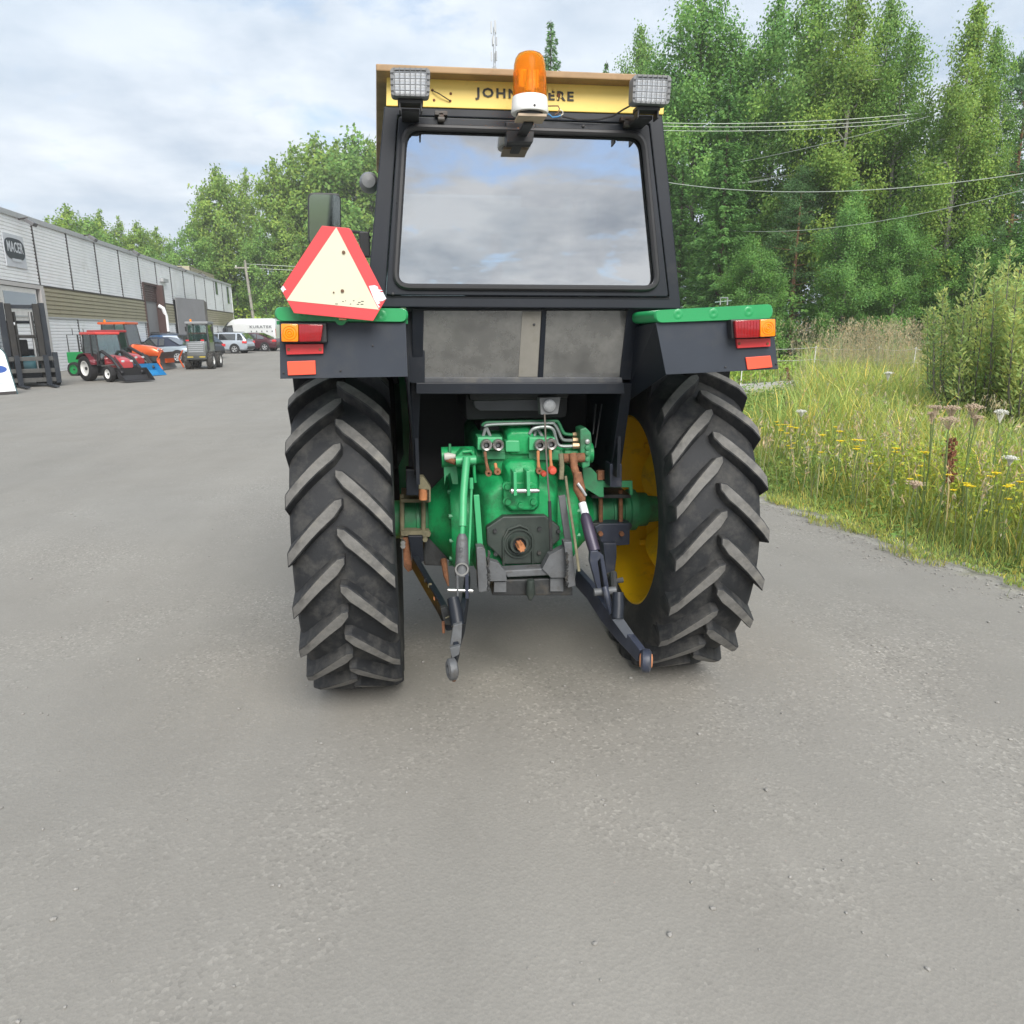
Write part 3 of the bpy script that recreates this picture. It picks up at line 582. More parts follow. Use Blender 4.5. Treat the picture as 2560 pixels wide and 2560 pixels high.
fr([(1355,774),(1367,774),(1358,948),(1345,948)]); fr([(1030,772),(1060,772),(1056,950),(1030,950)])
fr([(1569,772),(1625,772),(1600,830),(1585,950),(1549,950)])
fr([(1050,944),(1555,944),(1557,958),(1050,958)], 'panel_ledge', 0.03, 0.06, M('worn_ledge_paint', (0.10,0.105,0.115), 0.5, var=0.3, dirt=(0.17,0.16,0.14), damt=0.35, dscale=12))
def plq(nm, mt, pts, Y, th, bev=0.003): mb = MB(); mb.prism([T(a, b, Y) for a, b in pts], (0,th,0)); return mb.build(nm, mt, TR, bevel=bev)
plq('waist_rail', BLK, [(1015,755),(1660,760),(1655,783),(1015,780)], -0.575, 0.03)
plq('cross_beam', BLK, [(1040,957),(1560,957),(1562,985),(1040,985)], -0.545, 0.06)
# waist behind the fenders
plq('waist_plate', BLK, [(1008,772),(1062,772),(1062,962),(1012,955)], -0.54, 0.02)
# slanting posts down to the axle
for q in ([(1028,955),(1052,955),(1044,1168),(1021,1168)], [(1556,958),(1582,958),(1554,1160),(1528,1160)]):
    mb = MB(); a = [T(*q[0],-0.52), T(*q[1],-0.52), T(*q[2],-0.30), T(*q[3],-0.30)]; mb.prism(a, (0,0.06,0)); mb.build('cab_support_post', BLK, TR, bevel=0.004)
# ---- dark underside behind the gear housing
mb = MB(); mb.b2(-0.47,0.47,0.22,0.26,0.86,1.55); mb.build('underbody_wall', VOID, TR)
for sx in (-1, 1): mb = MB(); mb.b2(0.437*sx,0.452*sx,-0.38,0.218,1.02,1.468); mb.build('underbody_cheek', BLK, TR)
mb = MB(); mb.b2(-0.45,0.45,-0.5,0.25,1.47,1.50); mb.build('underbody_roof', VOID, TR)
plq('tool_tray', M('slate_grey_box', (0.055,0.06,0.068), 0.5, var=0.25), [(1182,988),(1355,988),(1352,1027),(1200,1027),(1187,1018)], -0.36, 0.25)
b_ = plq('trailer_socket', GRYP, [(1349,994),(1402,992),(1395,1035),(1352,1037)], -0.46, 0.06)
for r_, y_ in ((0.026,-0.47),(0.020,-0.476)):
    mb = MB(); mb.lathe([(0,-0.002),(r_*0.6,-0.003),(r_,-0.001),(r_,0.012)], T(1374,1014,y_), 'Y', 16); sub(mb.build('socket_lid', M('dull_aluminium', (0.34,0.35,0.36), 0.45, metal=0.4, var=0.3, scale=30), None, smooth=True), b_)
# ---- axle trumpets, bells, gear housing
def lx(name, mat, prof, org, n=32, parent=TR): mb = MB(); mb.lathe(prof, org, 'X', n); return mb.build(name, mat, parent, smooth=True)
AX = (0,0,0.775)
for sx in (-1, 1):
    x = lambda v: v*sx
    bell = lx('axle_bell', GRN if sx < 0 else GRN, [(0.0,x(0.10)),(0.205,x(0.12)),(0.235,x(0.17)),(0.245,x(0.185)),(0.245,x(0.285)),(0.235,x(0.30)),(0.215,x(0.305)),(0.16,x(0.36)),(0.125,x(0.40)),(0.0,x(0.40))], AX, 40)
    tr_ = lx('axle_trumpet', GRND, [(0.0,x(0.36)),(0.115,x(0.38)),(0.095,x(0.43)),(0.092,x(0.60)),(0.105,x(0.605)),(0.105,x(0.64)),(0.088,x(0.645)),(0.085,x(0.70)),(0.07,x(0.705)),(0.06,x(0.80)),(0,x(0.80))], AX, 28)
    for q in range(12):
        a = 2*math.pi*(q+0.5)/12; p = Vector(AX)+Vector((x(0.292), -0.228*math.cos(a), 0.228*math.sin(a)))
        mb = MB(); mb.lathe([(0,x(0.018)),(0.011,x(0.018)),(0.012,0)], p, 'X', 6); sub(mb.build('flange_bolt', GRND, None), bell)
    for xx in (0.45, 0.52, 0.575):       # cast ribs
        mb = MB(); mb.lathe([(0.09,x(xx-0.010)),(0.103,x(xx-0.007)),(0.103,x(xx+0.007)),(0.09,x(xx+0.010))], AX, 'X', 28); sub(mb.build('rib', GRND, None, smooth=True), tr_)
# centre housing: a lofted casting
def loft(name, mat, secs, parent=TR, bev=0.02):
    """secs: list of (y, [(x,z)...])"""
    mb = MB(); n = len(secs[0][1]); v = []
    for y, ps in secs: v += [(a, y, b) for a, b in ps]
    fs = [tuple(range(n)), tuple(range((len(secs)-1)*n, len(secs)*n))[::-1]]
    for i in range(len(secs)-1):
        for q in range(n): fs.append((i*n+q, i*n+(q+1) % n, (i+1)*n+(q+1) % n, (i+1)*n+q))
    mb.add(v, fs); return mb.build(name, mat, parent, bevel=bev, seg=3, smooth=True)
oct_ = lambda w_, z0, z1, c: [(-w_+c,z0),(w_-c,z0),(w_,z0+c),(w_,z1-c),(w_-c,z1),(-w_+c,z1),(-w_,z1-c),(-w_,z0+c)]
loft('gear_housing', GRN, [(0.25, oct_(0.21,0.52,1.10,0.06)), (-0.22, oct_(0.20,0.52,1.10,0.06)), (-0.40, oct_(0.165,0.55,1.03,0.05)), (-0.43, oct_(0.145,0.57,1.0,0.05))])
loft('lift_housing', GRN, [(0.22, oct_(0.20,1.04,1.24,0.03)), (-0.30, oct_(0.19,1.04,1.22,0.03)), (-0.38, oct_(0.13,1.05,1.16,0.03))])
# rockshaft
lx('rockshaft', GRN, [(0,-0.34),(0.045,-0.34),(0.045,-0.20),(0.035,-0.19),(0.035,0.19),(0.045,0.20),(0.045,0.33),(0,0.33)], (0,-0.34,1.13), 20)
# dark plate round the PTO
pts8 = [(585,940),(690,870),(950,865),(1040,935),(1040,1015),(985,1060),(962,1130),(930,1162),(700,1168),(668,1120),(590,1045)]
pp = plate('pto_plate', PTOM, k2, pts8, -0.47, 0.045, bevel=0.006)
c = W(k2, 785, 1035, -0.47)
mb = MB(); mb.lathe([(0.052,0.004),(0.060,-0.010),(0.066,-0.010),(0.070,0.002)], c, 'Y', 32); mb.lathe([(0.026,0.004),(0.030,-0.022),(0.040,-0.024),(0.046,-0.006),(0.052,0.004)], c, 'Y', 28); sub(mb.build('pto_ring', PTOM, None, smooth=True), pp)
mb = MB(); mb.lathe([(0.044,-0.006),(0.030,-0.0061),(0.0,-0.0062)], c, 'Y', 24); sub(mb.build('pto_seal', VOID, None), pp)
pts = []; 
for q in range(36):
    r_ = 0.0172 if (q//3) % 2 == 0 else 0.0135; a = 2*math.pi*q/36; pts.append((r_*math.cos(a), r_*math.sin(a)))
mb = MB(); v = []
for (y, s_) in ((0.0,1),(-0.085,1),(-0.093,0.75)): v += [(c.x+a*s_, c.y+y, c.z+b*s_) for a, b in pts]
n = 36; mb.add(v, [(i*n+q, i*n+(q+1)%n, (i+1)*n+(q+1)%n, (i+1)*n+q) for i in range(2) for q in range(n)]+[tuple(range(2*n,3*n))]); mb.build('pto_shaft', RSTO, TR)
# guard arch of the PTO and plate bolts
mb = MB(); A = [(690,1170),(690,1010),(720,950),(790,925),(840,945),(870,1000),(872,1160)]; mb.tube([W(k2, a, b, -0.476) for a, b in A], 0.006, 8); sub(mb.build('pto_guard_rim', PTOM, None, smooth=True), pp)
for (cx, cy) in ((637,958),(640,1100),(912,945),(910,1092),(1030,960)):
    mb = MB(); mb.lathe([(0,-0.012),(0.009,-0.012),(0.010,0)], W(k2, cx, cy, -0.47), 'Y', 6); sub(mb.build('bolt', DKM, None), pp)
# top-link bracket
tb_ = loft('top_link_block', GRN, [(-0.30, oct_(0.085,0.93,1.13,0.02)), (-0.44, oct_(0.075,0.90,1.12,0.02)), (-0.47, oct_(0.06,0.91,1.08,0.015))], bev=0.008)
plate('bracket_base', GRN, k2, [(690,670),(730,655),(870,655),(905,700),(900,790),(850,830),(740,825),(692,790)], -0.478, 0.05, bevel=0.008)
for pts in ([(752,595),(772,595),(775,740),(755,745)], [(832,590),(856,590),(858,740),(838,745)]): plate('bracket_ear', GRNL, k2, pts, -0.55, 0.11, bevel=0.003)
for (cx, cy) in ((712,682),(715,775),(872,775),(795,795),(870,690)):
    mb = MB(); mb.lathe([(0,-0.02),(0.012,-0.02),(0.013,-0.004),(0.020,-0.003),(0.020,0.002)], W(k2, cx, cy, -0.478), 'Y', 12); mb.build('casting_bolt', GRN, TR, smooth=True)
mb = MB(); a, b = W(k2, 728, 712, -0.53), W(k2, 912, 710, -0.53); mb.tube([a, a.lerp(b,0.04), a.lerp(b,0.05), a.lerp(b,0.18), a.lerp(b,0.19), a.lerp(b,0.9), a.lerp(b,1)], [0.004,0.009,0.013,0.013,0.010,0.010,0.007], 14); mb.build('top_link_pin', SIL, TR, smooth=True)
plate('lever_shield', GRNL, k2, [(703,405),(720,398),(790,400),(792,470),(705,470)], -0.42, 0.10, bevel=0.005)
loft('control_cover', GRN, [(-0.2, oct_(0.07,1.18,1.28,0.02)), (-0.40, oct_(0.06,1.14,1.24,0.02))], bev=0.01)
# ---- hydraulic couplers
for bx_, ends, lev in (([(530,380),(683,380),(683,462),(530,458)], ((582,425),(655,425)), ((575,470,597,600),(640,545,652,590))), ([(850,380),(1010,382),(1015,462),(850,460)], ((912,425),(982,420)), ((905,465,910,585),(980,460,990,590)))):
    bl = plate('coupler_block', GRNL, k2, bx_, -0.43, 0.12, bevel=0.004)
    for (cx, cy) in ends:
        p = W(k2, cx, cy, -0.43); mb = MB(); mb.lathe([(0.013,0.0),(0.013,-0.028),(0.020,-0.032),(0.024,-0.028),(0.026,-0.006),(0.026,0.01)], p, 'Y', 20); sub(mb.build('coupler', M('oily_steel', (0.30,0.29,0.28), 0.35, metal=0.7, var=0.35, scale=40, dirt=(0.10,0.07,0.05), damt=0.3, dscale=30), None, smooth=True), bl)
        mb = MB(); mb.lathe([(0.0,-0.012),(0.009,-0.010),(0.013,-0.001)], p, 'Y', 14); sub(mb.build('coupler_core', GRYP, None, smooth=True), bl)
    for (a, b, c_, d) in lev:
        mb = MB(); mb.tube([W(k2,a,b,-0.455), W(k2,(a+c_)/2-2,(b+d)/2,-0.475), W(k2,c_,d,-0.47)], [0.007,0.006,0.009], 8); sub(mb.build('coupler_lever', RSTO if a > 600 else RST, None, smooth=True), bl)
        mb = MB(); mb.lathe([(0.005,-0.012),(0.014,-0.012),(0.015,0.006),(0.005,0.006)], W(k2,c_,d,-0.475), 'Y', 14, close=True); sub(mb.build('lever_eye', RST, None, smooth=True), bl)
for (cx, cy, r_) in ((938,605,0.013),(992,585,0.019)):
    mb = MB(); mb.lathe([(0,-0.02),(r_*0.7,-0.018),(r_,-0.006),(r_,0.012),(0,0.012)], W(k2,cx,cy,-0.485), 'Y', 16); mb.build('coupler_cap', M('red_rubber_cap', (0.50,0.07,0.04), 0.6, var=0.15), TR, smooth=True)
plate('coupler_stay', GRND, k2, [(560,458),(700,470),(700,515),(590,515),(560,500)], -0.40, 0.02); plate('coupler_stay', GRND, k2, [(845,460),(1040,462),(1045,520),(850,520)], -0.40, 0.02)
PIPE = M('zinc_pipe', (0.26,0.29,0.28), 0.4, metal=0.5, var=0.2, scale=20)
for i, pth in enumerate(([(560,310),(585,290),(700,287),(990,280),(1030,290),(1055,340),(1080,360),(1165,365)], [(575,315),(620,300),(960,292),(1005,300),(1030,340),(1050,385),(1075,398),(1150,398)], [(850,360),(880,325),(960,315),(1000,335),(1015,390),(1040,432),(1140,432)])):
    P = [W(k2, a, b, -0.34-0.03*i) for a, b in pth]; Q = [P[0]]
    for q in range(len(P)-1):
        p0, p1, p2, p3 = P[max(q-1,0)], P[q], P[q+1], P[min(q+2,len(P)-1)]
        for t in (0.25,0.5,0.75,1.0): Q.append(0.5*((2*p1)+(p2-p0)*t+(2*p0-5*p1+4*p2-p3)*t*t+(3*p1-p0-3*p2+p3)*t**3))
    mb = MB(); mb.tube(Q, 0.0075, 8); pi = mb.build('hydraulic_pipe', PIPE if i else GRND, TR, smooth=True)
    mb = MB(); e = W(k2, 1140, (365,398,432)[i], -0.34-0.03*i); mb.lathe([(0,-0.016),(0.013,-0.016),(0.013,0.012),(0.010,0.02),(0,0.02)], e, 'X', 6); sub(mb.build('pipe_nut', M('brass_nut', (0.42,0.30,0.18), 0.4, metal=0.6, var=0.3), None), pi)
for (a, b, c_, d) in ((580,320,562,382),(585,320,612,382),(890,320,880,382),(900,325,935,382)): rod('hydraulic_pipe', PIPE, k2, [(a,b,-0.36),(c_,d,-0.38)], 0.0075, n=8)
vb = plate('valve_block', GRND, k2, [(1165,330),(1200,318),(1232,350),(1238,400),(1225,560),(1180,575),(1168,520)], -0.42, 0.10, bevel=0.006)
for cy, mt in ((405,SIL),(442,GRND),(475,GRND),(513,GRND)):
    mb = MB(); mb.lathe([(0,-0.012),(0.010,-0.010),(0.012,0.002)], W(k2, 1208, cy, -0.42), 'Y', 12); sub(mb.build('valve_bolt', mt, None, smooth=True), vb)
for (a, b, c_, d) in ((1262,175,1245,360),(1298,175,1258,445)): rod('control_rod', DKM, k2, [(a,b,-0.20),(c_,d,-0.25)], 0.004, n=6); 
rod('pull_cable', M('worn_cable', (0.10,0.085,0.07), 0.6), k2, [(945,235,-0.46),(955,480,-0.52),(965,650,-0.54),(975,780,-0.55)], 0.004, n=6); rod('pull_cable_sleeve', DKM, k2, [(975,775,-0.55),(980,900,-0.55),(985,1080,-0.53)], 0.0075, n=8)
# ---- left lift arm, rods
plate('lift_arm_end', GRN, k2, [(395,495),(440,455),(500,470),(515,520),(500,560),(400,560)], -0.44, 0.09, bevel=0.012, smooth=True)
rod('lift_pivot', GRNL, k2, [(395,525,-0.46),(520,520,-0.46)], 0.020)
rod('lift_rod', GRNL, k2, [(462,505,-0.50),(452,620,-0.52),(442,740,-0.55),(437,930,-0.60)], 0.0165)
rod('lift_rod_thread', GRNL, k2, [(437,925,-0.60),(434,985,-0.61)], 0.010)
rod('thin_rod', GRNL, k2, [(490,640,-0.48),(492,700,-0.49),(483,960,-0.55),(470,1185,-0.62)], 0.0055, n=8); rod('thin_rod_clevis', GRNL, k2, [(490,630,-0.48),(492,700,-0.49)], 0.009, n=8)
rod('hook_rod', GRN, k2, [(440,470,-0.45),(490,465,-0.45),(505,490,-0.45),(510,600,-0.46),(515,660,-0.46)], 0.007, n=8)
bar('green_stay', GRNL, k2, (522,735,-0.50), (546,1062,-0.50), 0.024, 0.014)
mb = MB(); P = [W(k2, 434, y_, -0.61-0.03*(y_-980)/250) for y_ in (975,1000,1060,1130,1200,1238)]; mb.tube(P, [0.012,0.022,0.026,0.027,0.030,0.030], 16); tb2 = mb.build('turnbuckle', HIT, TR, smooth=True)
for cy in (1075,1115): 
    mb = MB(); mb.lathe([(0,-0.008),(0.008,-0.007),(0.009,0.004)], W(k2, 428, cy, -0.645), 'Y', 10); sub(mb.build('screw', HIT, None, smooth=True), tb2)
mb = MB(); mb.lathe([(0.022,-0.006),(0.028,-0.006),(0.028,0.006),(0.022,0.006)], W(k2, 432, 1195, -0.665), 'Y', 20, close=True); sub(mb.build('linch_ring', SIL, None, smooth=True), tb2)
for (a, b) in ((398,412),(452,474)): plate('lift_fork', HIT if a < 420 else BLU, k2, [(a,1225),(b,1225),(b+2,1380),(a+2,1380)], -0.67, 0.03)
rod('fork_pin', SIL, k2, [(345,1325,-0.66),(500,1330,-0.66)], 0.008, n=10)
# left: linkage bracket and plate behind
plate('linkage_plate', GRND, k2, [(320,555),(385,520),(405,590),(410,670),(375,670),(360,600),(335,620),(325,680)], -0.36, 0.02)
mb = MB(); mb.lathe([(0,-0.02),(0.016,-0.018),(0.018,0.0),(0.010,0.03),(0,0.03)], W(k2, 350, 500, -0.40), 'X', 14); mb.build('grease_knob', M('pale_knob', (0.42,0.41,0.37), 0.6, var=0.2), TR, smooth=True)
rod('rusty_link', RST, k2, [(340,515,-0.40),(395,535,-0.42)], 0.012); rod('thin_lever', GRND, k2, [(358,420,-0.38),(358,500,-0.38)], 0.006, n=6)
# ---- axle clamps
def clamp(nm, xs, yt, yb, mt, mtb, Y=-0.10, posts=()):
    plate('clamp_plate', mt, k2, [(xs[0],yt),(xs[1],yt),(xs[1],yt+22),(xs[0],yt+22)], Y-0.06, 0.26)
    plate('clamp_plate', mt, k2, [(xs[0],yb),(xs[1],yb),(xs[1]+10,yb+16),(xs[1],yb+36),(xs[0],yb+28)], Y-0.06, 0.26)
    for p, m_ in posts: rod('clamp_bolt', m_, k2, [(p,yt-30,Y-0.03),(p+1,yb+45,Y-0.03)], 0.011, n=10)
clamp('l', (55,232), 762, 962, TAN, TAN, posts=((62,TAN),(194,TAN)))
clamp('r', (1235,1480), 735, 912, DKM, DKM, posts=((1292,RST),(1416,RST)))
plate('foot_block', BLK, k2, [(85,578),(165,578),(165,740),(88,740)], -0.31, 0.09, bevel=0.005); plate('foot_block', BLU, k2, [(1350,545),(1425,545),(1425,690),(1350,690)], -0.31, 0.09, bevel=0.005)
plate('foot_bracket', TAN, k2, [(165,625),(195,625),(240,690),(240,780),(228,780),(228,705),(165,700)], -0.26, 0.06); rod('foot_bushing', RSTO, k2, [(192,690,-0.24),(192,765,-0.24)], 0.020)
plate('foot_bracket', GRND, k2, [(1180,565),(1235,570),(1310,650),(1312,750),(1285,750),(1190,690)], -0.26, 0.02); plate('foot_bracket', GRND, k2, [(1300,655),(1490,650),(1492,735),(1475,738),(1470,690),(1312,690)], -0.22, 0.02)
rod('foot_nut', RST, k2, [(1290,585,-0.26),(1290,640,-0.26)], 0.018, n=6)
plate('drop_bracket', BLU, k2, [(1255,935),(1290,915),(1475,912),(1472,1045),(1395,1052),(1390,1040),(1300,1040)], -0.17, 0.10, bevel=0.005)
plate('drop_leg', BLU, k2, [(1308,1035),(1392,1035),(1392,1120),(1375,1250),(1330,1250)], -0.20, 0.09, bevel=0.005)
plate('drop_leg', BLK, k2, [(98,990),(190,990),(198,1150),(130,1160)], -0.18, 0.09, bevel=0.005); plate('drop_leg', RST, k2, [(68,1000),(100,1000),(128,1200),(100,1215),(72,1180)], -0.15, 0.06)
plate('greasy_casting', DKM, k2, [(200,1020),(250,985),(300,1060),(345,1100),(340,1180),(200,1175),(190,1120)], -0.10, 0.12, bevel=0.01); rod('rusty_stay', RST, k2, [(320,1140,-0.12),(335,1240,-0.2),(350,1300,-0.24)], [0.016,0.012,0.004], n=8)
for (cx, cy, m_) in ((68,1030,SIL),(68,1050,SIL),(205,1010,TAN),(1420,975,RST),(1290,975,RST)):
    mb = MB(); mb.lathe([(0,-0.014),(0.012,-0.014),(0.013,0.01)], W(k2, cx, cy, -0.175), 'Y', 6); mb.build('clamp_nut', m_, TR)
# ---- right lift rod, levers
rod('rusty_lever', RST, k2, [(1120,480,-0.46),(1128,560,-0.48),(1150,640,-0.50)], [0.018,0.016,0.016]); rod('rusty_lever', RST, k2, [(1148,600,-0.50),(1160,700,-0.53),(1185,790,-0.56)], [0.018,0.026,0.010])
rod('lever_pivot', RST, k2, [(1060,510,-0.44),(1190,505,-0.44)], 0.021); rod('rusty_hook', TAN, k2, [(1045,480,-0.46),(1052,560,-0.47),(1048,640,-0.48)], 0.011, n=8); rod('thin_rod', TAN, k2, [(1075,620,-0.48),(1095,780,-0.52),(1130,1000,-0.6),(1158,1210,-0.66)], 0.006, n=8)
rod('linch_pin', SIL, k2, [(1150,665,-0.55),(1175,700,-0.56),(1200,740,-0.56)], 0.007, n=8)
rod('lift_screw', M('white_sleeve', (0.66,0.68,0.70), 0.35, var=0.08), k2, [(1178,788,-0.56),(1197,858,-0.59)], 0.017)
mb = MB(); P = [W(k2, *p) for p in ((1194,850,-0.59),(1200,880,-0.60),(1228,990,-0.64),(1255,1085,-0.675))]; mb.tube(P, [0.014,0.024,0.026,0.024], 16); mb.build('lift_cylinder', M('violet_black_steel', (0.045,0.036,0.060), 0.4, metal=0.2, var=0.25, scale=14, dirt=(0.09,0.09,0.09), damt=0.15, dscale=12), TR, smooth=True)
for q in ([(1228,1085),(1275,1080),(1300,1120),(1275,1150),(1300,1330),(1275,1335),(1225,1150)], [(1275,1085),(1310,1110),(1345,1310),(1318,1320),(1290,1140)]): plate('lift_yoke', BLU, k2, q, -0.70, 0.03, bevel=0.005)
rod('yoke_pin', HIT, k2, [(1250,1340,-0.70),(1385,1325,-0.70)], 0.016); rod('yoke_stay', BLU, k2, [(1318,1310,-0.71),(1335,1380,-0.74),(1365,1480,-0.80)], 0.014)
bar('grey_stay', HIT, k2, (1050,738,-0.50), (1092,1035,-0.50), 0.030, 0.014)
# ---- pick-up hitch frame
for q in ([(522,1062),(560,1058),(578,1075),(602,1330),(545,1342),(535,1330)], [(1065,1030),(1115,1028),(1138,1300),(1090,1312),(1078,1140)]): plate('hitch_upright', HIT, k2, q, -0.60, 0.06, bevel=0.004)
plate('hitch_cheek', HIT, k2, [(590,1140),(660,1160),(705,1215),(712,1270),(600,1272)], -0.57, 0.05); plate('hitch_cheek', HIT, k2, [(975,1110),(1070,1060),(1085,1250),(985,1250),(930,1195)], -0.57, 0.05)
plate('hitch_crossbar', HIT, k2, [(690,1205),(970,1190),(980,1235),(715,1248)], -0.56, 0.07, bevel=0.006)
plate('drawbar_box', DKM, k2, [(630,1262),(1070,1250),(1120,1310),(1118,1362),(620,1362)], -0.54, 0.16, bevel=0.008); plate('drawbar_pad', HIT, k2, [(632,1275),(708,1275),(708,1340),(632,1340)], -0.555, 0.02); plate('drawbar_pad', HIT, k2, [(980,1255),(1062,1252),(1062,1335),(980,1335)], -0.555, 0.02)
rod('drawbar_pin', PTOM, k2, [(858,1262,-0.575),(858,1345,-0.575),(856,1385,-0.57)], [0.016,0.021,0.008], n=14)
for x_, y_, st_ in ((597,1080,10),(1083,1092,8)):
    mb = MB(); mb.tube([W(k2, x_+random.uniform(-6,6), y_+q*st_, -0.601) for q in range(26)], [random.uniform(0.003,0.007) for q in range(26)], 6); mb.build('weld_bead', DKM, TR)
# ---- lower links
mb = MB()
def link_beam(name, mat, pts, wd, dp, parent=TR):
    mb = MB(); P = [W(k2, *p) for p in pts]; v = []
    for i, p in enumerate(P):
        d = (P[min(i+1,len(P)-1)]-P[max(i-1,0)]).normalized(); rot = basis(d, (0,0,1)); h = wd[i]/2; q = dp[i]/2
        v += [p + rot @ Vector((0, a*h, b*q)) for a, b in ((-1,-1),(1,-1),(1,1),(-1,1))]
    fs = [(0,1,2,3), tuple(len(v)-4+q for q in (3,2,1,0))]
    for i in range(len(P)-1):
        for q in range(4): fs.append((i*4+q, i*4+(q+1) % 4, (i+1)*4+(q+1) % 4, (i+1)*4+q))
    mb.add(v, fs); return mb.build(name, mat, parent, bevel=0.006)
ll = link_beam('lower_link', BLK, [(470,1250,-0.42),(452,1400,-0.62),(430,1540,-0.80),(395,1665,-0.92),(400,1700,-0.95),(385,1760,-0.99)], [0.07,0.075,0.075,0.07,0.055,0.045], [0.022,0.024,0.024,0.024,0.022,0.022])
plate('link_face', HIT, k2, [(380,1545),(435,1530),(428,1660),(360,1668)], -0.945, 0.02, parent=ll); plate('link_face', HIT, k2, [(358,1685),(425,1670),(415,1725),(372,1750)], -1.0, 0.02, parent=ll)
c = W(k2, 372, 1815, -1.02); mb = MB(); mb.lathe([(0.017,-0.016),(0.030,-0.018),(0.040,-0.012),(0.042,0),(0.040,0.012),(0.030,0.018),(0.017,0.016)], c, 'X', 20, close=True, rot=Matrix.Rotation(R(10),3,'Z')); sub(mb.build('link_ball_eye', HIT, None, smooth=True), ll)
mb = MB(); mb.tube([c+Vector((0.006,0.0,-0.045)), c+Vector((0.004,-0.01,-0.02))], [0.008,0.014], 8); sub(mb.build('eye_rust', RST, None, smooth=True), ll)
mb = MB(); P = [W(k2, *p) for p in ((378,1375,-0.80),(395,1460,-0.83),(408,1545,-0.86))]; mb.tube(P, [0.024,0.027,0.027], 16); sub(mb.build('link_sleeve', BLK, None, smooth=True), ll)
st = link_beam('stabiliser_bar', BLK, [(140,1150,-0.20),(210,1270,-0.36),(300,1420,-0.56),(358,1535,-0.72)], [0.065]*4, [0.03]*4)
for (cx, cy, m_) in ((213,1268,DKM),(237,1302,TAN),(272,1378,RSTO)):
    mb = MB(); mb.lathe([(0,-0.004),(0.010,-0.004),(0.012,0.01)], W(k2, cx, cy, {213:-0.40,237:-0.45,272:-0.53}[cx]), 'Y', 12); sub(mb.build('bar_hole', m_, None), st)
plate('stabiliser_end', DKM, k2, [(300,1440),(335,1430),(365,1480),(370,1545),(325,1540)], -0.74, 0.03, parent=st); mb = MB(); mb.tube([W(k2,316,1520,-0.75), W(k2,320,1590,-0.75)], 0.006, 6); sub(mb.build('chain', RST, None), st)
bar('stabiliser_wear', TAN, k2, (330,1500,-0.752), (362,1485,-0.752), 0.006, 0.004, parent=st)
lr = link_beam('lower_link', BLU, [(1148,1240,-0.40),(1230,1330,-0.52),(1320,1470,-0.66),(1420,1590,-0.78),(1490,1665,-0.86),(1545,1730,-0.92)], [0.085,0.085,0.080,0.075,0.07,0.06], [0.026,0.026,0.026,0.028,0.03,0.03])
plate('link_face', M('worn_blue_black', (0.07,0.078,0.092), 0.45, var=0.25, scale=12), k2, [(1365,1510),(1425,1492),(1500,1600),(1450,1625)], -0.845, 0.02, parent=lr)
c = W(k2, 1573, 1762, -0.96); rz_ = Matrix.Rotation(R(-18),3,'Z'); mb = MB(); mb.lathe([(0.020,-0.018),(0.034,-0.020),(0.045,-0.013),(0.047,0),(0.045,0.013),(0.034,0.020),(0.020,0.018)], c, 'X', 22, close=True, rot=rz_); sub(mb.build('link_ball_eye', BLU, None, smooth=True), lr)
mb = MB(); mb.lathe([(0.013,-0.026),(0.026,-0.024),(0.030,-0.014),(0.030,0.014),(0.026,0.024),(0.013,0.026)], c, 'X', 20, close=True, rot=rz_); sub(mb.build('rusty_ball', RSTO, None, smooth=True), lr)
mb = MB(); mb.tube([W(k2,1400,1340,-0.80), W(k2,1400,1420,-0.82), W(k2,1395,1500,-0.84)], [0.022,0.025,0.025], 16); sub(mb.build('link_sleeve', BLK, None, smooth=True), lr)
mb = MB(); mb.tube([W(k2,1340,1230,-0.60), W(k2,1380,1270,-0.66), W(k2,1430,1262,-0.66)], 0.012, 8); mb.tube([W(k2,1370,1220,-0.62), W(k2,1375,1330,-0.70)], 0.016, 8); mb.build('stabiliser_joint', DKM, TR, smooth=True)
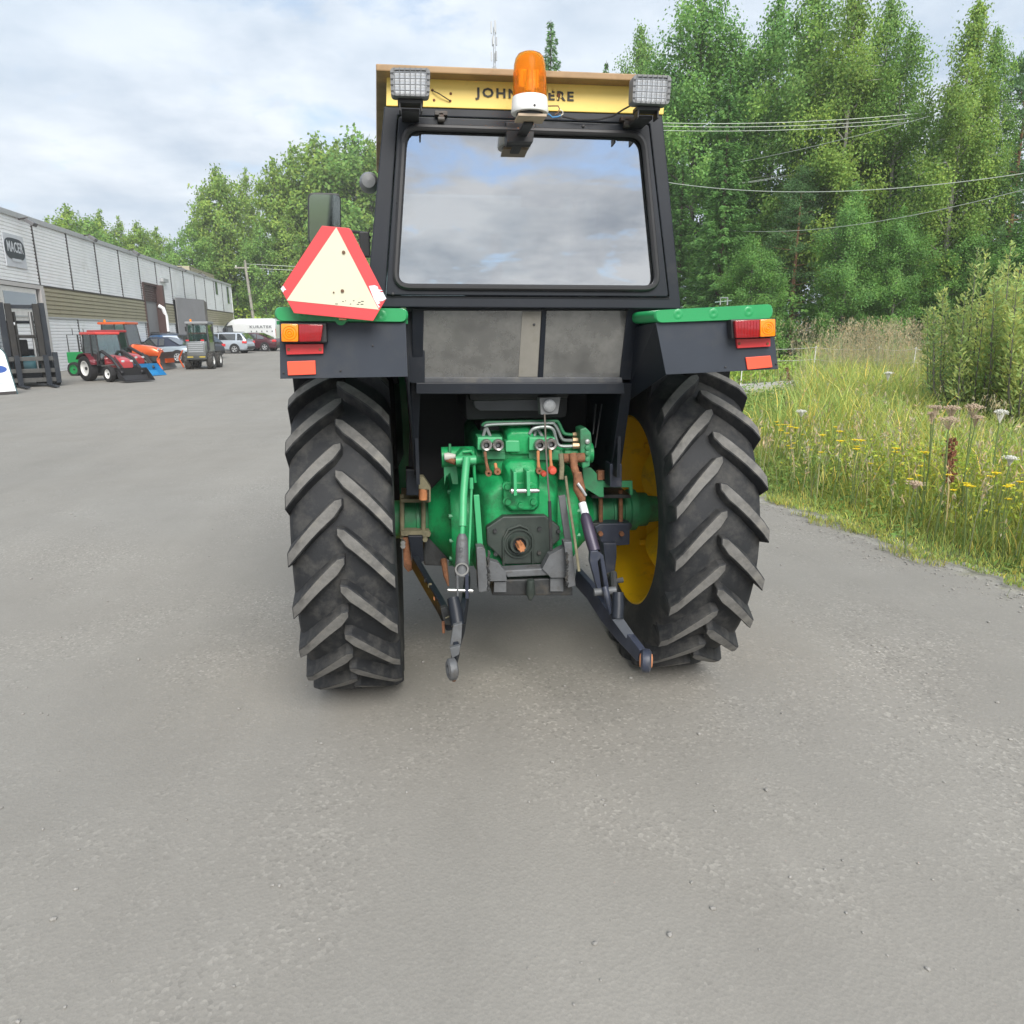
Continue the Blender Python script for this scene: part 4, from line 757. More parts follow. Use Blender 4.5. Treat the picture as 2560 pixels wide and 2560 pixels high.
# ---- work lamps
for q, off in (([(218,158),(450,162),(446,325),(224,318)], 0), ([(1620,196),(1838,205),(1825,370),(1612,360)], 0)):
    P = [PL(*k1(a, b), Vector((0,-0.80,0)), Vector((0,-1,0))) for a, b in q]
    mb = MB(); o4 = round_quad(P, 0.014, 4); cc_ = sum(P, Vector())/4; i4 = [cc_+(p-cc_)*0.86 for p in o4]
    ring(mb, o4, i4, (0,0.05,0)); n = len(o4); bk = [cc_+(p-cc_)*0.6+Vector((0,0.10,0)) for p in o4]; o5 = [p+Vector((0,0.0501,0)) for p in o4]
    mb.add(o5+bk, [(i,(i+1)%n,n+(i+1)%n,n+i) for i in range(n)]+[tuple(range(n,2*n))]); lamp = mb.build('work_lamp', GRYP, TR, smooth=True)
    mb = MB(); n = len(i4); v = [p+Vector((0,0.012,0)) for p in i4]+[cc_+(p-cc_)*0.45+Vector((0,0.05,0)) for p in o4]; mb.add(v, [(i,(i+1)%n,n+(i+1)%n,n+i) for i in range(n)]+[tuple(range(n,2*n))]); sub(mb.build('lamp_reflector', CHR, None, smooth=True), lamp)
    mb = MB(); mb.prism([p+Vector((0,0.008,0)) for p in i4], (0,0.002,0)); sub(mb.build('lamp_glass', glass('lamp_glass', (0.9,0.92,0.93), 0.15, 0.15, (0.85,0.86,0.86), 0.5, 0.15), None), lamp)
    mb = MB()
    for t in np.linspace(0.10, 0.90, 7): mb.tube([P[0].lerp(P[1],t)-Vector((0,0.004,0)), P[3].lerp(P[2],t)-Vector((0,0.004,0))], 0.0016, 5)
    for t in np.linspace(0.18, 0.82, 4): mb.tube([P[0].lerp(P[3],t)-Vector((0,0.004,0)), P[1].lerp(P[2],t)-Vector((0,0.004,0))], 0.0016, 5)
    sub(mb.build('lamp_grille', GRYP, None), lamp)
    mb = MB(); b0 = (P[2]+P[3])/2; mb.box(b0+Vector((0,0.05,-0.008)), (0.085,0.05,0.012)); mb.box(b0+Vector((-0.036,0.05,-0.024)), (0.006,0.05,0.03)); mb.box(b0+Vector((0.036,0.05,-0.024)), (0.006,0.05,0.03)); mb.box(b0+Vector((0,0.14,-0.026)), (0.06,0.14,0.012)); sub(mb.build('lamp_bracket', BKP, None, bevel=0.002), lamp)
# ---- beacon
bc = PL(*k1(1022,425), Vector((0,-0.80,0)), Vector((0,-1,0)))
mb = MB(); mb.lathe([(0.0,0.0),(0.062,0.0),(0.064,0.005),(0.0625,0.016),(0.060,0.044),(0.058,0.050),(0,0.050)], bc, 'Z', 36); bcn = mb.build('beacon_base', WHT, TR, smooth=True)
m = bpy.data.materials.new('amber_dome'); m.use_nodes = True; b = m.node_tree.nodes['Principled BSDF']; b.inputs['Base Color'].default_value = (1.0,0.46,0.05,1); b.inputs['Roughness'].default_value = 0.2; b.inputs['Transmission Weight'].default_value = 0.85; b.inputs['IOR'].default_value = 1.12; AMB = m
mb = MB(); H0 = 0.050; prof = [(0.0575,H0),(0.0575,H0+0.016),(0.0560,H0+0.019),(0.0550,H0+0.070),(0.0530,H0+0.098),(0.048,H0+0.117),(0.040,H0+0.129),(0.026,H0+0.135),(0.0,H0+0.137)]
mb.lathe(prof + [(r_*0.93, h_-0.006) for r_, h_ in reversed(prof[:-1])], bc, 'Z', 36); sub(mb.build('amber_dome', AMB, None, smooth=True), bcn)
mb = MB(); mb.lathe([(0.0,H0+0.02),(0.016,H0+0.02),(0.016,H0+0.04),(0.011,H0+0.055),(0.011,H0+0.085),(0,H0+0.085)], bc, 'Z', 16); mb.box(bc+Vector((0,0.024,H0+0.066)), (0.068,0.004,0.055)); sub(mb.build('rotating_reflector', CHR, None), bcn)
mb = MB()
for q in range(24):
    a = 2*math.pi*q/24; mb.tube([bc+Vector((0.0556*math.cos(a),0.0556*math.sin(a),H0+0.021)), bc+Vector((0.0546*math.cos(a),0.0546*math.sin(a),H0+0.075))], 0.0012, 4)
sub(mb.build('dome_rib', AMB, None), bcn)
mb = MB(); mb.lathe([(0,-0.018),(0.046,-0.010),(0.046,0.0),(0,0.0)], bc, 'Z', 28); sub(mb.build('rubber_foot', BKP, None, smooth=True), bcn)
mb = MB(); mb.b2(bc.x-0.046, bc.x+0.05, bc.y-0.045, bc.y+0.045, bc.z-0.018, bc.z-0.0102); sub(mb.build('beacon_plate', M('pale_wood', (0.42,0.33,0.24), 0.7), None), bcn)
mb = MB(); mb.b2(bc.x-0.018, bc.x+0.018, bc.y+0.02, -0.612, bc.z-0.028, bc.z-0.0182); sub(mb.build('beacon_bracket', BKP, None, bevel=0.004), bcn)
mb = MB(); mb.lathe([(0,-0.002),(0.004,-0.002),(0.005,0.004)], bc+Vector((0.006,-0.063,0.010)), 'Y', 8); sub(mb.build('screw', BKP, None), bcn)
def wire(pts, r_, mt, Y=-0.63): rod('cable', mt, kB, [(a, b, Y) for a, b in pts], r_, n=6)
wire([(1140,1480),(1220,1478),(1300,1478),(1320,1520),(1300,1580),(1250,1610)], 0.0022, M('brown_cable', (0.16,0.09,0.05), 0.6)); wire([(1110,1585),(1170,1610),(1215,1650),(1300,1640),(1340,1620)], 0.0026, M('blue_cable', (0.06,0.22,0.45), 0.5)); wire([(1320,1530),(1370,1560),(1372,1600),(1330,1630)], 0.0020, M('white_cable', (0.6,0.58,0.5), 0.5))
rod('cable', BKP, k1, [(1210,440,-0.63),(1300,460,-0.63),(1420,458,-0.63),(1500,438,-0.63),(1560,400,-0.64),(1625,365,-0.68)], 0.003, n=6)
# ---- mirror on its arm, side lamp
mq = [W(k4, a, b, 0.60) for a, b in ((425,10),(742,10),(748,520),(432,520))]; rq_ = round_quad(mq, 0.03, 5)
mb = MB(); cc_ = sum(mq, Vector())/4; mb.prism([p-cc_ for p in rq_], (0,0.04,0)); mi = mb.build('door_mirror', BKP, TR, bevel=0.006)
m = bpy.data.materials.new('mirror_glass'); m.use_nodes = True; b = m.node_tree.nodes['Principled BSDF']; b.inputs['Metallic'].default_value = 1; b.inputs['Roughness'].default_value = 0.06; b.inputs['Base Color'].default_value = (0.42,0.47,0.46,1)
cc_ = sum(mq, Vector())/4; mi.location = (cc_.x, cc_.y, cc_.z); mi.rotation_euler = (R(5),0,R(9.5)); mb = MB(); mb.prism([(p-cc_)*0.94-Vector((0,0.0015,0)) for p in rq_], (0,0.001,0)); sub(mb.build('mirror_glass', m, None), mi)
mb = MB(); mb.tube([cc_+Vector((0.02,0.045,-0.03)), W(k4,860,385,0.55), W(k4,960,395,0.5), W(k4,1020,440,0.45)], 0.008, 8); mb.build('mirror_arm', BKP, TR, smooth=True)
mb = MB(); q = W(k4, 975, 510, 0.45); mb.box(q, (0.05,0.05,0.12)); mb.build('mirror_mount', BKP, TR, bevel=0.006)
q = PL(*k1(98,818), Vector((0,0.75,0)), Vector((0,-1,0))); mb = MB(); mb.lathe([(0,-0.05),(0.035,-0.045),(0.05,-0.01),(0.052,0.03),(0,0.03)], q, 'Y', 20); mb.build('side_lamp', GRYP, TR, smooth=True)
# ---- front half
loft('bonnet', GRN, [(1.02, oct_(0.30,0.92,1.50,0.06)), (2.2, oct_(0.29,0.92,1.44,0.07)), (2.55, oct_(0.26,0.92,1.36,0.08))], bev=0.01)
loft('engine_block', DKM, [(0.2, oct_(0.20,0.5,0.98,0.04)), (1.4, oct_(0.20,0.5,0.95,0.04)), (2.5, oct_(0.20,0.55,0.93,0.04))], bev=0.01)
mb = MB(); mb.tube([(0.15,1.7,1.45),(0.15,1.7,2.3)], 0.04, 14); mb.build('exhaust_pipe', DKM, TR, smooth=True)
lx('front_axle', DKM, [(0,-0.7),(0.05,-0.7),(0.05,0.7),(0,0.7)], (0,2.25,0.45), 14)
for sx in (-1, 1):
    mb = MB(); mb.lathe([(0.27,-0.10),(0.33,-0.125),(0.42,-0.13),(0.455,-0.11),(0.465,0),(0.455,0.11),(0.42,0.13),(0.33,0.125),(0.27,0.10)], (sx*0.72,2.25,0.465), 'X', 32); ft = mb.build('front_tyre', RUB, TR, smooth=True)
    mb = MB(); mb.lathe([(0.28,-0.10),(0.25,-0.05),(0.25,0.0),(0.1,0.02*sx),(0.0,0.03*sx),(0.0,0.05*sx),(0.1,0.04*sx),(0.25,0.02*sx),(0.28,0.10)], (sx*0.72,2.25,0.465), 'X', 28); sub(mb.build('front_rim', YEL, None, smooth=True), ft)
mb = MB(); mb.b2(0.30,0.62,0.45,0.95,0.55,0.62); mb.b2(-0.62,-0.30,0.45,0.95,0.55,0.62); mb.build('step', BLK, TR, bevel=0.005)
# ------------------------------------------------------------------ industrial hall along the left
bd = ray(943, 832); BD = Vector((bd.x, bd.y, 0)).normalized(); BN = Vector((BD.y, -BD.x, 0))      # along the wall / out of the wall
DW = 14.6; BP = CAM - BN*DW; BP.z = 0
def WU(px, py): p = PL(px, py, BP, BN); return (p-BP).dot(BD), p.z        # pixel -> distance along the wall, height
HALL = thing('industrial_hall', 'long white ribbed metal hall with a tan band along the left', 'building', BP, math.atan2(BD.y, BD.x))
# local frame: x along the wall (away), y to the left of travel = into the building, so outside is -y
WP = M('white_wall_sheet', (0.86,0.87,0.87), 0.5, var=0.06, scale=0.8, dirt=(0.64,0.64,0.62), damt=0.2, dscale=0.9)
TN = M('tan_wall_sheet', (0.34,0.31,0.21), 0.55, var=0.08, scale=0.8, dirt=(0.22,0.20,0.15), damt=0.2, dscale=1.2)
SEAM = M('seam_strip_brown', (0.045,0.038,0.036), 0.6, var=0.2)
TRIM = M('roof_trim_grey', (0.40,0.41,0.41), 0.5, var=0.1)
BRN = M('brown_door', (0.075,0.042,0.038), 0.6, var=0.15); GDR = M('grey_door', (0.20,0.20,0.205), 0.55, var=0.12, scale=1)
def ribs(u0, u1, z0, z1, pitch, depth, mat, name, parent=HALL, y=0.0):
    n = max(1, round((z1-z0)/pitch)); p = (z1-z0)/n; mb = MB(); prof = []
    for i in range(n):
        z = z0+i*p; prof += [(z, -depth), (z+p*0.62, -depth), (z+p*0.74, 0), (z+p*0.92, 0)]
    prof.append((z1, -depth)); v = [(u, y+d, z) for z, d in prof for u in (u0, u1)]
    mb.add(v, [(2*i, 2*i+1, 2*i+3, 2*i+2) for i in range(len(prof)-1)]); return mb.build(name, mat, parent)
ZT = 6.45; ZM = 3.83; ZB = 2.50
u_first = WU(78,580)[0]; PITCH = (WU(390,700)[0]-u_first)/5
seams = [u_first + PITCH*i for i in range(-3, 16)]; UEND = WU(576,720)[0]; seams = [u for u in seams if u < UEND-1]
ends = seams + [UEND]
d0, d1 = WU(355,715)[0], WU(388,720)[0]     # doorway 1
e0, e1 = WU(430,745)[0], WU(512,760)[0]     # doorway 2
for i in range(len(ends)-1):
    a, b = ends[i], ends[i+1]
    zt_ = ZT
    cuts = [(a, b)]
    for (q0, q1) in ((d0, d1), (e0, e1)):
        nc = []
        for (x0, x1) in cuts:
            if q1 <= x0 or q0 >= x1: nc.append((x0, x1)); continue
            if x0 < q0: nc.append((x0, q0))
            if q1 < x1: nc.append((q1, x1))
        cuts = nc
    ribs(a+0.04, b-0.04, ZM+0.03 , zt_, 0.145, 0.030, WP, 'wall_panel')
    for (x0, x1) in cuts:
        if x1-x0 < 0.15: continue
        if i != 2: ribs(x0, x1, ZB, ZM-0.03, 0.19, 0.05, TN, 'band_panel', y=-0.01)
        ribs(x0+0.03, x1-0.03, -0.4, ZB-0.05, 0.145, 0.030, WP, 'lower_panel')
    mb = MB(); mb.b2(a-0.045, a+0.045, -0.055, 0.02, ZM-0.02, ZT); mb.build('seam_strip', SEAM, HALL)
    if not any(q0-0.1 < a < q1+0.1 for q0, q1 in ((d0,d1),(e0,e1))): mb = MB(); mb.b2(a-0.04, a+0.04, -0.05, 0.02, -0.4, ZB-0.05); mb.build('seam_strip', SEAM, HALL)
U0 = ends[0]
mb = MB(); mb.b2(U0, UEND, 0.06, 14, -0.6, ZT-0.05); mb.build('hall_body', M('hall_core', (0.12,0.12,0.12), 0.8), HALL)
mb = MB(); mb.b2(U0, UEND+0.05, -0.10, 14.1, ZT, ZT+0.22); mb.build('roof_edge', TRIM, HALL, bevel=0.02)
for (z0, z1, dd) in ((ZM-0.035, ZM+0.03, -0.075), (ZB-0.06, ZB+0.01, -0.085)): [MB().b2(q0, q1, dd, 0.02, z0, z1).build('drip_rail', SEAM if z1 > 3 else TRIM, HALL) for q0, q1 in ((U0, d0-0.1), (d1+0.4, e0-0.1), (e1+0.1, UEND))]
mb = MB(); mb.b2(UEND-0.02, UEND+0.06, -0.07, 14, -0.6, ZT); mb.build('end_wall', WP, HALL)
# raised tan block at the far end
t0 = WU(520,690)[0]; mb = MB(); mb.b2(t0, UEND-0.3, 1.5, 9, ZT+0.22, ZT+1.15); tb_o = mb.build('roof_block', TN, HALL); ribs(t0, UEND-0.3, ZT+0.25, ZT+1.12, 0.19, 0.05, TN, 'block_panel', y=1.47)
# doorway 1: deep brown frame, grey leaf
zt1 = WU(370,713)[1]
mb = MB(); mb.b2(d0-0.10, d0+0.02, -0.12, 0.9, -0.3, zt1+0.1); mb.build('door_jamb', BRN, HALL); mb = MB(); mb.b2(d1-0.05, d1+0.35, -0.45, 0.9, -0.3, zt1+0.1); mb.build('door_jamb', BRN, HALL); mb = MB(); mb.b2(d0, d1, -0.12, 0.9, zt1-0.02, zt1+0.12); mb.build('door_lintel', BRN, HALL)
mb = MB(); mb.b2(d0+0.02, d1-0.05, 0.035, 0.055, -0.3, zt1); mb.build('door_leaf', GDR, HALL)
mb = MB(); mb.b2(d0-0.1, d1+0.3, -0.03, 0.0, ZM, zt1+0.1); mb.build('door_header', BRN, HALL)
# drainpipe by the door
ud = WU(397,800)[0]; mb = MB(); mb.tube([(ud,-0.1,3.6),(ud,-0.35,3.45),(ud+0.15,-0.45,2.9),(ud+0.15,-0.45,1.9)], 0.13, 10); dp = mb.build('drainpipe', WP, HALL, smooth=True); mb = MB(); mb.tube([(ud+0.15,-0.45,1.9),(ud+0.15,-0.45,0.0)], 0.15, 10); sub(mb.build('pipe_guard', BLU, None, smooth=True), dp)
# doorway 2: a grey leaf swung open and a brown one
def leaf(px0, px1, pyt, nm, mat, off0, off1):
    a, b = WU(px0, pyt)[0], WU(px1, pyt)[0]; zt = WU((px0+px1)/2, pyt)[1]*0.97
    mb = MB(); mb.prism([(a, -off0, 0.15), (b, -off1, 0.15), (b, -off1, zt), (a, -off0, zt)], (0.02,-0.06,0)); return mb.build(nm, mat, HALL)
leaf(431,462,742,'door_leaf',GDR,0.15,1.3); lf = leaf(463,497,748,'door_leaf',M('taupe_door', (0.10,0.078,0.072), 0.6, var=0.12),1.25,0.5)
mb = MB(); mb.b2(e0, e1, -0.06, 0.05, -0.2, WU(500,760)[1]); mb.build('door_opening', VOID, HALL)
# window at the near end: pale frame with a grey pane
a, b = WU(0,730)[0], WU(104,730)[0]; zt = WU(50,716)[1]; z0 = WU(50,775)[1]
mb = MB(); mb.b2(a-2, b, -0.10, 0.0, zt-0.02, zt+0.14); wf = mb.build('window_surround', M('pale_frame', (0.50,0.48,0.46), 0.5, var=0.08), HALL); FRM = MATS['pale_frame']
mb = MB(); mb.b2(b-0.35, b, -0.12, 0.05, -0.3, zt); sub(mb.build('frame_post', FRM, None), wf)
a2, b2_ = WU(4,740)[0], WU(84,740)[0]; mb = MB(); mb.b2(a2-0.3, b2_+0.15, -0.06, 0.05, z0-0.5, zt-0.05); win = mb.build('window', M('frame_white', (0.62,0.61,0.58), 0.5), HALL)
mb = MB(); mb.b2(a2, b2_, -0.075, -0.062, z0+0.05, zt-0.25); sub(mb.build('pane', glass('hall_pane', (0.3,0.32,0.3), 0.2, 0.05, (0.22,0.25,0.23), 0.7), None), win)
mb = MB(); mb.b2(a-2, b-0.4, 0.03, 0.05, -0.3, z0-0.4); sub(mb.build('door_sheet', GDR, None), win)
# round-cornered name board
sa, sb = WU(3,600)[0], WU(62,660)[0]; zs0, zs1 = WU(30,667)[1], WU(30,587)[1]
mb = MB(); mb.b2(sa, sb, -0.075, -0.035, zs0, zs1); sg = mb.build('name_board', M('board_silver', (0.55,0.57,0.60), 0.45, var=0.06), HALL)
cx_, cz_ = (sa+sb)/2-0.02, (WU(34,603)[1]+WU(34,644)[1])/2; rx, rz2 = (WU(59,630)[0]-WU(10,620)[0])/2, (WU(34,598)[1]-WU(34,650)[1])/2
mb = MB(); pts = []
for q in range(40):
    t = 2*math.pi*q/40; c_, s_ = math.cos(t), math.sin(t); e = 0.55; pts.append((cx_+rx*math.copysign(abs(c_)**e, c_), -0.076, cz_+rz2*math.copysign(abs(s_)**0.8, s_)))
mb.prism(pts, (0,-0.02,0)); em = mb.build('emblem', M('emblem_dark', (0.022,0.028,0.036), 0.45), None); sub(em, sg)
for txt, size, dz, sp_ in (('MACER', 0.50, -0.12, 1.05), ('TRAKTORIT', 0.22, -0.50, 1.1)):
    if txt != 'MACER': continue
    me = text_mesh(txt, size, 0.004, 0.01, sp_); xs = [v.co.x for v in me.vertices]; s_ = 1.62*rx/(max(xs)-min(xs))
    for v in me.vertices: v.co = (cx_+v.co.x*s_, -0.0965-(0.003 if v.co.z > 0 else -0.002), cz_+dz+v.co.y*1.15)
    letters(me, M('letter_silver', (0.55,0.57,0.60), 0.4), sg)
mb = MB(); mb.b2(cx_-rx*0.45, cx_+rx*0.5, -0.099, -0.097, cz_-0.50, cz_-0.38); sub(mb.build('tagline', MATS['letter_silver'], None), sg)
# floodlights under the roof edge
for (px, py) in ((42,556),(203,596),(316,632),(440,674),(492,688)):
    u_, z_ = WU(px, py); mb = MB(); mb.tube([(u_+0.15,-0.02,z_+0.15),(u_+0.1,-0.40,z_+0.20)], 0.03, 6); fl = mb.build('floodlight', SEAM, HALL); mb = MB(); mb.box((u_,-0.55,z_), (0.42,0.34,0.16), Matrix.Rotation(R(35),3,'X')); sub(mb.build('lamp_head', M('flood_grey', (0.12,0.12,0.125), 0.5), None, bevel=0.02), fl)
for (px0, px1, py) in ((399,416,700),):
    u_, z_ = WU(px0, py); mb = MB(); mb.b2(u_, u_+1.3, -0.25, -0.03, z_-0.1, z_+0.12); mb.build('vent_box', TRIM, HALL)
for (px, py, h_) in ((540,720,1.2),(569,738,1.6)):
    u_, z_ = WU(px, py); mb = MB(); mb.b2(u_-0.5, u_+0.4, -0.06, -0.031, z_-h_/2, z_+h_/2); mb.build('small_window', glass('far_pane', (0.1,0.12,0.14), 0.2, 0.05, (0.08,0.1,0.12), 0.8), HALL)
# ------------------------------------------------------------------ utility pole, power lines, mast
WOOD = M('weathered_wood', (0.30,0.28,0.25), 0.85, var=0.25, scale=5)
def at_bearing(px, dist):           # a point on the ground under pixel column px (taken at the horizon) at a distance
    d = ray(px, 832); h = Vector((d.x, d.y, 0)).normalized(); return Vector((CAM.x+h.x*dist, CAM.y+h.y*dist, 0)), h
def elev(px, py, dist): d = ray(px, py); return CAM.z + dist*d.z/math.hypot(d.x, d.y)
p, h = at_bearing(640, 92); zt = elev(626, 650, 92); zg = hill(p.x, p.y)+G(p.x, p.y)-0.1
up_ = thing('utility_pole', 'weathered wooden utility pole with crossarm on the slope beyond the white van', 'pole', (p.x, p.y, zg))
lean = Vector((-0.55, 0, zt-zg)); mb = MB(); mb.tube([(0,0,-0.3), lean], [0.19,0.14], 10); mb.build('pole', WOOD, up_, smooth=True); mb = MB(); mb.box(lean*0.90, (2.4,0.12,0.14)); ca_ = mb.build('crossarm', WOOD, up_)
for q in (-1.05,0,1.05): mb = MB(); mb.lathe([(0,0),(0.06,0),(0.07,0.12),(0.03,0.2),(0,0.2)], lean*0.90+Vector((q,0,0.07)), 'Z', 8); sub(mb.build('insulator', WHT, None), ca_)
ALU = M('aluminium_wire', (0.50,0.54,0.48), 0.5, metal=0.2)
def cable(name, label, pts, r_, sag=0.5, grp='overhead lines'):
    A, B = pts; P = [A.lerp(B, t) - Vector((0,0,4*sag*t*(1-t))) for t in np.linspace(0, 1, 25)]; mb = MB(); mb.tube(P, r_, 5); o = mb.build(name, ALU, smooth=True); tag(o, label, 'power line', grp); return o
def PD(px, py, dist): d = ray(px, py); return CAM + d*(dist/math.hypot(d.x, d.y))
k7 = K(1600,0,2.0125)
for lab, a, da, b, db, sg_ in (
    ('uppermost thin overhead wire crossing the trees right of the cab', (60,617), 35, (1860,516), 40, 0.3), ('second overhead wire from the top, just under the uppermost one', (60,633), 35.2, (1860,540), 40.2, 0.3), ('third overhead wire, lowest of the close bunch beside the cab', (60,655), 35.4, (1860,556), 40.4, 0.3),
    ('short overhead wire rising steeply into the top bunch of wires', (440,826), 41, (1440,590), 34, 0.1), ('steep overhead wire rising from the spruce to the bright birch', (455,929), 41, (1850,619), 40, 0.2), ('lower twin of the steep overhead wire at the bright birch', (460,933), 41.2, (1850,628), 40.2, 0.2),
    ('almost level overhead wire running out of the right edge of the picture', (60,905), 33, (2100,845), 28, 0.55), ('lowest overhead wire, rising towards the right edge of the picture', (450,1160), 40, (2100,908), 28, 0.5)):
    cable('power_line', lab, (PD(*k7(*a), da), PD(*k7(*b), db)), 0.0125, sg_)
for dz, lb in ((0.95,'upper wire leaving the utility pole towards the tractor'),(0.90,'lower wire leaving the utility pole towards the tractor')):
    A = Vector((p.x,p.y,zg))+lean*dz; cable('power_line', lb, (A, A+Vector((60,-14,0.4))), 0.03, 1.2, 'pole wires')
p, h = at_bearing(1244, 170); zt = elev(1234, 55, 170)
ms = thing('radio_mast', 'thin lattice radio mast with small antennas, rising behind the cab roof', 'mast', (p.x, p.y, hill(p.x,p.y)))
STL = M('mast_steel', (0.25,0.26,0.27), 0.5, metal=0.3)
H_ = zt-hill(p.x,p.y)
for q in range(3):
    a = 2*math.pi*q/3; mb = MB(); mb.tube([(0.5*math.cos(a),0.5*math.sin(a),0),(0.22*math.cos(a),0.22*math.sin(a),H_*0.985)], 0.05, 5); mb.build('mast_leg', STL, ms)
mb = MB()
for i in range(60):
    z0_ = H_*i/60*0.985; z1_ = H_*(i+1)/60*0.985; r0 = 0.5-0.28*i/60; a = 2*math.pi*(i % 3)/3; mb.tube([(r0*math.cos(a),r0*math.sin(a),z0_),(r0*math.cos(a+2.094),r0*math.sin(a+2.094),z1_)], 0.03, 4); mb.tube([(r0*math.cos(a+2.094),r0*math.sin(a+2.094),z0_),(r0*math.cos(a+4.19),r0*math.sin(a+4.19),z1_)], 0.03, 4)
struct(mb.build('lattice', STL, ms), 'stuff')
for f_, rr, hh in ((0.985,0.55,2.2),(0.945,0.5,1.6),(0.90,0.6,1.8),(0.86,0.45,1.4),(0.83,0.6,2.0)):
    for q in range(3):
        a = 2*math.pi*q/3+f_*20; mb = MB(); mb.box((rr*math.cos(a),rr*math.sin(a),H_*f_), (0.28,0.28,hh)); mb.build('antenna', M('antenna_grey', (0.42,0.43,0.44), 0.5) if q else STL, ms, bevel=0.05)
# ------------------------------------------------------------------ white rope fence behind the verge
fz = thing('rope_fence', 'low white rope fence on thin posts across the meadow behind the verge', 'fence', (0,0,0))
PST = M('white_fence_plastic', (0.75,0.75,0.73), 0.5)
fp = []
for (px, dist) in ((1860,23.5),(2041,23.0),(2200,22.4),(2292,21.5),(2420,21),(2620,20)):
    q, h = at_bearing(px, dist); fp.append(q); mb = MB(); mb.tube([(q.x,q.y,0),(q.x+0.03,q.y,1.22)], 0.013, 6); mb.build('post', PST, fz)
for z_ in (1.18, 0.85):
    mb = MB(); P = []
    for a, b in zip(fp, fp[1:]): P += [a.lerp(b,t)+Vector((0,0,z_-0.06*4*t*(1-t))) for t in np.linspace(0,0.9,6)]
    mb.tube(P, 0.005, 5); mb.build('rope', PST, fz)
# ------------------------------------------------------------------ vehicles (local: +X forward, origin on the ground under the middle)
CGL = glass('car_glass', (0.10,0.13,0.14), 0.22, 0.03, (0.03,0.04,0.045), 0.55)
CGLT = glass('tinted_cab_glass', (0.62,0.78,0.74), 0.14, 0.03, (0.10,0.16,0.15), 0.16)
ALW = M('alloy_wheel', (0.60,0.61,0.62), 0.3, metal=0.6, var=0.05); TYR = M('car_tyre', (0.018,0.018,0.019), 0.8)
HEADL = M('headlamp', (0.7,0.72,0.74), 0.15, metal=0.4)
def wheel(root, x, y, r_, wd, name='wheel', rim=ALW, spokes=5, tyre=TYR, rr=0.66, lugs=0):
    s = 1 if y > 0 else -1
    mb = MB(); mb.lathe([(r_*rr,-wd*0.45),(r_*0.85,-wd*0.5),(r_*0.96,-wd*0.45),(r_,-wd*0.25),(r_,wd*0.25),(r_*0.96,wd*0.45),(r_*0.85,wd*0.5),(r_*rr,wd*0.45)], (0,0,0), 'Y', 28); ty = mb.build(name, tyre, root, smooth=True); ty.location = (x, y, r_)
    mb = MB(); o = wd*0.30*s
    mb.lathe([(r_*rr,-wd*0.4*s),(r_*rr*0.97,wd*0.42*s),(r_*rr*0.90,wd*0.44*s),(r_*rr*0.86,wd*0.2*s),(r_*0.1,wd*0.15*s),(0,wd*0.15*s)], (0,0,0), 'Y', 28); rm = mb.build('rim', rim if not spokes else DKM, ty, smooth=True)
    if spokes:
        mb = MB(); mb.lathe([(r_*rr*0.99,wd*0.38*s),(r_*rr*0.95,wd*0.47*s),(r_*rr*0.86,wd*0.44*s),(r_*rr*0.86,wd*0.3*s)], (0,0,0), 'Y', 28); mb.lathe([(r_*0.17,wd*0.25*s),(r_*0.15,wd*0.43*s),(0,wd*0.45*s)], (0,0,0), 'Y', 16)
        for q in range(spokes):
            a = 2*math.pi*q/spokes+0.3; c_ = Vector((math.cos(a)*r_*0.38, wd*0.40*s, math.sin(a)*r_*0.38)); mb.box(c_, (r_*0.62, wd*0.10, r_*0.17), Matrix.Rotation(-a,3,'Y'))
        sub(mb.build('spokes', rim, None, smooth=True), ty)
    else:
        mb = MB(); mb.lathe([(r_*0.13,wd*0.15*s),(r_*0.12,wd*0.30*s),(r_*0.07,wd*0.34*s),(0,wd*0.34*s)], (0,0,0), 'Y', 14); sub(mb.build('hub', DKM, None, smooth=True), ty)
    if lugs:
        for q in range(lugs):
            for sd_ in (-1, 1):
                a = 2*math.pi*(q+(0.5 if sd_ > 0 else 0))/lugs; mb = None
                if 'l' not in wheel.__dict__.setdefault('cache', {}).setdefault((r_, wd, sd_), {}):
                    mb = MB(); mb.box((0, sd_*wd*0.26, r_), (r_*0.07, wd*0.55, r_*0.11), Matrix.Rotation(R(-38*sd_),3,'Z')); o_ = mb.build('lug', tyre, None); wheel.cache[(r_, wd, sd_)]['l'] = o_.data; bpy.data.objects.remove(o_)
                lo = link('lug', wheel.cache[(r_, wd, sd_)]['l'], ty); lo.rotation_euler = (0, a, 0)
    return ty
def skin(secs, name, mat, root, bev=0.0, smooth=True):
    """secs: list of (x, [(y,z)...]) half sections from bottom centre line outward to top; mirrored"""
    mb = MB(); n = len(secs[0][1]); v = []
    for x, ps in secs:
        full = [(x, y, z) for y, z in ps] + [(x, -y, z) for y, z in reversed(ps)]; v += full
    m_ = 2*n; fs = [tuple(range(m_)), tuple(range((len(secs)-1)*m_, len(secs)*m_))[::-1]]
    for i in range(len(secs)-1):
        for q in range(m_): fs.append((i*m_+q, i*m_+(q+1) % m_, (i+1)*m_+(q+1) % m_, (i+1)*m_+q))
    mb.add(v, fs); return mb.build(name, mat, root, smooth=smooth, bevel=bev)
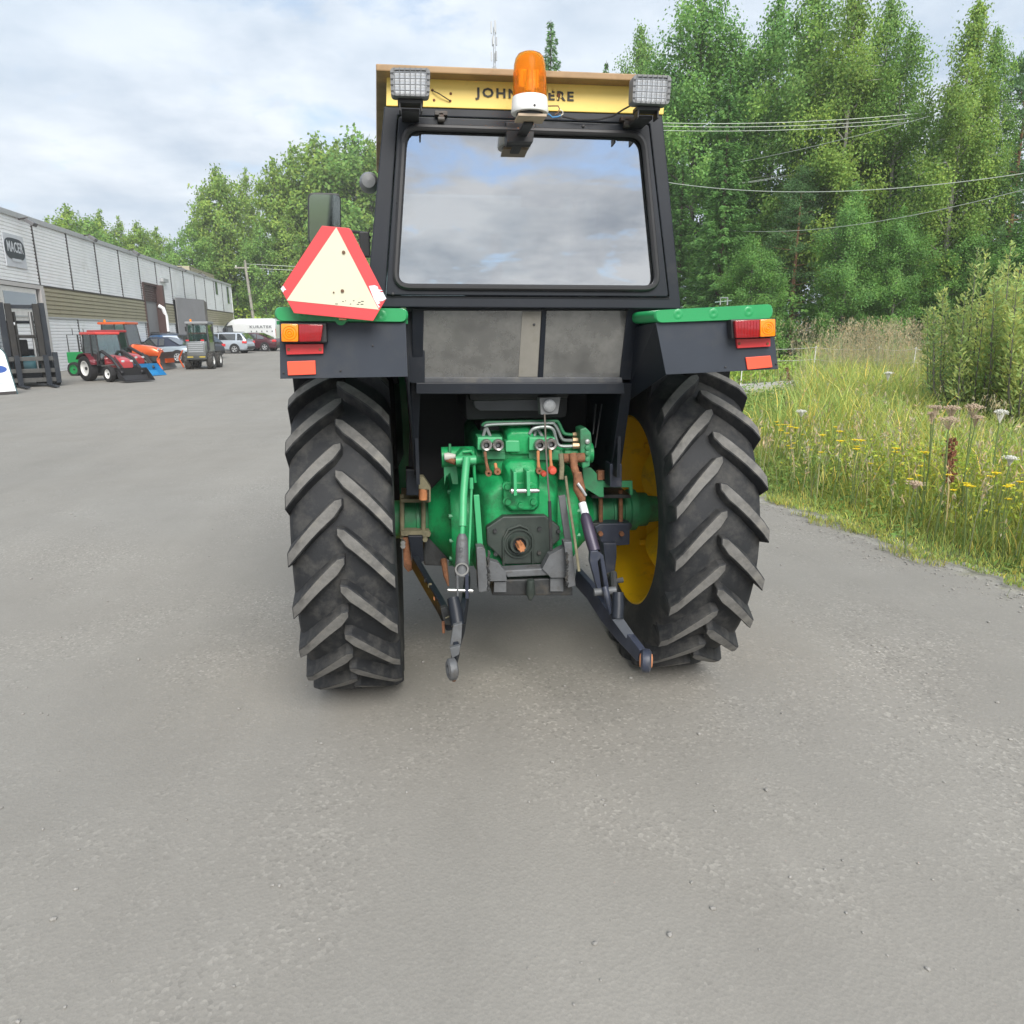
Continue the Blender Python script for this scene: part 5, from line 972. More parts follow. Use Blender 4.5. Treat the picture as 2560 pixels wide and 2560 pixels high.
def car(name, label, cat, loc, rz, L=4.6, Wd=1.78, H=1.47, paint=None, kind='wagon', roofmat=None, group='cars parked by the hall', spokes=5):
    root = thing(name, label, cat, loc, rz, group); h = L/2; w2 = Wd/2
    prof = {'wagon': dict(ws0=h*0.42, ws1=h*0.12, rr=-h*0.80, rb=-h*0.97, deck=0.95), 'sedan': dict(ws0=h*0.42, ws1=h*0.12, rr=-h*0.34, rb=-h*0.70, deck=0.98), 'conv': dict(ws0=h*0.36, ws1=h*0.08, rr=-h*0.30, rb=-h*0.60, deck=0.92), 'hatch': dict(ws0=h*0.46, ws1=h*0.18, rr=-h*0.66, rb=-h*0.95, deck=0.95)}[kind]
    belt = 0.90
    def sec(x, wd, zt, zb=0.22): return (x, [(wd*0.86, zb), (wd*0.98, zb+0.10), (wd, zb+0.30), (wd*0.985, zt-0.14), (wd*0.93, zt-0.03), (wd*0.75, zt), (wd*0.3, zt+0.02)])
    S_ = [sec(h, w2*0.72, 0.62, 0.30), sec(h-0.12, w2*0.86, 0.70), sec(h-0.45, w2*0.97, 0.80), sec(h*0.55, w2, 0.88), sec(prof['ws0'], w2, belt+0.04), sec(0, w2, belt), sec(-h*0.45, w2, belt+0.02), sec(prof['rb']+0.12, w2*0.985, prof['deck']), sec(-h+0.15, w2*0.94, prof['deck']-0.03), sec(-h, w2*0.84, prof['deck']-0.22, 0.32)]
    skin(S_, 'body', paint, root)
    # greenhouse
    def g(x, wb, wt, zb, zt): return (x, [(wb, zb), ((wb*0.45+wt*0.55), zb+(zt-zb)*0.6), (wt, zt-0.04), (wt*0.85, zt)])
    wb = w2*0.95; wt = w2*0.74; zr_ = H
    skin([g(prof['ws0'], wb*0.93, wb*0.9, belt-0.03, belt+0.05), g(prof['ws1'], wb, wt, belt-0.03, zr_-0.02), g((prof['ws1']+prof['rr'])/2, wb, wt, belt-0.03, zr_), g(prof['rr'], wb*0.98, wt*0.97, belt-0.03, zr_-0.04), g(prof['rb'], wb*0.92, wb*0.86, belt-0.03, prof['deck']+0.02)], 'roof', roofmat or paint, root)
    for s in (-1, 1):
        def gp_(x, f):      # point on the greenhouse side; f = 0 belt .. 1 roof
            xx = max(prof['rb'], min(prof['ws0'], x)); zt = zr_-0.03
            if x > prof['ws1']: zt = zr_-0.03-(x-prof['ws1'])/(prof['ws0']-prof['ws1'])*(zr_-belt-0.06)
            if x < prof['rr']: zt = zr_-0.06-(prof['rr']-x)/(prof['rr']-prof['rb'])*(zr_-prof['deck']-0.04)
            z = belt+0.03+(zt-belt-0.03)*f; yy = wb+(wt-wb)*min(1, f*0.96)*min(1, (zt-belt)/(zr_-belt)) + 0.012
            return Vector((x, s*yy, z))
        xs_ = [(prof['ws0']-0.22, prof['ws1']-0.42), (prof['ws1']-0.50, prof['rr']+(0.35 if kind in ('wagon','hatch') else 0.05))] + ([(prof['rr']+0.25, prof['rb']+0.18)] if kind == 'wagon' else [(prof['rr']-0.0, prof['rb']+0.28)] if kind == 'sedan' else [])
        for (xa, xb) in xs_:
            mb = MB(); m_ = 5; top = [gp_(xa+(xb-xa)*i/m_, 0.86) for i in range(m_+1)]; bot = [gp_(xa+(xb-xa)*i/m_, 0.06) for i in range(m_+1)]
            mb.add(top+bot, [(i, i+1, m_+2+i, m_+1+i) for i in range(m_)]); mb.build('side_window', CGL, root, smooth=True)
        # arches
        for x in (h*0.62, -h*0.60):
            mb = MB(); mb.lathe([(0.0,0),(0.375,0),(0.385,-0.02*s)], (x, s*(w2+0.004), 0.33), 'Y', 26); mb.build('wheel_arch', BKP, root)
            wheel(root, x, s*(w2-0.085), 0.318, 0.205, spokes=spokes)
        mb = MB(); mb.box((h*0.30, s*(w2+0.09), belt+0.10), (0.14,0.18,0.12)); mb.build('mirror', BKP if kind != 'wagon' else paint, root, bevel=0.03)
        mb = MB(); mb.box((h-0.20, s*w2*0.80, 0.66), (0.36,0.28,0.13), Matrix.Rotation(R(-20*s),3,'Z')); mb.build('headlight', HEADL, root, bevel=0.03)
        mb = MB(); mb.box((-h+0.17, s*w2*0.845, 0.80), (0.32,0.25,0.17), Matrix.Rotation(R(14*s),3,'Z')); mb.build('tail_light', REDP, root, bevel=0.03)
        for xd in (prof['ws1']-0.46,): mb = MB(); mb.box((xd, s*(w2+0.001), 0.6), (0.012,0.01,0.5)); mb.build('door_gap', BKP, root)
        mb = MB(); mb.box((prof['ws1']-0.32, s*(w2+0.008), 0.80), (0.16,0.02,0.03)); mb.build('door_handle', paint, root)
    mb = MB(); q = prof; mb.add([(q['ws0']-0.02,-wb*0.80,belt+0.06),(q['ws0']-0.02,wb*0.80,belt+0.06),(q['ws1']+0.05,wt*0.86,zr_-0.045),(q['ws1']+0.05,-wt*0.86,zr_-0.045)], [(0,1,2,3)]); [mb.v.__setitem__(i, (mb.v[i][0]+0.03, mb.v[i][1], mb.v[i][2]+0.02)) for i in range(4)]; mb.build('windscreen', CGL, root)
    if kind != 'conv' or True:
        mb = MB(); mb.add([(q['rb']-0.01,-wb*0.74,q['deck']+0.05),(q['rb']-0.01,wb*0.74,q['deck']+0.05),(q['rr']-0.06,wt*0.82,zr_-0.07),(q['rr']-0.06,-wt*0.82,zr_-0.07)], [(0,1,2,3)]); [mb.v.__setitem__(i, (mb.v[i][0]-0.025, mb.v[i][1], mb.v[i][2]+0.015)) for i in range(4)]; mb.build('rear_window', CGL, root)
    mb = MB(); mb.box((-h-0.005, 0, 0.40), (0.10,Wd*0.80,0.20)); mb.build('rear_bumper', BKP, root, bevel=0.04); mb = MB(); mb.box((h-0.01, 0, 0.38), (0.10,Wd*0.66,0.16)); mb.build('front_grille', BKP, root, bevel=0.03)
    if kind == 'wagon':
        for s in (-1,1): mb = MB(); mb.tube([(prof['ws1']-0.3,s*wt*0.93,zr_+0.03),(prof['rr']+0.2,s*wt*0.93,zr_+0.025)], 0.018, 6); mb.build('roof_rail', BKP, root, smooth=True)
    return root
def paint(n, c): return M(n, c, 0.28, metal=0.25, var=0.03, coat=0.6)
SILV = paint('silver_paint', (0.42,0.47,0.53)); SILC = paint('blue_silver_paint', (0.30,0.36,0.41)); WCAR = paint('white_car_paint', (0.62,0.64,0.63)); BURG = paint('burgundy_paint', (0.075,0.018,0.026)); DBLU = paint('blue_paint', (0.03,0.12,0.28)); DGRY = paint('dark_grey_paint', (0.055,0.062,0.075)); NAVY = M('navy_soft_top', (0.02,0.028,0.05), 0.8)
WALLA = math.atan2(BD.y, BD.x)
def put(px, py): return GP(px, py)
def placed(px, py, rz, x_off, y_off):      # the car's local point (x_off,y_off) stands on pixel
    g = GP(px, py); c, s = math.cos(rz), math.sin(rz); p = Vector((g.x-(c*x_off-s*y_off), g.y-(s*x_off+c*y_off), 0)); p.z = G(p.x, p.y); return p
rz = R(172); car('convertible_car', 'grey-blue car with dark soft top and bright alloy wheels left of the loader', 'car', placed(447,908,rz,-1.32,0.85), rz, 4.4, 1.78, 1.40, SILC, 'conv', NAVY, spokes=7)
rz = R(170); car('estate_car', 'silver estate car with roof rails parked in front of the white van', 'car', placed(588,884,rz,-1.35,0.85), rz, 4.5, 1.8, 1.50, SILV, 'wagon')
rz = R(168); car('white_car', 'white hatchback between the silver estate and the burgundy saloon', 'car', placed(655,879.5,rz,-2.0,0.85)+Vector((-0.4,3.2,0)), rz, 4.4, 1.76, 1.48, WCAR, 'hatch')
rz = R(168); car('saloon_car', 'burgundy saloon car, the farthest right of the parked cars', 'car', placed(664,878.5,rz,-1.41,0.85), rz, 4.6, 1.76, 1.44, BURG, 'sedan')
rz = R(150); car('hatchback_car', 'dark grey hatchback half hidden behind the small loader', 'car', placed(533,897,rz,-1.9,0.2), rz, 4.1, 1.7, 1.50, DGRY, 'hatch')
rz = R(140); p = GP(452,901); p.x -= 1.9; car('blue_car', 'blue car mostly hidden behind the soft-top car', 'car', Vector((p.x+0.2,p.y+2.6,G(p.x,p.y+2.6))), rz, 4.3, 1.72, 1.46, DBLU, 'sedan')
rz = R(132); p.x -= 0.9; car('dark_car', 'dark car by the open hall doors, only its roof and windows showing', 'car', Vector((p.x-0.3,p.y+6.2,G(p.x,p.y+6.2))), rz, 4.5, 1.76, 1.55, DGRY, 'wagon')
# ---- white van
rz = R(173); VL, VW, VH = 6.0, 2.0, 2.62; loc = placed(694,875,rz,-2.98,1.0)
loc = at_bearing(694, 76)[0]; loc = Vector((loc.x-2.9, loc.y+0.4, 0)); loc.z = G(loc.x, loc.y)
van = thing('panel_van', 'white high-roof panel van with dark lettering behind the parked cars', 'van', loc, rz); VWH = paint('van_white', (0.70,0.72,0.72))
def vs(x, w_, zt, zb=0.35): return (x, [(w_*0.9, zb), (w_, zb+0.15), (w_, 1.1), (w_*0.97, zt*0.75), (w_*0.90, zt-0.14), (w_*0.80, zt-0.03), (w_*0.4, zt)])
skin([vs(3.0,0.74,0.98,0.4), vs(2.88,0.90,1.10), vs(2.3,1.0,1.30), vs(2.05,1.0,1.42), vs(1.35,1.0,2.30), vs(1.0,1.0,2.52), vs(0.4,1.0,VH), vs(-2.7,1.0,VH), vs(-2.95,0.98,VH-0.06), vs(-3.0,0.94,VH-0.2)], 'body', VWH, van)
for s in (-1, 1):
    mb = MB(); q = [(2.0,1.42),(1.55,1.95),(1.0,2.02),(0.95,1.38)]; mb.add([(x, s*(1.0 if z < 1.5 else 0.975)+s*0.006, z) for x, z in q], [(0,1,2,3)]); mb.build('side_window', CGL, van)
    for x in (2.0,-1.9): mb = MB(); mb.lathe([(0,0),(0.42,0),(0.43,-0.02*s)], (x, s*1.004, 0.36), 'Y', 24); mb.build('wheel_arch', BKP, van); wheel(van, x, s*0.90, 0.345, 0.22, rim=GRYP, spokes=0)
    mb = MB(); mb.box((1.75, s*1.2, 1.55), (0.12,0.22,0.42)); mb.build('mirror', BKP, van, bevel=0.05)
    mb = MB(); mb.box((-2.98, s*0.86, 1.3), (0.06,0.14,0.7)); mb.build('tail_light', REDP, van, bevel=0.02); mb = MB(); mb.box((2.85, s*0.72, 1.0), (0.3,0.25,0.28)); mb.build('headlight', HEADL, van, bevel=0.05)
    mb = MB(); mb.box((0.2, s*1.004, 0.72), (5.4,0.02,0.10)); mb.build('rub_strip', GRYP, van)
mb = MB(); mb.add([(2.03,-0.86,1.50),(2.03,0.86,1.50),(1.40,0.80,2.28),(1.40,-0.80,2.28)], [(0,1,2,3)]); [mb.v.__setitem__(i, (mb.v[i][0]+0.05, mb.v[i][1], mb.v[i][2]+0.03)) for i in range(4)]; mb.build('windscreen', CGL, van)
for txt, size, z_, x0_, x1_, sp_ in (('KURATEK', 0.34, 1.72, -0.62, -2.72, 1.15), ('TOOLS', 0.14, 1.42, -0.78, -2.72, 2.6)):
    if txt == 'TOOLS':
        mb = MB()
        for q in range(5): mb.box((-0.75-0.49*q, 1.004, 1.42), (0.11,0.012,0.13))
        sub(mb.build('small_lettering', M('van_print', (0.13,0.14,0.15), 0.6), None), van); continue
    me = text_mesh(txt, size, 0.003, 0.006, sp_, 'LEFT'); xs = [v.co.x for v in me.vertices]; a, b = min(xs), max(xs)
    for v in me.vertices: v.co = (x0_+(v.co.x-a)/(b-a)*(x1_-x0_), 1.012-(v.co.y/size)*0.02+(0.003 if v.co.z > 0 else -0.003), z_+v.co.y)
    letters(me, M('van_print', (0.13,0.14,0.15), 0.6), van)
# ---- small articulated loader seen from behind
pL_, pR_ = GP(476,923), GP(520,924); rz = R(90)+R(1); loc = (pL_+pR_)/2; loc = Vector((loc.x, loc.y+0.95, G(0,loc.y)))
ld = thing('compact_loader', 'small grey wheel loader with dark glazed cab standing alone in the yard', 'loader', loc, rz)
LG = paint('loader_grey', (0.17,0.18,0.18)); LD = M('loader_dark', (0.045,0.05,0.05), 0.55, var=0.2); LSV = M('loader_silver', (0.33,0.35,0.36), 0.4, metal=0.2, var=0.08); TYD = M('dusty_tyre', (0.05,0.048,0.044), 0.85, var=0.3)
for x in (0.75,-0.65):
    for s in (-1,1): wheel(ld, x, s*0.50, 0.40, 0.30, rim=WHT, spokes=0, tyre=TYD, rr=0.5, lugs=14)
mb = MB(); mb.b2(-1.05,1.0,-0.33,0.33,0.38,0.78); mb.build('chassis', LD, ld, bevel=0.03)
mb = MB(); mb.b2(-1.22,-0.55,-0.42,0.42,0.62,1.30); mb.build('engine_cover', LG, ld, bevel=0.06, smooth=True)
for q in range(5): mb = MB(); mb.b2(-1.235,-1.221,-0.33,0.33,0.80+0.09*q,0.855+0.09*q); mb.build('grille_slat', LSV, ld)
mb = MB(); mb.b2(-1.27,-1.10,-0.45,0.45,0.46,0.62); mb.build('rear_bumper', LD, ld, bevel=0.02)
for s in (-1,1):
    mb = MB(); mb.b2(-1.275,-1.24,s*0.27-0.13,s*0.27+0.13,0.56,0.61); mb.build('hazard_strip', M('dull_yellow', (0.50,0.38,0.05), 0.6), ld); mb = MB(); mb.b2(-1.25,-1.20,s*0.33-0.07,s*0.33+0.07,1.31,1.37); mb.build('tail_light', REDP, ld)
    for x in (-0.60,0.45): mb = MB(); mb.tube([(x,s*0.46,0.9),(x,s*0.44,2.10)], 0.04, 6); mb.build('cab_post', LD, ld)
    mb = MB(); mb.b2(-0.57,0.42,s*0.452-0.004,s*0.452+0.004,1.25,2.05); mb.build('side_window', CGLT, ld); mb = MB(); mb.b2(-0.6,0.45,s*0.43,s*0.47,0.62,1.25); mb.build('cab_side', LG, ld)
    mb = MB(); mb.b2(0.55,1.05,s*0.38,s*0.62,0.80,0.84); mb.build('mudguard', LD, ld); mb = MB(); mb.tube([(0.3,s*0.25,1.2),(1.3,s*0.25,0.55)], 0.06, 6); mb.build('lift_arm', LG, ld)
    mb = MB(); mb.b2(-0.30,-0.15,s*0.58-0.05,s*0.58+0.05,1.75,1.98); mb.build('mirror', BKP, ld, bevel=0.02)
mb = MB(); mb.b2(-0.625,-0.60,-0.40,0.40,1.34,2.02); mb.build('rear_window', CGLT, ld); mb = MB(); mb.b2(0.43,0.45,-0.42,0.42,1.0,2.05); mb.build('front_window', CGLT, ld)
mb = MB(); mb.b2(-0.70,0.52,-0.52,0.52,2.08,2.20); mb.build('cab_roof', M('loader_roof', (0.22,0.23,0.235), 0.5), ld, bevel=0.04); mb = MB(); mb.lathe([(0,0),(0.05,0),(0.045,0.1),(0,0.12)], (-0.5,0.28,2.20), 'Z', 10); mb.build('beacon', AMBL, ld)
mb = MB(); mb.b2(-0.15,0.2,-0.2,0.2,1.0,1.7); mb.build('seat', INT, ld, bevel=0.05)
# ---- compact tractors
def compact(name, label, loc, rz, body, roofc, rimc, hood_col=None, loader=True, sc=1.0, bucket=None, plow=False):
    root = thing(name, label, 'tractor', loc, rz, 'compact tractors by the hall'); root.scale = (sc, sc, sc)
    for s in (-1, 1):
        wheel(root, -0.85, s*0.60, 0.58, 0.36, 'rear_wheel', rimc, 0, TYR, 0.62, lugs=0); wheel(root, 0.85, s*0.58, 0.36, 0.24, 'front_wheel', rimc, 0, TYR, 0.6)
        mb = MB(); P = [(-0.85-0.70*math.cos(a), s*0.60, 0.58+0.70*math.sin(a)) for a in np.linspace(R(35), R(165), 9)]; v = []
        for q_ in P: v += [(q_[0], q_[1]-0.20, q_[2]), (q_[0], q_[1]+0.20, q_[2])]
        mb.add(v, [(2*i,2*i+1,2*i+3,2*i+2) for i in range(8)]); mb.build('fender', body, root, smooth=True)
        for (x0_, x1_) in ((-1.15,-1.08),(-0.45,-0.45),(0.18,0.02)): mb = MB(); mb.tube([(x0_,s*0.56,0.95),(x1_,s*0.50,2.12)], 0.035, 6); mb.build('cab_post', BKP, root)
        mb = MB(); mb.prism([(-1.10,s*0.535,1.15),(-0.47,s*0.535,1.0),(-0.47,s*0.50,2.08),(-1.06,s*0.50,2.08)], (0,0.006*s,0)); mb.build('side_window', CGLT, root); mb = MB(); mb.prism([(-0.43,s*0.535,0.9),(0.15,s*0.535,0.95),(0.03,s*0.50,2.08),(-0.43,s*0.50,2.08)], (0,0.006*s,0)); mb.build('door_window', CGLT, root)
        mb = MB(); mb.box((1.40,s*0.20,0.92),(0.05,0.14,0.09)); mb.build('headlight', HEADL, root, bevel=0.02)
        if loader:
            mb = MB(); P = [(-0.10,s*0.50,0.75),(0.05,s*0.50,1.28),(0.30,s*0.48,1.36),(1.10,s*0.48,1.02),(1.75,s*0.48,0.40)]; mb.tube(P, [0.07,0.08,0.08,0.075,0.06], 6); mb.build('loader_arm', BKP, root); mb = MB(); mb.tube([(0.15,s*0.48,0.70),(1.20,s*0.48,0.78)], 0.035, 6); mb.build('loader_ram', SIL, root); mb = MB(); mb.tube([(1.15,s*0.42,1.12),(1.72,s*0.42,0.62)], 0.03, 6); mb.build('tilt_ram', BKP, root)
    mb = MB(); mb.b2(-1.25,0.12,-0.58,0.58,2.10,2.22); mb.build('cab_roof', roofc, root, bevel=0.05, smooth=True); mb = MB(); mb.prism([(0.17,-0.5,0.98),(0.17,0.5,0.98),(0.04,0.48,2.09),(0.04,-0.48,2.09)], (0.006,0,0)); mb.build('windscreen', CGLT, root); mb = MB(); mb.prism([(-1.13,-0.5,1.15),(-1.13,0.5,1.15),(-1.08,0.48,2.09),(-1.08,-0.48,2.09)], (-0.006,0,0)); mb.build('rear_window', CGLT, root)
    skin([(0.15,[(0.27,0.62),(0.33,0.75),(0.33,1.05),(0.27,1.17),(0.1,1.19)]),(0.9,[(0.26,0.62),(0.32,0.72),(0.31,0.98),(0.25,1.09),(0.1,1.11)]),(1.32,[(0.24,0.62),(0.29,0.7),(0.28,0.88),(0.22,0.97),(0.1,0.99)]),(1.42,[(0.20,0.62),(0.25,0.68),(0.24,0.82),(0.18,0.88),(0.1,0.9)])], 'bonnet', hood_col or body, root)
    mb = MB(); mb.b2(-1.1,1.30,-0.22,0.22,0.35,0.70); mb.build('chassis', LD, root, bevel=0.02); mb = MB(); mb.b2(-0.95,-0.45,-0.24,0.24,0.9,1.55); mb.build('seat', INT, root, bevel=0.05); mb = MB(); mb.tube([(0.85,-0.55,0.36),(0.85,0.55,0.36)], 0.06, 8); mb.build('front_axle', LD, root); mb = MB(); mb.tube([(-0.85,-0.55,0.58),(-0.85,0.55,0.58)], 0.09, 8); mb.build('rear_axle', LD, root)
    mb = MB(); mb.lathe([(0,0),(0.05,0),(0.045,0.10),(0,0.12)], (-1.0,-0.35,2.22) if not loader else (-1.2,-0.45,2.02), 'Z', 10); mb.build('beacon', AMBL, root)
    if loader:
        bm_ = bucket or BKP; mb = MB(); v = []; pr = [(1.72,0.62),(1.66,0.30),(1.78,0.10),(2.30,0.06)]
        for x, z in pr: v += [(x,-0.70,z),(x,0.70,z)]
        mb.add(v, [(2*i,2*i+1,2*i+3,2*i+2) for i in range(3)]); mb.add([(x,-0.70,z) for x, z in pr], [(0,1,2,3)]); mb.add([(x,0.70,z) for x, z in pr], [(3,2,1,0)]); mb.build('bucket', bm_, root)
    if plow:
        mb = MB(); v = []; pr = [(1.95+0.22*math.cos(a), 0.42+0.42*math.sin(a)) for a in np.linspace(R(110), R(250), 8)]
        for x, z in pr: v += [(x+0.15,-1.0,max(z,0.02)),(x-0.25,1.0,max(z,0.02))]
        mb.add(v, [(2*i,2*i+1,2*i+3,2*i+2) for i in range(7)]); mb.build('plough_blade', M('plough_steel', (0.10,0.10,0.10), 0.5, metal=0.3, var=0.2), root, smooth=True)
        for s in (-1,1): mb = MB(); mb.tube([(1.98,s*1.0,0.86),(1.75,s*1.0,0.45),(1.95,s*1.0,0.02)], 0.04, 6); mb.build('blade_rib', body, root)
        mb = MB(); mb.b2(1.35,1.85,-0.35,0.35,0.30,0.50); mb.build('plough_mount', body, root)
    return root
TRED = paint('tractor_red', (0.42,0.035,0.04)); TRR = M('roof_red', (0.62,0.06,0.05), 0.4, var=0.05, coat=0.3); ORG = paint('tractor_orange', (0.72,0.12,0.03)); MAR = paint('maroon_body', (0.16,0.02,0.03)); PNK = paint('pale_red_bonnet', (0.50,0.06,0.07))  # bonnet red is paler and pinker than the maroon body
rz = R(-40); loc = placed(216,953,rz,-0.85*0.80,-0.75*0.80); compact('loader_tractor', 'small red tractor with white wheels and black front loader beside the forklift', loc, rz, MAR, TRR, WHT, PNK, True, 0.80)
rz = R(-30); g2 = GP(300,940); compact('red_tractor', 'second small red tractor with a blue loader bucket between the other two', at_bearing(288, 35.5)[0], rz, TRED, TRED, WHT, TRED, True, 0.85, M('sky_blue_bucket', (0.02,0.20,0.42), 0.45, var=0.08))
rz = R(-12); g3 = GP(362,924); compact('orange_tractor', 'small orange cab tractor with a dark snow plough at its nose', at_bearing(326, 40)[0]+Vector((0,0,0.1)), rz, ORG, ORG, GRYP, ORG, False, 0.98, None, True)
# ---- heavy forklift
g = GP(150,966); rz = R(-55); fk = thing('heavy_forklift', 'big dark forklift truck with a tall twin mast at the left edge', 'forklift', Vector((g.x-1.45,g.y+0.9,0)), rz); fk.scale = (0.82,0.82,0.84)
FD = M('forklift_slate', (0.012,0.017,0.025), 0.5, var=0.25, scale=3, dirt=(0.05,0.048,0.043), damt=0.2, dscale=3); FM = M('mast_brown_black', (0.017,0.016,0.015), 0.6, var=0.3, scale=3, dirt=(0.05,0.043,0.034), damt=0.25, dscale=4); FT = paint('forklift_teal', (0.05,0.14,0.17))
MH = 3.25
for s in (-1, 1):
    for x0_, wd_, y0_, mt in ((1.30,0.20,0.70,FD),(1.42,0.20,0.47,FM)):
        mb = MB(); mb.b2(x0_-0.11,x0_+0.11,s*y0_-wd_/2,s*y0_+wd_/2,0.12,MH-0.04*(y0_ < 0.7)); mb.build('mast_rail', mt, fk, bevel=0.012)
    mb = MB(); mb.tube([(1.25,s*0.28,0.5),(1.25,s*0.28,2.9)], 0.06, 10); mb.build('lift_ram', SIL if s > 0 else FM, fk, smooth=True); mb = MB(); mb.tube([(1.52,s*0.32,0.9),(1.50,s*0.30,2.9)], 0.02, 6); mb.build('lift_chain', DKM, fk)
    wheel(fk, 1.0, s*0.82, 0.46, 0.42, 'drive_wheel', FD, 0, TYR, 0.55); wheel(fk, -1.25, s*0.75, 0.40, 0.32, 'steer_wheel', FD, 0, TYR, 0.55)
    for x_ in (-0.7,0.75): mb = MB(); mb.tube([(x_,s*0.66,1.2),(x_*0.85,s*0.60,2.50)], 0.05, 6); mb.build('cab_post', FD, fk)
    mb = MB(); mb.b2(-0.60,0.65,s*0.645-0.005,s*0.645+0.005,1.35,2.4); mb.build('side_window', CGLT, fk)
    mb = MB(); mb.b2(1.58,1.74,s*0.86-0.09,s*0.86+0.09,0.15,1.35); mb.build('carriage_post', FD, fk, bevel=0.01)
    mb = MB(); mb.prism([(1.62,s*0.50-0.09,0.06),(1.62,s*0.50+0.09,0.06),(3.0,s*0.50+0.09,0.05),(3.0,s*0.50-0.09,0.05)], (0,0,0.06)); mb.b2(1.74,1.82,s*0.50-0.09,s*0.50+0.09,0.06,1.25); mb.build('fork', FD, fk, bevel=0.006)
for z0_, z1_, mt in ((MH-0.22,MH-0.08,FD),(1.9,2.02,FM),(0.35,0.6,FD)): mb = MB(); mb.b2(1.22,1.38,-0.40,0.40,z0_,z1_); mb.build('mast_tie', mt, fk, bevel=0.01)
for z_ in (1.12,0.66,0.30): mb = MB(); mb.b2(1.56,1.70,-0.78,0.78,z_-0.09,z_+0.07); mb.build('carriage_bar', M('carriage_grey', (0.07,0.07,0.066), 0.6, var=0.25), fk, bevel=0.01)
mb = MB(); mb.b2(-1.9,1.05,-0.68,0.68,0.35,1.2); mb.build('truck_body', FT, fk, bevel=0.06, smooth=True); mb = MB(); mb.b2(-2.1,-0.8,-0.72,0.72,0.5,1.45); mb.build('counterweight', FD, fk, bevel=0.12, smooth=True); mb = MB(); mb.b2(-0.75,0.8,-0.68,0.68,2.48,2.58); mb.build('overhead_guard', FD, fk, bevel=0.03)
mb = MB(); mb.b2(-0.45,0.15,-0.25,0.25,1.2,1.85); mb.build('seat', INT, fk, bevel=0.06); mb = MB(); mb.lathe([(0,0),(0.06,0),(0.055,0.05),(0,0.06)], (1.45,-0.35,2.45), 'X', 12); mb.build('work_light', HEADL, fk)
# ---- green implement between forklift and tractors
g = GP(165,946); im = thing('green_implement', 'green farm implement with thin tube frame behind the forklift', 'implement', Vector((g.x-0.2,g.y+2.2,0)), R(-20)); IG = M('implement_green', (0.01,0.22,0.06), 0.45, var=0.1)
mb = MB(); mb.b2(-0.4,0.4,-0.35,0.35,0.55,1.0); mb.build('hopper', IG, im, bevel=0.03); mb = MB(); mb.tube([(0.3,0,0.9),(1.1,-0.3,1.35)], 0.06, 6); mb.build('boom', IG, im)
for s in (-1,1): mb = MB(); mb.tube([(-0.3,s*0.3,1.0),(-0.3,s*0.3,1.7),(0.2,s*0.3,1.7),(0.2,s*0.3,1.0)], 0.02, 6); mb.build('guard_rail', DKM, im); mb = MB(); mb.tube([(0,s*0.3,1.7),(0,s*0.3,1.95)], 0.015, 5); mb.build('marker_rod', DKM, im); wheel(im, 0, s*0.45, 0.3, 0.2, rim=IG, spokes=0)
# ---- A-board
g = GP(52,985); ab = thing('pavement_sign', 'white folding pavement sign with a blue oval in front of the forklift', 'sign', Vector((g.x-0.62,g.y,0)), R(-40)); ab.scale = (0.92,0.92,0.95)
ABW = M('board_white', (0.78,0.80,0.80), 0.4, var=0.03); ABF = M('board_frame_teal', (0.03,0.09,0.10), 0.4)
def board(sgn, nm):
    mb = MB(); tilt = R(17)*sgn; rt = Matrix.Rotation(-tilt,3,'Y'); pts = [(-0.34,0.10),(0.34,0.10),(0.34,1.22)] + [(0.34*math.cos(a), 1.22+0.30*math.sin(a)) for a in np.linspace(0.15, math.pi-0.15, 12)] + [(-0.34,1.22)]
    base = Vector((0.46*sgn,0,0)); tf = lambda y, z, d=0: base + rt @ Vector((d*sgn, y, z))
    mb.prism([tf(y,z) for y, z in pts], rt @ Vector((0.02*sgn,0,0))); o = mb.build(nm, ABW, ab); return o, tf, rt, pts
for sgn in (1,-1):
    bo, tf, rt, pts = board(sgn, 'board')
    mb = MB(); mb.tube([tf(-0.36,0,0.01)]+[tf(y*1.06,z,0.01) for y, z in [(-0.34,0.1),(-0.34,1.22)]]+[tf(y*1.06,z+0.02,0.01) for y, z in reversed(pts[3:-1])]+[tf(0.36,1.22,0.01),tf(0.36,0,0.01)], 0.018, 6); sub(mb.build('frame', ABF, None), bo)
    mb = MB(); mb.box(tf(0,0.06,0.01), (0.02,0.70,0.07), rt); sub(mb.build('bottom_rail', SEAM, None), bo)
    mb = MB(); mb.prism([tf(0.27*math.cos(a), 0.80+0.12*math.sin(a), 0.021) for a in np.linspace(0, 2*math.pi, 25)[:-1]], rt @ Vector((0.002*sgn,0,0))); sub(mb.build('blue_oval', M('oval_blue', (0.04,0.10,0.34), 0.4), None), bo)
    for z_, w_ in ((1.12,0.40),(1.06,0.30),(0.52,0.22),(0.36,0.26)): mb = MB(); mb.box(tf(0,z_,0.022), (0.001,w_,0.025), rt); sub(mb.build('print_line', M('pale_print', (0.45,0.50,0.52), 0.5), None), bo)
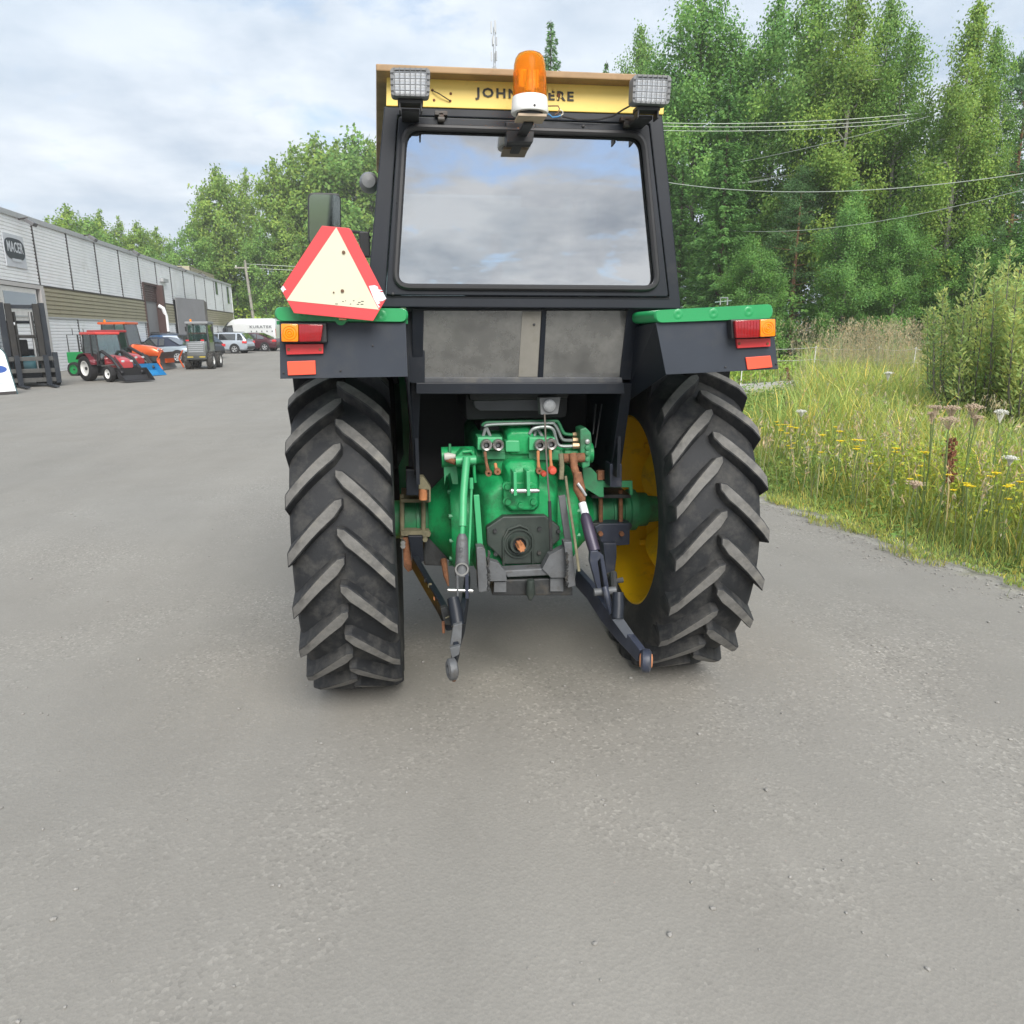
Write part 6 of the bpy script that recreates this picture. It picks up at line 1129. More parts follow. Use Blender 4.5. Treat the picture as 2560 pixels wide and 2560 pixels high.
# ------------------------------------------------------------------ foliage
def leaf_cloud(name, C, D, U, ln, wd, tint, mat, bend=0.0):
    """one mesh of many small pointed leaves: centre C, long axis D, across axis U (n,3 arrays), length, width, colour factor (n,3)"""
    n = len(C); ln = np.broadcast_to(ln, (n,))[:, None]; wd = np.broadcast_to(wd, (n,))[:, None]
    v = np.empty((n, 4, 3)); v[:, 0] = C - D*ln/2; v[:, 1] = C + U*wd/2 + D*ln*0.05; v[:, 2] = C + D*ln/2; v[:, 3] = C - U*wd/2 + D*ln*0.05
    if bend:
        nrm = np.cross(D, U); v[:, 2] -= nrm*ln*bend; v[:, 0] -= nrm*ln*bend
    me = bpy.data.meshes.new(name); me.vertices.add(n*4); me.vertices.foreach_set('co', v.reshape(-1))
    me.loops.add(n*4); me.loops.foreach_set('vertex_index', np.arange(n*4, dtype=np.int32)); me.polygons.add(n); me.polygons.foreach_set('loop_start', np.arange(0, n*4, 4, dtype=np.int32)); me.polygons.foreach_set('loop_total', np.full(n, 4, dtype=np.int32))
    a = me.color_attributes.new('tint', 'FLOAT_COLOR', 'POINT'); c = np.ones((n, 4, 4)); c[:, :, :3] = np.asarray(tint)[:, None, :]; a.data.foreach_set('color', c.reshape(-1))
    me.materials.append(mat); me.update(); me.validate(); return me
def unit(v): return v/np.maximum(1e-9, np.linalg.norm(v, axis=1, keepdims=True))
def frames(n, droop=0.0, flat=0.0):
    D = RN.normal(size=(n, 3)); D[:, 2] *= (1-flat); D[:, 2] -= droop; D = unit(D); U = unit(np.cross(D, RN.normal(size=(n, 3)))); return D, U
def facing(C, axis=True, up=0.55, out_=0.75, rnd=0.65, droop=0.0):
    """leaves turned outward and up to the light, as they grow"""
    n = len(C); o = C.copy(); o[:, 2] = 0; o = unit(o); N_ = unit(o*out_ + np.array([0,0,up]) + RN.normal(size=(n, 3))*rnd); D = unit(np.cross(N_, RN.normal(size=(n, 3)))); D[:, 2] -= droop; D = unit(D - N_*np.sum(D*N_, 1, keepdims=True)); return D, np.cross(N_, D)
def tints(n, clump, var=0.25, warm=0.12):
    b = 1 + clump*var + RN.normal(size=n)*0.12; w_ = RN.normal(size=n)*warm + clump*warm*0.5
    return np.clip(np.stack([b*(1+w_), b, b*(1-0.5*w_)], 1), 0.25, 2.2)
LEAFB = M('birch_leaf', (0.210,0.370,0.085), 0.55, var=0.05, attr='tint', trans=0.42, spec=0.3)
LEAFA = M('aspen_leaf', (0.170,0.345,0.080), 0.5, var=0.05, attr='tint', trans=0.4, spec=0.35)
LEAFY = M('yellow_green_leaf', (0.270,0.410,0.085), 0.55, var=0.05, attr='tint', trans=0.45, spec=0.3)  # yellower, brighter leaf green for the yellowish birches and the hillside trees
NEED = M('spruce_needle', (0.125,0.275,0.070), 0.6, var=0.05, attr='tint', trans=0.3, spec=0.3)
NEEDP = M('pine_needle', (0.125,0.245,0.090), 0.6, var=0.05, attr='tint', trans=0.3, spec=0.3)
LEAFW = M('willow_leaf', (0.44,0.54,0.18), 0.5, var=0.05, attr='tint', trans=0.5, spec=0.35)
BARKB = M('birch_bark', (0.40,0.38,0.35), 0.8, var=0.3, scale=4, dirt=(0.05,0.045,0.04), damt=0.35, dscale=3)
BARKG = M('grey_bark', (0.13,0.125,0.105), 0.9, var=0.3, scale=5, bump=0.4)
BARKS = M('spruce_bark', (0.10,0.075,0.06), 0.9, var=0.3, scale=5, bump=0.4)
BARKP = M('pine_bark', (0.22,0.115,0.065), 0.9, var=0.35, scale=3, bump=0.4)
def broadleaf(seed, H=16, rad=3.0, base=0.18, nl=22000, leaf=0.17, mat=LEAFB, bark=BARKB, upright=0.55, droop=0.25, point=0.7):
    """tapered trunk, limbs, clumps of leaves; returns (trunk mesh, crown mesh)"""
    rs = np.random.default_rng(seed); mb = MB(); tr = []
    wob = rs.normal(size=(2,))*0.35
    def tpos(t): return np.array([wob[0]*math.sin(t*2.6)*t, wob[1]*math.sin(t*2.1+1)*t, H*t])
    P = [tpos(t) for t in np.linspace(0, 0.97, 12)]; mb.tube(P, [max(0.02, H*0.0115*(1-t)**0.8) for t in np.linspace(0, 0.97, 12)], 8)
    ctr = []; rad_c = []
    nb = 46
    for i in range(nb):
        t = base + (0.96-base)*(i/(nb-1))**0.9; a = i*2.399 + rs.normal()*0.4
        rel = (t-base)/(1-base); R_ = rad*(math.sin(math.pi*min(1, (rel*0.86+0.16)))**point)*rs.uniform(0.65, 1.15)
        if t > 0.85: R_ *= 0.6
        up_ = upright*R_*rs.uniform(0.7, 1.5); p0 = tpos(t*0.97); d = np.array([math.cos(a), math.sin(a), 0])
        p1 = p0 + d*R_*0.5 + np.array([0,0,up_*0.6]); p2 = p0 + d*R_ + np.array([0,0,up_*0.75 - droop*R_*0.3])
        mb.tube([p0, p1, p2], [H*0.0042*(1-t)+0.02, 0.02, 0.008], 5, cap=False)
        m = max(2, int(R_*2.6))
        for j in range(m):
            s = 0.30 + 0.75*(j+0.5)/m; q = (1-s)**2*p0 + 2*s*(1-s)*p1 + s*s*p2 if s <= 1 else p2 + (p2-p1)*(s-1)
            q = q + rs.normal(size=3)*np.array([0.35,0.35,0.28]); ctr.append(q); rad_c.append(rs.uniform(0.30, 0.62)*(0.7+0.3*rad/3))
    for j in range(6): ctr.append(tpos(0.985)+rs.normal(size=3)*np.array([0.15,0.15,0.35])-np.array([0,0,0.1*j])); rad_c.append(0.25)
    ctr = np.array(ctr); rad_c = np.array(rad_c); wgt = rad_c**1.8; idx = rs.choice(len(ctr), nl, p=wgt/wgt.sum())
    off = rs.normal(size=(nl, 3)); off *= np.array([0.62,0.62,0.70]); off[:, 2] -= np.abs(rs.normal(size=nl))*droop*1.2
    C = ctr[idx] + off*rad_c[idx][:, None]
    D, U = facing(C, droop=droop*1.5); cl = rs.normal(size=len(ctr))[idx]
    lm = leaf_cloud('leaves', C, D, U, leaf*RN.uniform(0.7, 1.3, nl), leaf*0.72, tints(nl, cl, 0.16, 0.08), mat, 0.12)
    return mb.build('trunk', bark, None, smooth=True, fix=False), lm
def spruce(seed, H=17, rad=2.6, nl=26000, mat=NEED, base=0.03, dense=1.0):
    rs = np.random.default_rng(seed); mb = MB(); mb.tube([(0,0,0),(0.05,0,H*0.5),(0,0,H)], [H*0.0125,H*0.008,0.012], 8)
    C = []; D = []; T_ = []; nw = int(H*2.6)
    segs = []
    for i in range(nw):
        t = base+(0.985-base)*i/(nw-1); z = H*t; Rr = rad*((1-t)**0.82)*rs.uniform(0.85, 1.1)+0.10; nbr = 7 if t < 0.85 else 5
        for k in range(nbr):
            a = 2*math.pi*(k+rs.uniform(-0.25,0.25))/nbr + i*1.1; L_ = Rr*rs.uniform(0.62, 1.15); d = np.array([math.cos(a), math.sin(a), 0]); dz = -0.28*L_ if t < 0.75 else 0.35*L_
            p0 = np.array([0,0,z]); pm = p0+d*L_*0.55+np.array([0,0,dz*0.9]); p1 = p0+d*L_+np.array([0,0,dz*0.75])
            if i % 2 == 0 and k % 2 == 0: mb.tube([p0, pm, p1], [0.022*(1-t)+0.008,0.012,0.004], 4, cap=False)
            segs.append((p0, pm, p1, L_, a, rs.normal()))
    tot = sum(s[3] for s in segs); 
    for (p0, pm, p1, L_, a, cl) in segs:
        n = max(4, int(nl*L_/tot)); s = 0.12+0.90*rs.random(n)**0.75; q = ((1-s)**2)[:, None]*p0 + (2*s*(1-s))[:, None]*pm + (s*s)[:, None]*p1
        side = rs.choice([-1, 1], n); pd = np.array([-math.sin(a), math.cos(a), 0]); ext = side*rs.random(n)*L_*0.26*(1.15-s); q = q + pd[None]*ext[:, None]; q[:, 2] -= np.abs(ext)*0.35 + rs.random(n)*0.30 - 0.05
        dd = np.stack([math.cos(a)*0.75-side*math.sin(a)*0.6, math.sin(a)*0.75+side*math.cos(a)*0.6, np.full(n, -0.35)], 1)+rs.normal(size=(n, 3))*0.28
        C.append(q); D.append(dd); T_.append(np.full(n, cl))
    C = np.concatenate(C); D = unit(np.concatenate(D)); o_ = C.copy(); o_[:, 2] = 0; U = unit(np.cross(D, unit(o_)*0.7+np.array([0,0,0.7])+RN.normal(size=D.shape)*0.6)); n = len(C)
    lm = leaf_cloud('needles', C, D, U, RN.uniform(0.16, 0.34, n), 0.075, tints(n, np.concatenate(T_), 0.14, 0.06), mat, 0.08)
    return mb.build('trunk', BARKS, None, smooth=True, fix=False), lm
def pine(seed, H=14, rad=2.4, nl=16000, base=0.35):
    rs = np.random.default_rng(seed); mb = MB(); mb.tube([(0,0,0),(0.15,0.1,H*0.45),(0,0.05,H*0.97)], [H*0.012,H*0.008,0.02], 8); ctr = []; rc = []
    for i in range(38):
        t = base+(0.97-base)*i/37; a = i*2.4; R_ = rad*math.sin(math.pi*min(1, (t-base)/(1-base)*0.80+0.22))**0.8*rs.uniform(0.55, 1.2); d = np.array([math.cos(a), math.sin(a), 0]); p0 = np.array([0.1*math.sin(t*3),0.05,H*t]); p1 = p0+d*R_+np.array([0,0,0.25*R_])
        mb.tube([p0, (p0+p1)/2-np.array([0,0,0.05]), p1], [0.035*(1-t)+0.015,0.02,0.01], 5, cap=False)
        for j in range(4): s = 0.45+0.6*rs.random(); ctr.append(p0+(p1-p0)*s+rs.normal(size=3)*0.28); rc.append(rs.uniform(0.20, 0.42))
    ctr = np.array(ctr); rc = np.array(rc); idx = rs.choice(len(ctr), nl, p=rc**2/(rc**2).sum()); off = rs.normal(size=(nl, 3))*np.array([0.7,0.7,0.4]); C = ctr[idx]+off*rc[idx][:, None]
    D = unit(off+np.array([0,0,0.6])+rs.normal(size=(nl, 3))*0.5); U = unit(np.cross(D, RN.normal(size=D.shape)))
    lm = leaf_cloud('needles', C, D, U, RN.uniform(0.14, 0.26, nl), 0.05, tints(nl, rs.normal(size=len(ctr))[idx], 0.15, 0.05), NEEDP)
    return mb.build('trunk', BARKP, None, smooth=True, fix=False), lm
KINDS = {}
def kind(k, H, tup):
    t_, lm = tup; KINDS[k] = (H, t_.data, lm); bpy.data.objects.remove(t_)
kind('birch_a', 16, broadleaf(11, 16, 2.5, 0.14, 36000, 0.138, LEAFB, BARKB, 0.6, 0.45)); kind('birch_b', 16, broadleaf(12, 16, 2.2, 0.10, 34000, 0.138, LEAFY, BARKB, 0.7, 0.5, 0.8)); kind('birch_c', 16, broadleaf(13, 16, 2.9, 0.12, 40000, 0.142, LEAFB, BARKB, 0.5, 0.4))
kind('aspen_a', 16, broadleaf(21, 16, 3.1, 0.16, 42000, 0.145, LEAFA, BARKG, 0.6, 0.15, 0.6)); kind('aspen_b', 16, broadleaf(22, 16, 3.5, 0.05, 42000, 0.150, LEAFA, BARKG, 0.55, 0.2, 0.5))
kind('hill_birch', 16, broadleaf(31, 16, 3.0, 0.20, 7000, 0.33, LEAFY, BARKB, 0.5, 0.2, 0.55)); kind('hill_aspen', 16, broadleaf(32, 16, 3.4, 0.24, 7200, 0.34, LEAFY, BARKG, 0.5, 0.15, 0.5)); kind('hill_alder', 16, broadleaf(33, 16, 3.6, 0.10, 7200, 0.34, LEAFB, BARKG, 0.5, 0.15, 0.5))
kind('spruce_a', 16, spruce(41, 16, 2.7, 30000)); kind('spruce_b', 16, spruce(42, 16, 2.2, 24000)); kind('pine_a', 14, pine(51)); kind('pine_b', 14, pine(52, 14, 2.0, 13000, 0.25))
NAMES = {'birch': 'birch_tree', 'aspen': 'aspen_tree', 'hill': 'tree', 'spruce': 'spruce_tree', 'pine': 'pine_tree'}
def tree(k, label, px, py, dist, wide=1.0, group=None, rz=None, base=None):
    p, h = at_bearing(px, dist); zb = hill(p.x, p.y)+(G(p.x, min(p.y,110))-0.1) if base is None else base; zt = elev(px, py, dist); H0, tm, lm = KINDS[k]; s = (zt-zb)/H0
    nm = NAMES[k.split('_')[0]]; nm = {'hill_birch':'birch_tree','hill_aspen':'aspen_tree','hill_alder':'alder_tree'}.get(k, nm)
    root = thing(nm, label, 'tree', (p.x, p.y, zb-0.05), rz if rz is not None else random.random()*6.28, group); root.scale = (s*wide, s*wide, s)
    link('trunk', tm, root); link('crown', lm, root); return root
GR = 'trees at the edge of the wood'
# right-hand wood, near to far
for a in (
 ('spruce_a', 'dark pointed spruce standing closest to the cab on its right', 1790, 148, 37, 1.0),
 ('aspen_a', 'tall full aspen behind the pointed spruce, its top cut by the frame', 1722, -45, 45, 0.95),
 ('aspen_b', 'broad dense tree between the aspen and the birches, top cut by the frame', 1900, -20, 46, 0.9),
 ('birch_c', 'big leafy birch in the middle of the right-hand wood', 1975, -60, 42, 0.95),
 ('birch_b', 'pale green birch rising out of the frame right of the big birch', 2062, -40, 40, 0.9),
 ('birch_a', 'slender birch with bare twigs at its top, right of the pale birch', 2150, -10, 43, 0.75),
 ('birch_c', 'lower rounded birch under the slender birch', 2215, 80, 40, 0.85),
 ('birch_b', 'bright yellow-green pointed birch near the right edge', 2345, 15, 37.5, 0.85),
 ('birch_a', 'short green birch leaning on the bright pointed birch', 2392, 90, 39, 0.7),
 ('pine_a', 'open-crowned pine against the sky at the right edge', 2480, 135, 41, 1.0),
 ('pine_b', 'dark pine cut off by the right edge of the picture', 2590, 255, 38, 1.25),
 ('spruce_b', 'dark spruce filling the gap under the pines', 2470, 330, 46, 1.3),
 ('pine_b', 'dark pine in the shade between spruce and birches', 1975, 420, 39, 1.2),
 ('aspen_b', 'low bushy alder in front of the dark pine, lit from the front', 2095, 470, 35.5, 1.0),
 ('aspen_a', 'low leafy tree at the foot of the bright birch', 2225, 520, 35.5, 1.0),
 ('aspen_b', 'bushy low tree at the foot of the pointed spruce', 1880, 590, 35, 1.35),
 ('spruce_b', 'small spruce right beside the cab behind the fender', 1690, 380, 41, 1.2),
 ('aspen_a', 'shrubby low tree under the right-hand pines', 2400, 560, 37, 1.3),
 ('spruce_a', 'deep green spruce behind the big birch', 2130, 190, 49, 1.2),
 ('aspen_b', 'leafy tree at the far right above the willow bush', 2530, 520, 36, 1.3),
 ('spruce_a', 'shaded spruce behind the broad dense tree', 1835, 120, 50, 1.2),
 ('spruce_b', 'shaded spruce behind the short green birch', 2300, 260, 48, 1.5)):
    tree(*a, group=GR)
for a in (('birch_a', 'small tree top showing above the right end of the cab roof', 1578, 72, 62, 0.8), ('spruce_b', 'tiny spruce top above the cab roof beside the beacon', 1502, 150, 62, 0.7), ('spruce_a', 'thin spruce top rising behind the amber beacon', 1374, 48, 75, 0.85), ('aspen_a', 'tree filling the gap between cab and wood', 1630, 150, 56, 1.0)): tree(*a, group='trees behind the cab')
# left-hand hillside
GL_ = 'trees on the hillside behind the hall'
LH = [('hill_aspen',210,512,100,1.0),('hill_birch',160,548,102,1.0),('hill_alder',255,540,98,1.0),('hill_birch',285,528,104,0.9),('hill_birch',330,545,103,0.75),('hill_aspen',372,552,100,0.9),('hill_birch',420,570,103,0.9),('hill_alder',450,600,98,0.9),('hill_aspen',140,590,96,1.0),('hill_alder',395,610,96,1.0),('hill_alder',310,590,97,1.1),
      ('hill_aspen',575,412,98,0.85),('hill_birch',540,470,100,0.8),('hill_birch',645,425,104,0.6),('hill_aspen',712,395,97,0.9),('hill_birch',760,370,99,0.9),('hill_aspen',818,333,98,1.0),('hill_birch',870,352,101,0.9),('hill_alder',910,318,97,1.0),('hill_aspen',950,340,100,1.0),('hill_alder',500,560,95,1.0),('hill_alder',670,560,93,0.9),('hill_birch',735,520,94,0.9),('hill_alder',840,500,92,1.0),('hill_alder',600,560,99,1.0),('hill_birch',790,440,103,0.9)]
LT = ['roundest tree top above the near end of the hall','leftmost full tree over the hall roof','dense tree just right of the roundest top over the hall','double-topped birch over the hall roof','narrow birch tip over the middle of the hall','middle aspen over the hall doors','birch over the far doors of the hall','low alder over the far end of the hall','half hidden tree low behind the hall roof on the left','low alder peeping over the hall doors','low alder over the middle of the hall',
 'tall narrow tree left of the gap in the hillside wood','birch leaning left of the tall narrow tree','wispy thin birch in the gap of the hillside wood','aspen just right of the gap in the hillside wood','birch left of the tractor mirror','tall aspen above the tractor mirror','birch between mirror and cab','tallest hillside tree, touching the cab roof','tree mostly hidden behind the cab pillar','low alder right of the hall end','low alder behind the utility pole','low birch behind the warning triangle','alder behind the mirror','low alder in front of the gap in the wood','birch standing back behind the mirror']
for (k, px, py, d, wd_), lb in zip(LH, LT): tree(k, lb, px, py, d, wd_, GL_)
tree('pine_b', 'dark treetop just over the roof at the left edge', 22, 512, 80, 0.5, GL_)
# ------------------------------------------------------------------ verge growth
def blades(name, XY, Z, h, wdt, lean, col, mat, curl=0.35):
    n = len(XY); a = RN.uniform(0, 2*math.pi, n); dl = RN.uniform(0, 2*math.pi, n); ac = np.stack([np.cos(a), np.sin(a), 0*a], 1); ld_ = np.stack([np.cos(dl), np.sin(dl), 0*dl], 1)
    b = np.column_stack([XY, Z]); up = np.array([0,0,1.0]); L1 = lean*h
    m1 = b + up*(h*0.38)[:, None] + ld_*(L1*0.18)[:, None]; m2 = b + up*(h*0.75)[:, None] + ld_*(L1*0.55)[:, None]; t = b + up*(h*(1-curl*lean*0.5))[:, None] + ld_*L1[:, None]
    w_ = wdt[:, None]; v = np.empty((n, 7, 3)); v[:, 0] = b-ac*w_*0.5; v[:, 1] = b+ac*w_*0.5; v[:, 2] = m1-ac*w_*0.5; v[:, 3] = m1+ac*w_*0.5; v[:, 4] = m2-ac*w_*0.36; v[:, 5] = m2+ac*w_*0.36; v[:, 6] = t
    o = np.arange(n)[:, None]*7; q = np.concatenate([o+np.array([0,1,3,2]), o+np.array([2,3,5,4])], 1).reshape(-1, 4); tr = o+np.array([4,5,6])
    me = bpy.data.meshes.new(name); me.vertices.add(n*7); me.vertices.foreach_set('co', v.reshape(-1)); lv = np.concatenate([q.reshape(-1), tr.reshape(-1)]).astype(np.int32); me.loops.add(len(lv)); me.loops.foreach_set('vertex_index', lv)
    ls = np.concatenate([np.arange(0, 8*n, 4), 8*n+np.arange(0, 3*n, 3)]).astype(np.int32); lt = np.concatenate([np.full(2*n, 4), np.full(n, 3)]).astype(np.int32); me.polygons.add(3*n); me.polygons.foreach_set('loop_start', ls); me.polygons.foreach_set('loop_total', lt)
    c = np.ones((n, 7, 4)); c[:, :, :3] = col[:, None, :]; at = me.color_attributes.new('tint', 'FLOAT_COLOR', 'POINT'); at.data.foreach_set('color', c.reshape(-1)); me.materials.append(mat); me.update(); me.validate(); return me
GRS = M('grass_blade', (0.345,0.430,0.110), 0.55, var=0.05, attr='tint', trans=0.35, spec=0.3)
DRY = M('dry_grass', (0.40,0.385,0.235), 0.7, var=0.05, attr='tint', trans=0.3, spec=0.2)
HERB = M('herb_leaf', (0.19,0.30,0.07), 0.55, var=0.05, attr='tint', trans=0.3, spec=0.3)
EDG = np.vectorize(edgew)
def field_noise(x, y): return 0.5+0.25*np.sin(x*1.7+1.3*np.sin(y*0.9))+0.25*np.sin(y*2.3+0.7*x+1.1*np.sin(x*1.1))
def on_track(x, y):
    t = np.clip((x-3)/29, 0, 1); yc = 13.2+(x-3)*0.52-0.0055*(x-3)**2; return np.abs(y-yc) < 1.7
def scatter(n, y0, y1, o0, o1, pw=1.0):
    y = RN.uniform(y0, y1, n); o = o0+(o1-o0)*RN.random(n)**pw; x = EDG(y)+o; ok = ~on_track(x, y); return x[ok], y[ok], o[ok]
parts_ = []
def add_grass(n, y0, y1, o0, o1, hmin, hmax, w0, w1, pw=1.0, lean=(0.15,0.7), dry=0.12, mat=GRS, nm='meadow_grass', patchy=True):
    x, y, o = scatter(n, y0, y1, o0, o1, pw); fn = field_noise(x, y); gr = np.clip(o/1.4, 0.12, 1.0); h = (hmin+(hmax-hmin)*RN.random(len(x))**1.3)*gr*(0.65+0.6*fn if patchy else 1)*np.where(((x+0.47)/(y+3.5) < 0.56) & (y > 6), 0.33, 1.0)
    tt = tints(len(x), (fn-0.5)*2, 0.22, 0.16); dm = RN.random(len(x)) < dry; tt[dm] *= np.array([2.0,1.45,1.5]); parts_.append((x, y, np.full(len(x), 0.02), h, RN.uniform(w0, w1, len(x)), RN.uniform(*lean, len(x)), tt, mat, nm))
add_grass(46000, -1.5, 6.5, 0.02, 2.6, 0.10, 0.42, 0.004, 0.008, 1.4)
add_grass(52000, -1.0, 9.5, 0.5, 6.5, 0.28, 0.86, 0.005, 0.011, 0.9)
add_grass(46000, 5.0, 17.0, 0.3, 10, 0.40, 1.05, 0.008, 0.016, 0.9)
add_grass(30000, 15.0, 34.0, 2, 34, 0.55, 1.25, 0.02, 0.04, 0.8)
x, y, o = scatter(9000, -1.2, 7, -0.16, 0.22); k = field_noise(x*7+1, y*3.3) > 0.62; x, y = x[k], y[k]; parts_.append((x, y, np.full(len(x), 0.0), RN.uniform(0.02, 0.10, len(x)), RN.uniform(0.003, 0.006, len(x)), RN.uniform(0.3, 1.1, len(x)), tints(len(x), RN.normal(size=len(x)), 0.15, 0.15)*np.array([1.1,0.95,0.9]), GRS, 'edge_tufts'))
for (x, y, z, h, wd_, ln, tt, mat, nm) in parts_:
    o = link(nm, blades(nm, np.column_stack([x, y]), z, h, wd_, ln, tt, mat)); struct(o, 'stuff'); o['label'] = 'tall mixed grass of the roadside verge'
# tall seeding grass: thin stems with feathery heads
def seed_grass(n, sampler, hmin, hmax, nm, label, hw=0.018, hl=0.16):
    x, y = sampler(n); n = len(x); h = RN.uniform(hmin, hmax, n); lean = RN.uniform(0.05, 0.35, n)
    me = blades(nm, np.column_stack([x, y]), np.full(n, 0.02), h, np.full(n, 0.006), lean, tints(n, RN.normal(size=n), 0.15, 0.1), DRY, 0.1); o = link(nm, me); struct(o, 'stuff'); o['label'] = label
    v = np.empty(n*7*3); me.vertices.foreach_get('co', v); tip = v.reshape(n, 7, 3)[:, 6]; m = 9; C = np.repeat(tip, m, 0) - np.array([0,0,1])*(RN.random((n*m, 1))*hl) + RN.normal(size=(n*m, 3))*np.array([hw*0.7,hw*0.7,0.01]); D = unit(RN.normal(size=(n*m, 3))*0.5+np.array([0,0,1.0])); U = unit(np.cross(D, RN.normal(size=D.shape)))
    lm = leaf_cloud(nm+'_heads', C, D, U, RN.uniform(0.04, 0.08, n*m), 0.012, tints(n*m, RN.normal(size=n*m), 0.12, 0.1)*np.array([1.15,1.02,1.05]), DRY); o = link(nm+'_heads', lm); struct(o, 'stuff'); o['label'] = label
def samp(cx, cy, sx, sy): return lambda n: (RN.normal(cx, sx, n), RN.normal(cy, sy, n))
_pc = [GP(2130,985), GP(2060,1000), GP(2230,1000)]
seed_grass(1250, samp(_pc[0].x+0.5, _pc[0].y, 0.95, 0.9), 1.0, 2.0, 'seeding_grass', 'pale seeding grass clump at the back of the verge', 0.03, 0.30)
def vs_(n): x, y, o = scatter(n, 1.5, 12, 0.9, 7); k = (x+0.47)/(y+3.5) > 0.54; return x[k], y[k]
seed_grass(800, vs_, 0.5, 0.95, 'verge_seed_grass', 'scattered seeding grass stems in the verge')
def vs2(n): x, y, o = scatter(n, -0.5, 5, 0.3, 3.0); return x, y
seed_grass(420, vs2, 0.35, 0.75, 'near_seed_grass', 'thin seeding grass stems near the asphalt')
# low broad-leaved herbs
def herbs(n, y0, y1, o0, o1, z0, z1, ln, nm, mul=(1,1,1)):
    x, y, o = scatter(n, y0, y1, o0, o1); fn = field_noise(x*1.6+3, y*1.6); k = fn > 0.45; x, y, o, fn = x[k], y[k], o[k], fn[k]; n = len(x); z = RN.uniform(z0, z1, n)*np.clip(o/1.2, 0.2, 1); D, U = frames(n, -0.3, 0.3)
    lm = leaf_cloud(nm, np.column_stack([x, y, z]), D, U, ln*RN.uniform(0.6, 1.5, n), ln*0.42, tints(n, (fn-0.6)*3, 0.2, 0.1)*np.array(mul), HERB, 0.15); o = link(nm, lm); struct(o, 'stuff'); o['label'] = 'low leafy herbs between the grass'
herbs(26000, -1, 8, 0.15, 5, 0.02, 0.42, 0.055, 'leafy_herbs'); herbs(14000, 5, 16, 2.2, 9, 0.05, 0.5, 0.09, 'tall_leafy_herbs'); herbs(15000, 18, 24, 3, 22, 0.1, 0.75, 0.16, 'track_side_herbs', (1.5,1.45,0.9))
# yellow-green feathery stand at lower right
def ystand(n): g_ = GP(2450,1290); return (RN.normal(g_.x, 0.8, n), RN.normal(g_.y, 0.9, n))
x, y = ystand(9000); k = x > EDG(y)+0.5; x, y = x[k], y[k]; n = len(x); D, U = frames(n, 0.0, 0.4); lm = leaf_cloud('feathery_bedstraw', np.column_stack([x, y, RN.uniform(0.15, 0.62, n)]), D, U, RN.uniform(0.025, 0.05, n), 0.02, tints(n, RN.normal(size=n), 0.12, 0.1)*np.array([2.0,1.5,0.8]), HERB); o = link('feathery_bedstraw', lm); struct(o, 'stuff'); o['label'] = 'yellow-green feathery bedstraw at the lower right of the verge'
# ---- willow bushes
def willow(seed, H, rad, nstem, nl, leaf):
    rs = np.random.default_rng(seed); mb = MB(); C = []; D = []; cl = []
    for i in range(nstem):
        a = rs.uniform(0, 2*math.pi); r_ = rad*math.sqrt(rs.random()); hh = H*(1-0.30*(r_/rad)**2)*rs.uniform(0.66, 1.12); p0 = np.array([math.cos(a)*r_*0.3, math.sin(a)*r_*0.3, 0]); p1 = np.array([math.cos(a)*r_*0.85, math.sin(a)*r_*0.85, hh*0.45]); p2 = np.array([math.cos(a)*r_, math.sin(a)*r_, hh])
        mb.tube([p0, p1, p2], [0.016,0.010,0.003], 5, cap=False); n = int(nl/nstem); s = 0.12+0.88*rs.random(n)**0.8; q = ((1-s)**2)[:, None]*p0+(2*s*(1-s))[:, None]*p1+(s*s)[:, None]*p2
        ang = rs.uniform(0, 2*math.pi, n); wd_ = (0.30*(1-s)+0.045)*rs.random(n)**0.5; out_ = np.stack([np.cos(ang), np.sin(ang), np.zeros(n)], 1); C.append(q+out_*wd_[:, None]+rs.normal(size=(n, 3))*0.02); D.append(unit(out_*0.8+np.array([0,0,0.75])+rs.normal(size=(n, 3))*0.3)); cl.append(np.full(n, rs.normal())+(s-0.5)*0.9)
    C = np.concatenate(C); D = np.concatenate(D); n = len(C); o_ = C.copy(); o_[:, 2] = 0; U = unit(np.cross(D, unit(o_)+np.array([0,0,0.4])+RN.normal(size=D.shape)*0.6)); lm = leaf_cloud('leaves', C, D, U, leaf*RN.uniform(0.7, 1.3, n), leaf*0.32, tints(n, np.concatenate(cl), 0.13, 0.10), LEAFW, 0.1)
    return mb.build('stems', BARKG, None, smooth=True, fix=False), lm
for (seed, px, py, H, rad, ns, nl, lb) in ((61,2440,1120,2.6,0.95,48,12500,'large willow bush with upright shoots at the right of the verge'), (62,2570,1130,2.75,1.15,52,14000,'tall willow bush cut by the right edge of the picture'), (63,2500,1075,2.2,1.1,40,9500,'lower willow bush between and behind the two tall ones')):
    g_ = GP(px, py); root = thing('willow_bush', lb, 'bush', (g_.x, g_.y, 0.02), 0, 'willow bushes'); st_, lm = willow(seed, H, rad, ns, nl, 0.075); st_.parent = root; o = link('foliage', lm, root)
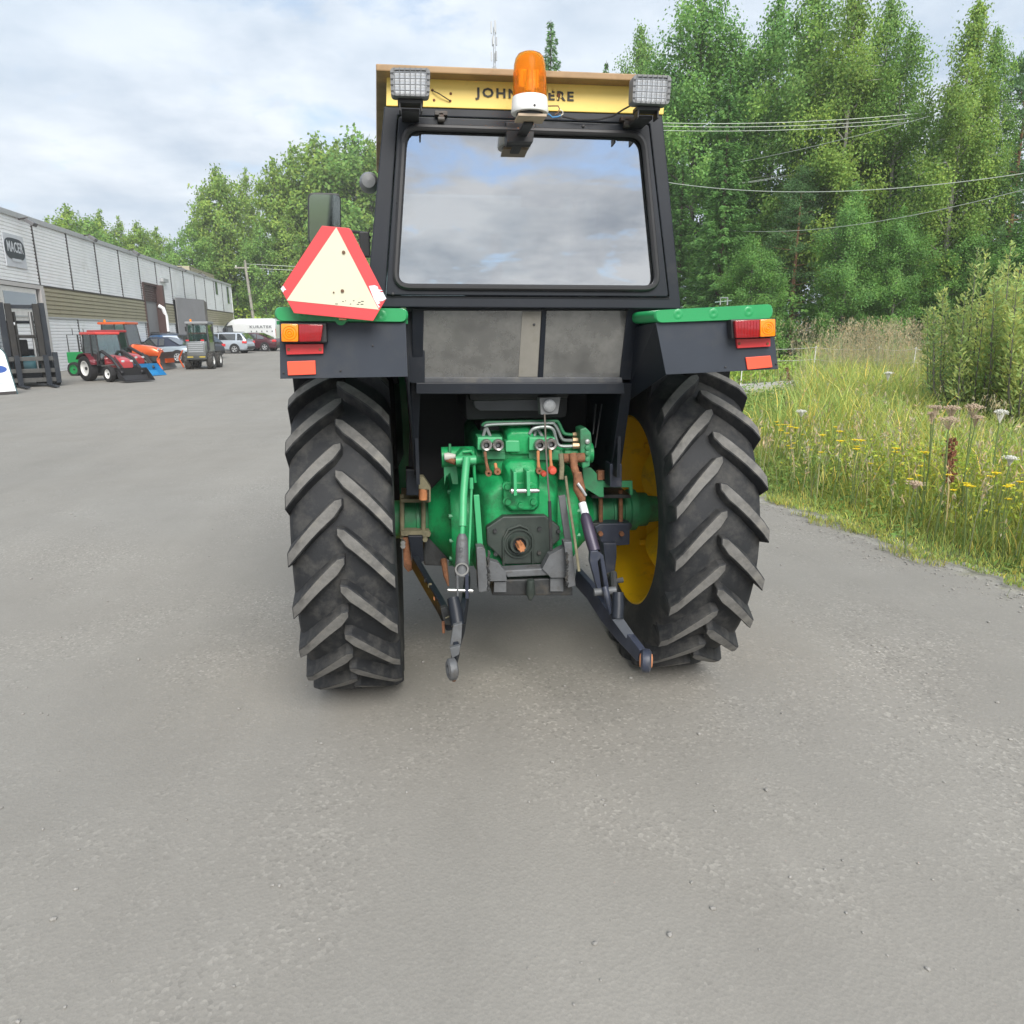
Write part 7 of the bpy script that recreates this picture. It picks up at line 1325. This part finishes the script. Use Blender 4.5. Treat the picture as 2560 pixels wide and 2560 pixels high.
# ---- flowers
YFL = M('yellow_petal', (0.80,0.62,0.02), 0.5, var=0.08, trans=0.2); STEM = M('flower_stem', (0.12,0.17,0.05), 0.6, var=0.1); UMB = M('faded_umbel', (0.46,0.36,0.26), 0.8, var=0.2); UMW = M('white_umbel', (0.66,0.66,0.60), 0.8, var=0.1); DOCK = M('dock_brown', (0.17,0.065,0.03), 0.8, var=0.3, scale=30)
def small_flower(h, petal, r_):
    root = thing('yellow_flower', 'x', 'flower'); mb = MB(); mb.tube([(0,0,0),(0.02,0.01,h*0.6),(0.03,0.0,h)], [0.003,0.0025,0.002], 4); mb.build('stem', STEM, root); mb = MB()
    for q in range(7): a = 2*math.pi*q/7; c_, s_ = math.cos(a), math.sin(a); mb.add([(0.03,0,h), (0.03+r_*0.7*c_-r_*0.3*s_, r_*0.7*s_+r_*0.3*c_, h+0.006), (0.03+r_*c_, r_*s_, h+0.003), (0.03+r_*0.7*c_+r_*0.3*s_, r_*0.7*s_-r_*0.3*c_, h+0.006)], [(0,1,2,3)])
    mb.lathe([(0,0.008),(r_*0.3,0.006),(r_*0.25,-0.004),(0,-0.006)], (0.03,0,h), 'Z', 7); mb.build('petals', petal, root, fix=False); return root
base_f = small_flower(0.40, YFL, 0.024); base_f['label'] = 'small yellow flower on a thin stem in the verge grass'; base_f['group'] = 'yellow flowers in the verge'
fl_px = [(1920+random.random()*90, 1060+random.random()*120) for _ in range(26)] + [(2130+random.random()*60, 1200+random.random()*60) for _ in range(12)] + [(2220+random.random()*150, 1210+random.random()*100) for _ in range(22)] + [(1950+random.random()*420, 1000+random.random()*260) for _ in range(14)]
for i, (px, py) in enumerate(fl_px):
    d = ray(px, py); hz = random.uniform(0.42, 0.66); q = CAM + d*((hz-CAM.z)/d.z)
    if q.x < edge(q.y)+0.25: q.x = edge(q.y)+0.3+random.random()*0.4
    o = base_f if i == 0 else copy_tree(base_f); o.location = (q.x, q.y, 0.02); o.rotation_euler = (0,0,random.random()*6.28); s_ = hz/0.40; o.scale = (s_*1.05,s_*1.05,s_)
def umbel(loc, h, r_, mt, label, seed):
    rs = random.Random(seed); root = thing('umbellifer', label, 'plant', loc, rs.random()*6, 'umbellifers in the verge'); mb = MB(); mb.tube([(0,0,0),(0.02,0,h*0.5),(0,0.02,h*0.9)], [0.008,0.006,0.005], 6); mb.build('stem', STEM, root); mb = MB()
    for q in range(26):
        a = q*2.4; rr = 0.8*r_*math.sqrt((q+0.5)/26)*rs.uniform(0.8,1.2); mb.tube([(0,0.02,h*0.9),(rr*math.cos(a),0.02+rr*math.sin(a),h-rr*0.35)], 0.0018, 3, cap=False)
        for _ in range(6): mb.box((rr*math.cos(a)+rs.gauss(0,0.012), 0.02+rr*math.sin(a)+rs.gauss(0,0.012), h-rr*0.35+rs.uniform(-0.008,0.012)), (0.007,0.007,0.005))
    struct(mb.build('flower_head', mt, root, fix=False), 'stuff'); return root
for i, (px, py, h, r_, mt, lb) in enumerate(((2335,1022,1.02,0.045,UMB,'leftmost faded pinkish umbel below the willow'),(2338,1038,0.95,0.04,UMB,'small faded umbel under the leftmost one'),(2375,1050,0.98,0.085,UMB,'widest faded brownish umbel below the willow'),(2440,1018,1.05,0.07,UMB,'faded umbel right of the widest one'),(2385,1022,1.05,0.06,UMB,'faded umbel just above the widest one'),(2433,1046,0.95,0.04,UMB,'small pale umbel right of and below the widest one'),(2497,1033,1.0,0.045,UMW,'white umbel by the reed leaf at the right edge'),(2007,1030,0.75,0.05,UMW,'white umbel cluster near the tyre'),(2225,935,1.1,0.04,UMW,'lone white umbel in the middle of the verge'),(2285,1210,0.55,0.05,UMB,'low brownish umbel in front of the verge'),(2520,1148,0.7,0.035,UMW,'small white umbel low at the right edge'))):
    d = ray(px, py); q = CAM+d*((h-CAM.z)/d.z); umbel((q.x, q.y, 0.02), h, r_, mt, lb, i)
def dock(px, py_top, px_b, py_b, lb, i, mt=DOCK, stem=None):
    g_ = GP(px_b, py_b); d = ray(px, py_top); dist = math.hypot(g_.x-CAM.x, g_.y-CAM.y); top = CAM+d*(dist/math.hypot(d.x, d.y)); root = thing('dock_plant', lb, 'plant', (g_.x, g_.y, 0.02), 0, 'dock stalks in the verge'); v = top-Vector((g_.x,g_.y,0.02)); mb = MB(); mb.tube([(0,0,0), v*0.5, v], [0.010,0.008,0.004], 6); mb.build('stalk', stem or mt, root); rs = random.Random(i); mb = MB()
    for q in range(170):
        t = 0.55+0.45*rs.random(); c_ = v*t+Vector((rs.gauss(0,0.018),rs.gauss(0,0.018),0)); mb.box(c_, (0.012,0.012,0.016), Matrix.Rotation(rs.random()*3,3,'Z'))
    mb.build('seed_head', mt, root, fix=False)
dock(1968,920,1978,990,'red-brown dock stalk by the pale track near the tyre',1); dock(2382,1095,2362,1345,'tall yellow stalk with a brown seed head at the right of the verge',2, DOCK, M('yellow_stalk', (0.42,0.33,0.12), 0.7)); dock(2205,870,2215,960,'thin brown seed stalk in the pale grass clump',3)
g_ = GP(2525,1190); rp = thing('reed_plant', 'broad green reed leaves at the right edge below the willow', 'plant', (g_.x, g_.y, 0.02), 0)
for i, (dx_, dz_) in enumerate(((0.20,0.62),(0.28,0.5),(0.05,0.55),(-0.12,0.45))):
    mb = MB(); P = [Vector((0,0,0)), Vector((dx_*0.3,0.02*i,dz_*0.55)), Vector((dx_*0.7,0.03*i,dz_*0.9)), Vector((dx_,0.03*i,dz_))]; v = []
    for q, w_ in zip(P, (0.012,0.016,0.011,0.001)): v += [q+Vector((-w_,-w_*0.4,0)), q+Vector((w_,w_*0.4,0))]
    mb.add(v, [(2*j,2*j+1,2*j+3,2*j+2) for j in range(3)]); mb.build('leaf', M('reed_green', (0.10,0.22,0.05), 0.5, trans=0.3), rp, smooth=True, fix=False)
# hillside shrub cover beyond the van and behind the hall
n = 26000; x = RN.uniform(-75, 22, n); y = RN.uniform(80, 112, n); z = np.array([hill(a, b)+G(a, min(b, 110))-0.12 for a, b in zip(x, y)]); fn = field_noise(x*0.35, y*0.4); D, U = frames(n, -0.2); lm = leaf_cloud('hillside_scrub', np.column_stack([x, y, z+RN.random(n)*(0.4+2.6*fn)]), D, U, RN.uniform(0.3, 0.6, n), 0.3, tints(n, (fn-0.5)*3, 0.2, 0.12)*np.array([1.25,1.2,1.0]), LEAFY, 0.1); o = link('hillside_scrub', lm); struct(o, 'stuff'); o['label'] = 'green scrub covering the slope beyond the yard'
# undergrowth at the foot of the right-hand wood
n = 44000; x = RN.uniform(6, 60, n); y = RN.uniform(27, 46, n); fn = field_noise(x*0.5, y*0.5); D, U = frames(n, -0.2); lm = leaf_cloud('wood_undergrowth', np.column_stack([x, y, RN.random(n)*(0.8+3.2*fn)]), D, U, RN.uniform(0.15, 0.32, n), 0.16, tints(n, (fn-0.5)*3, 0.18, 0.08), LEAFA, 0.1); o = link('wood_undergrowth', lm); struct(o, 'stuff'); o['label'] = 'dense undergrowth at the foot of the wood'
# ------------------------------------------------------------------ thin haze volume, added to lift the shadows in the trees
mb = MB(); mb.b2(-420, 420, -120, 420, -3, 75); hz_ = mb.build('haze', BKP); hz_.data.materials.clear(); struct(hz_, 'stuff'); hz_['label'] = 'thin pale haze added to lift the shadows in the trees'
m = bpy.data.materials.new('shadow_lift_haze'); m.use_nodes = True; t = m.node_tree; t.nodes.clear(); o = t.nodes.new('ShaderNodeOutputMaterial'); v = t.nodes.new('ShaderNodeVolumePrincipled'); v.inputs['Density'].default_value = 0.0008; v.inputs['Color'].default_value = (1.0,1.0,0.98,1); v.inputs['Anisotropy'].default_value = 0.0
t.links.new(v.outputs[0], o.inputs['Volume']); hz_.data.materials.append(m)
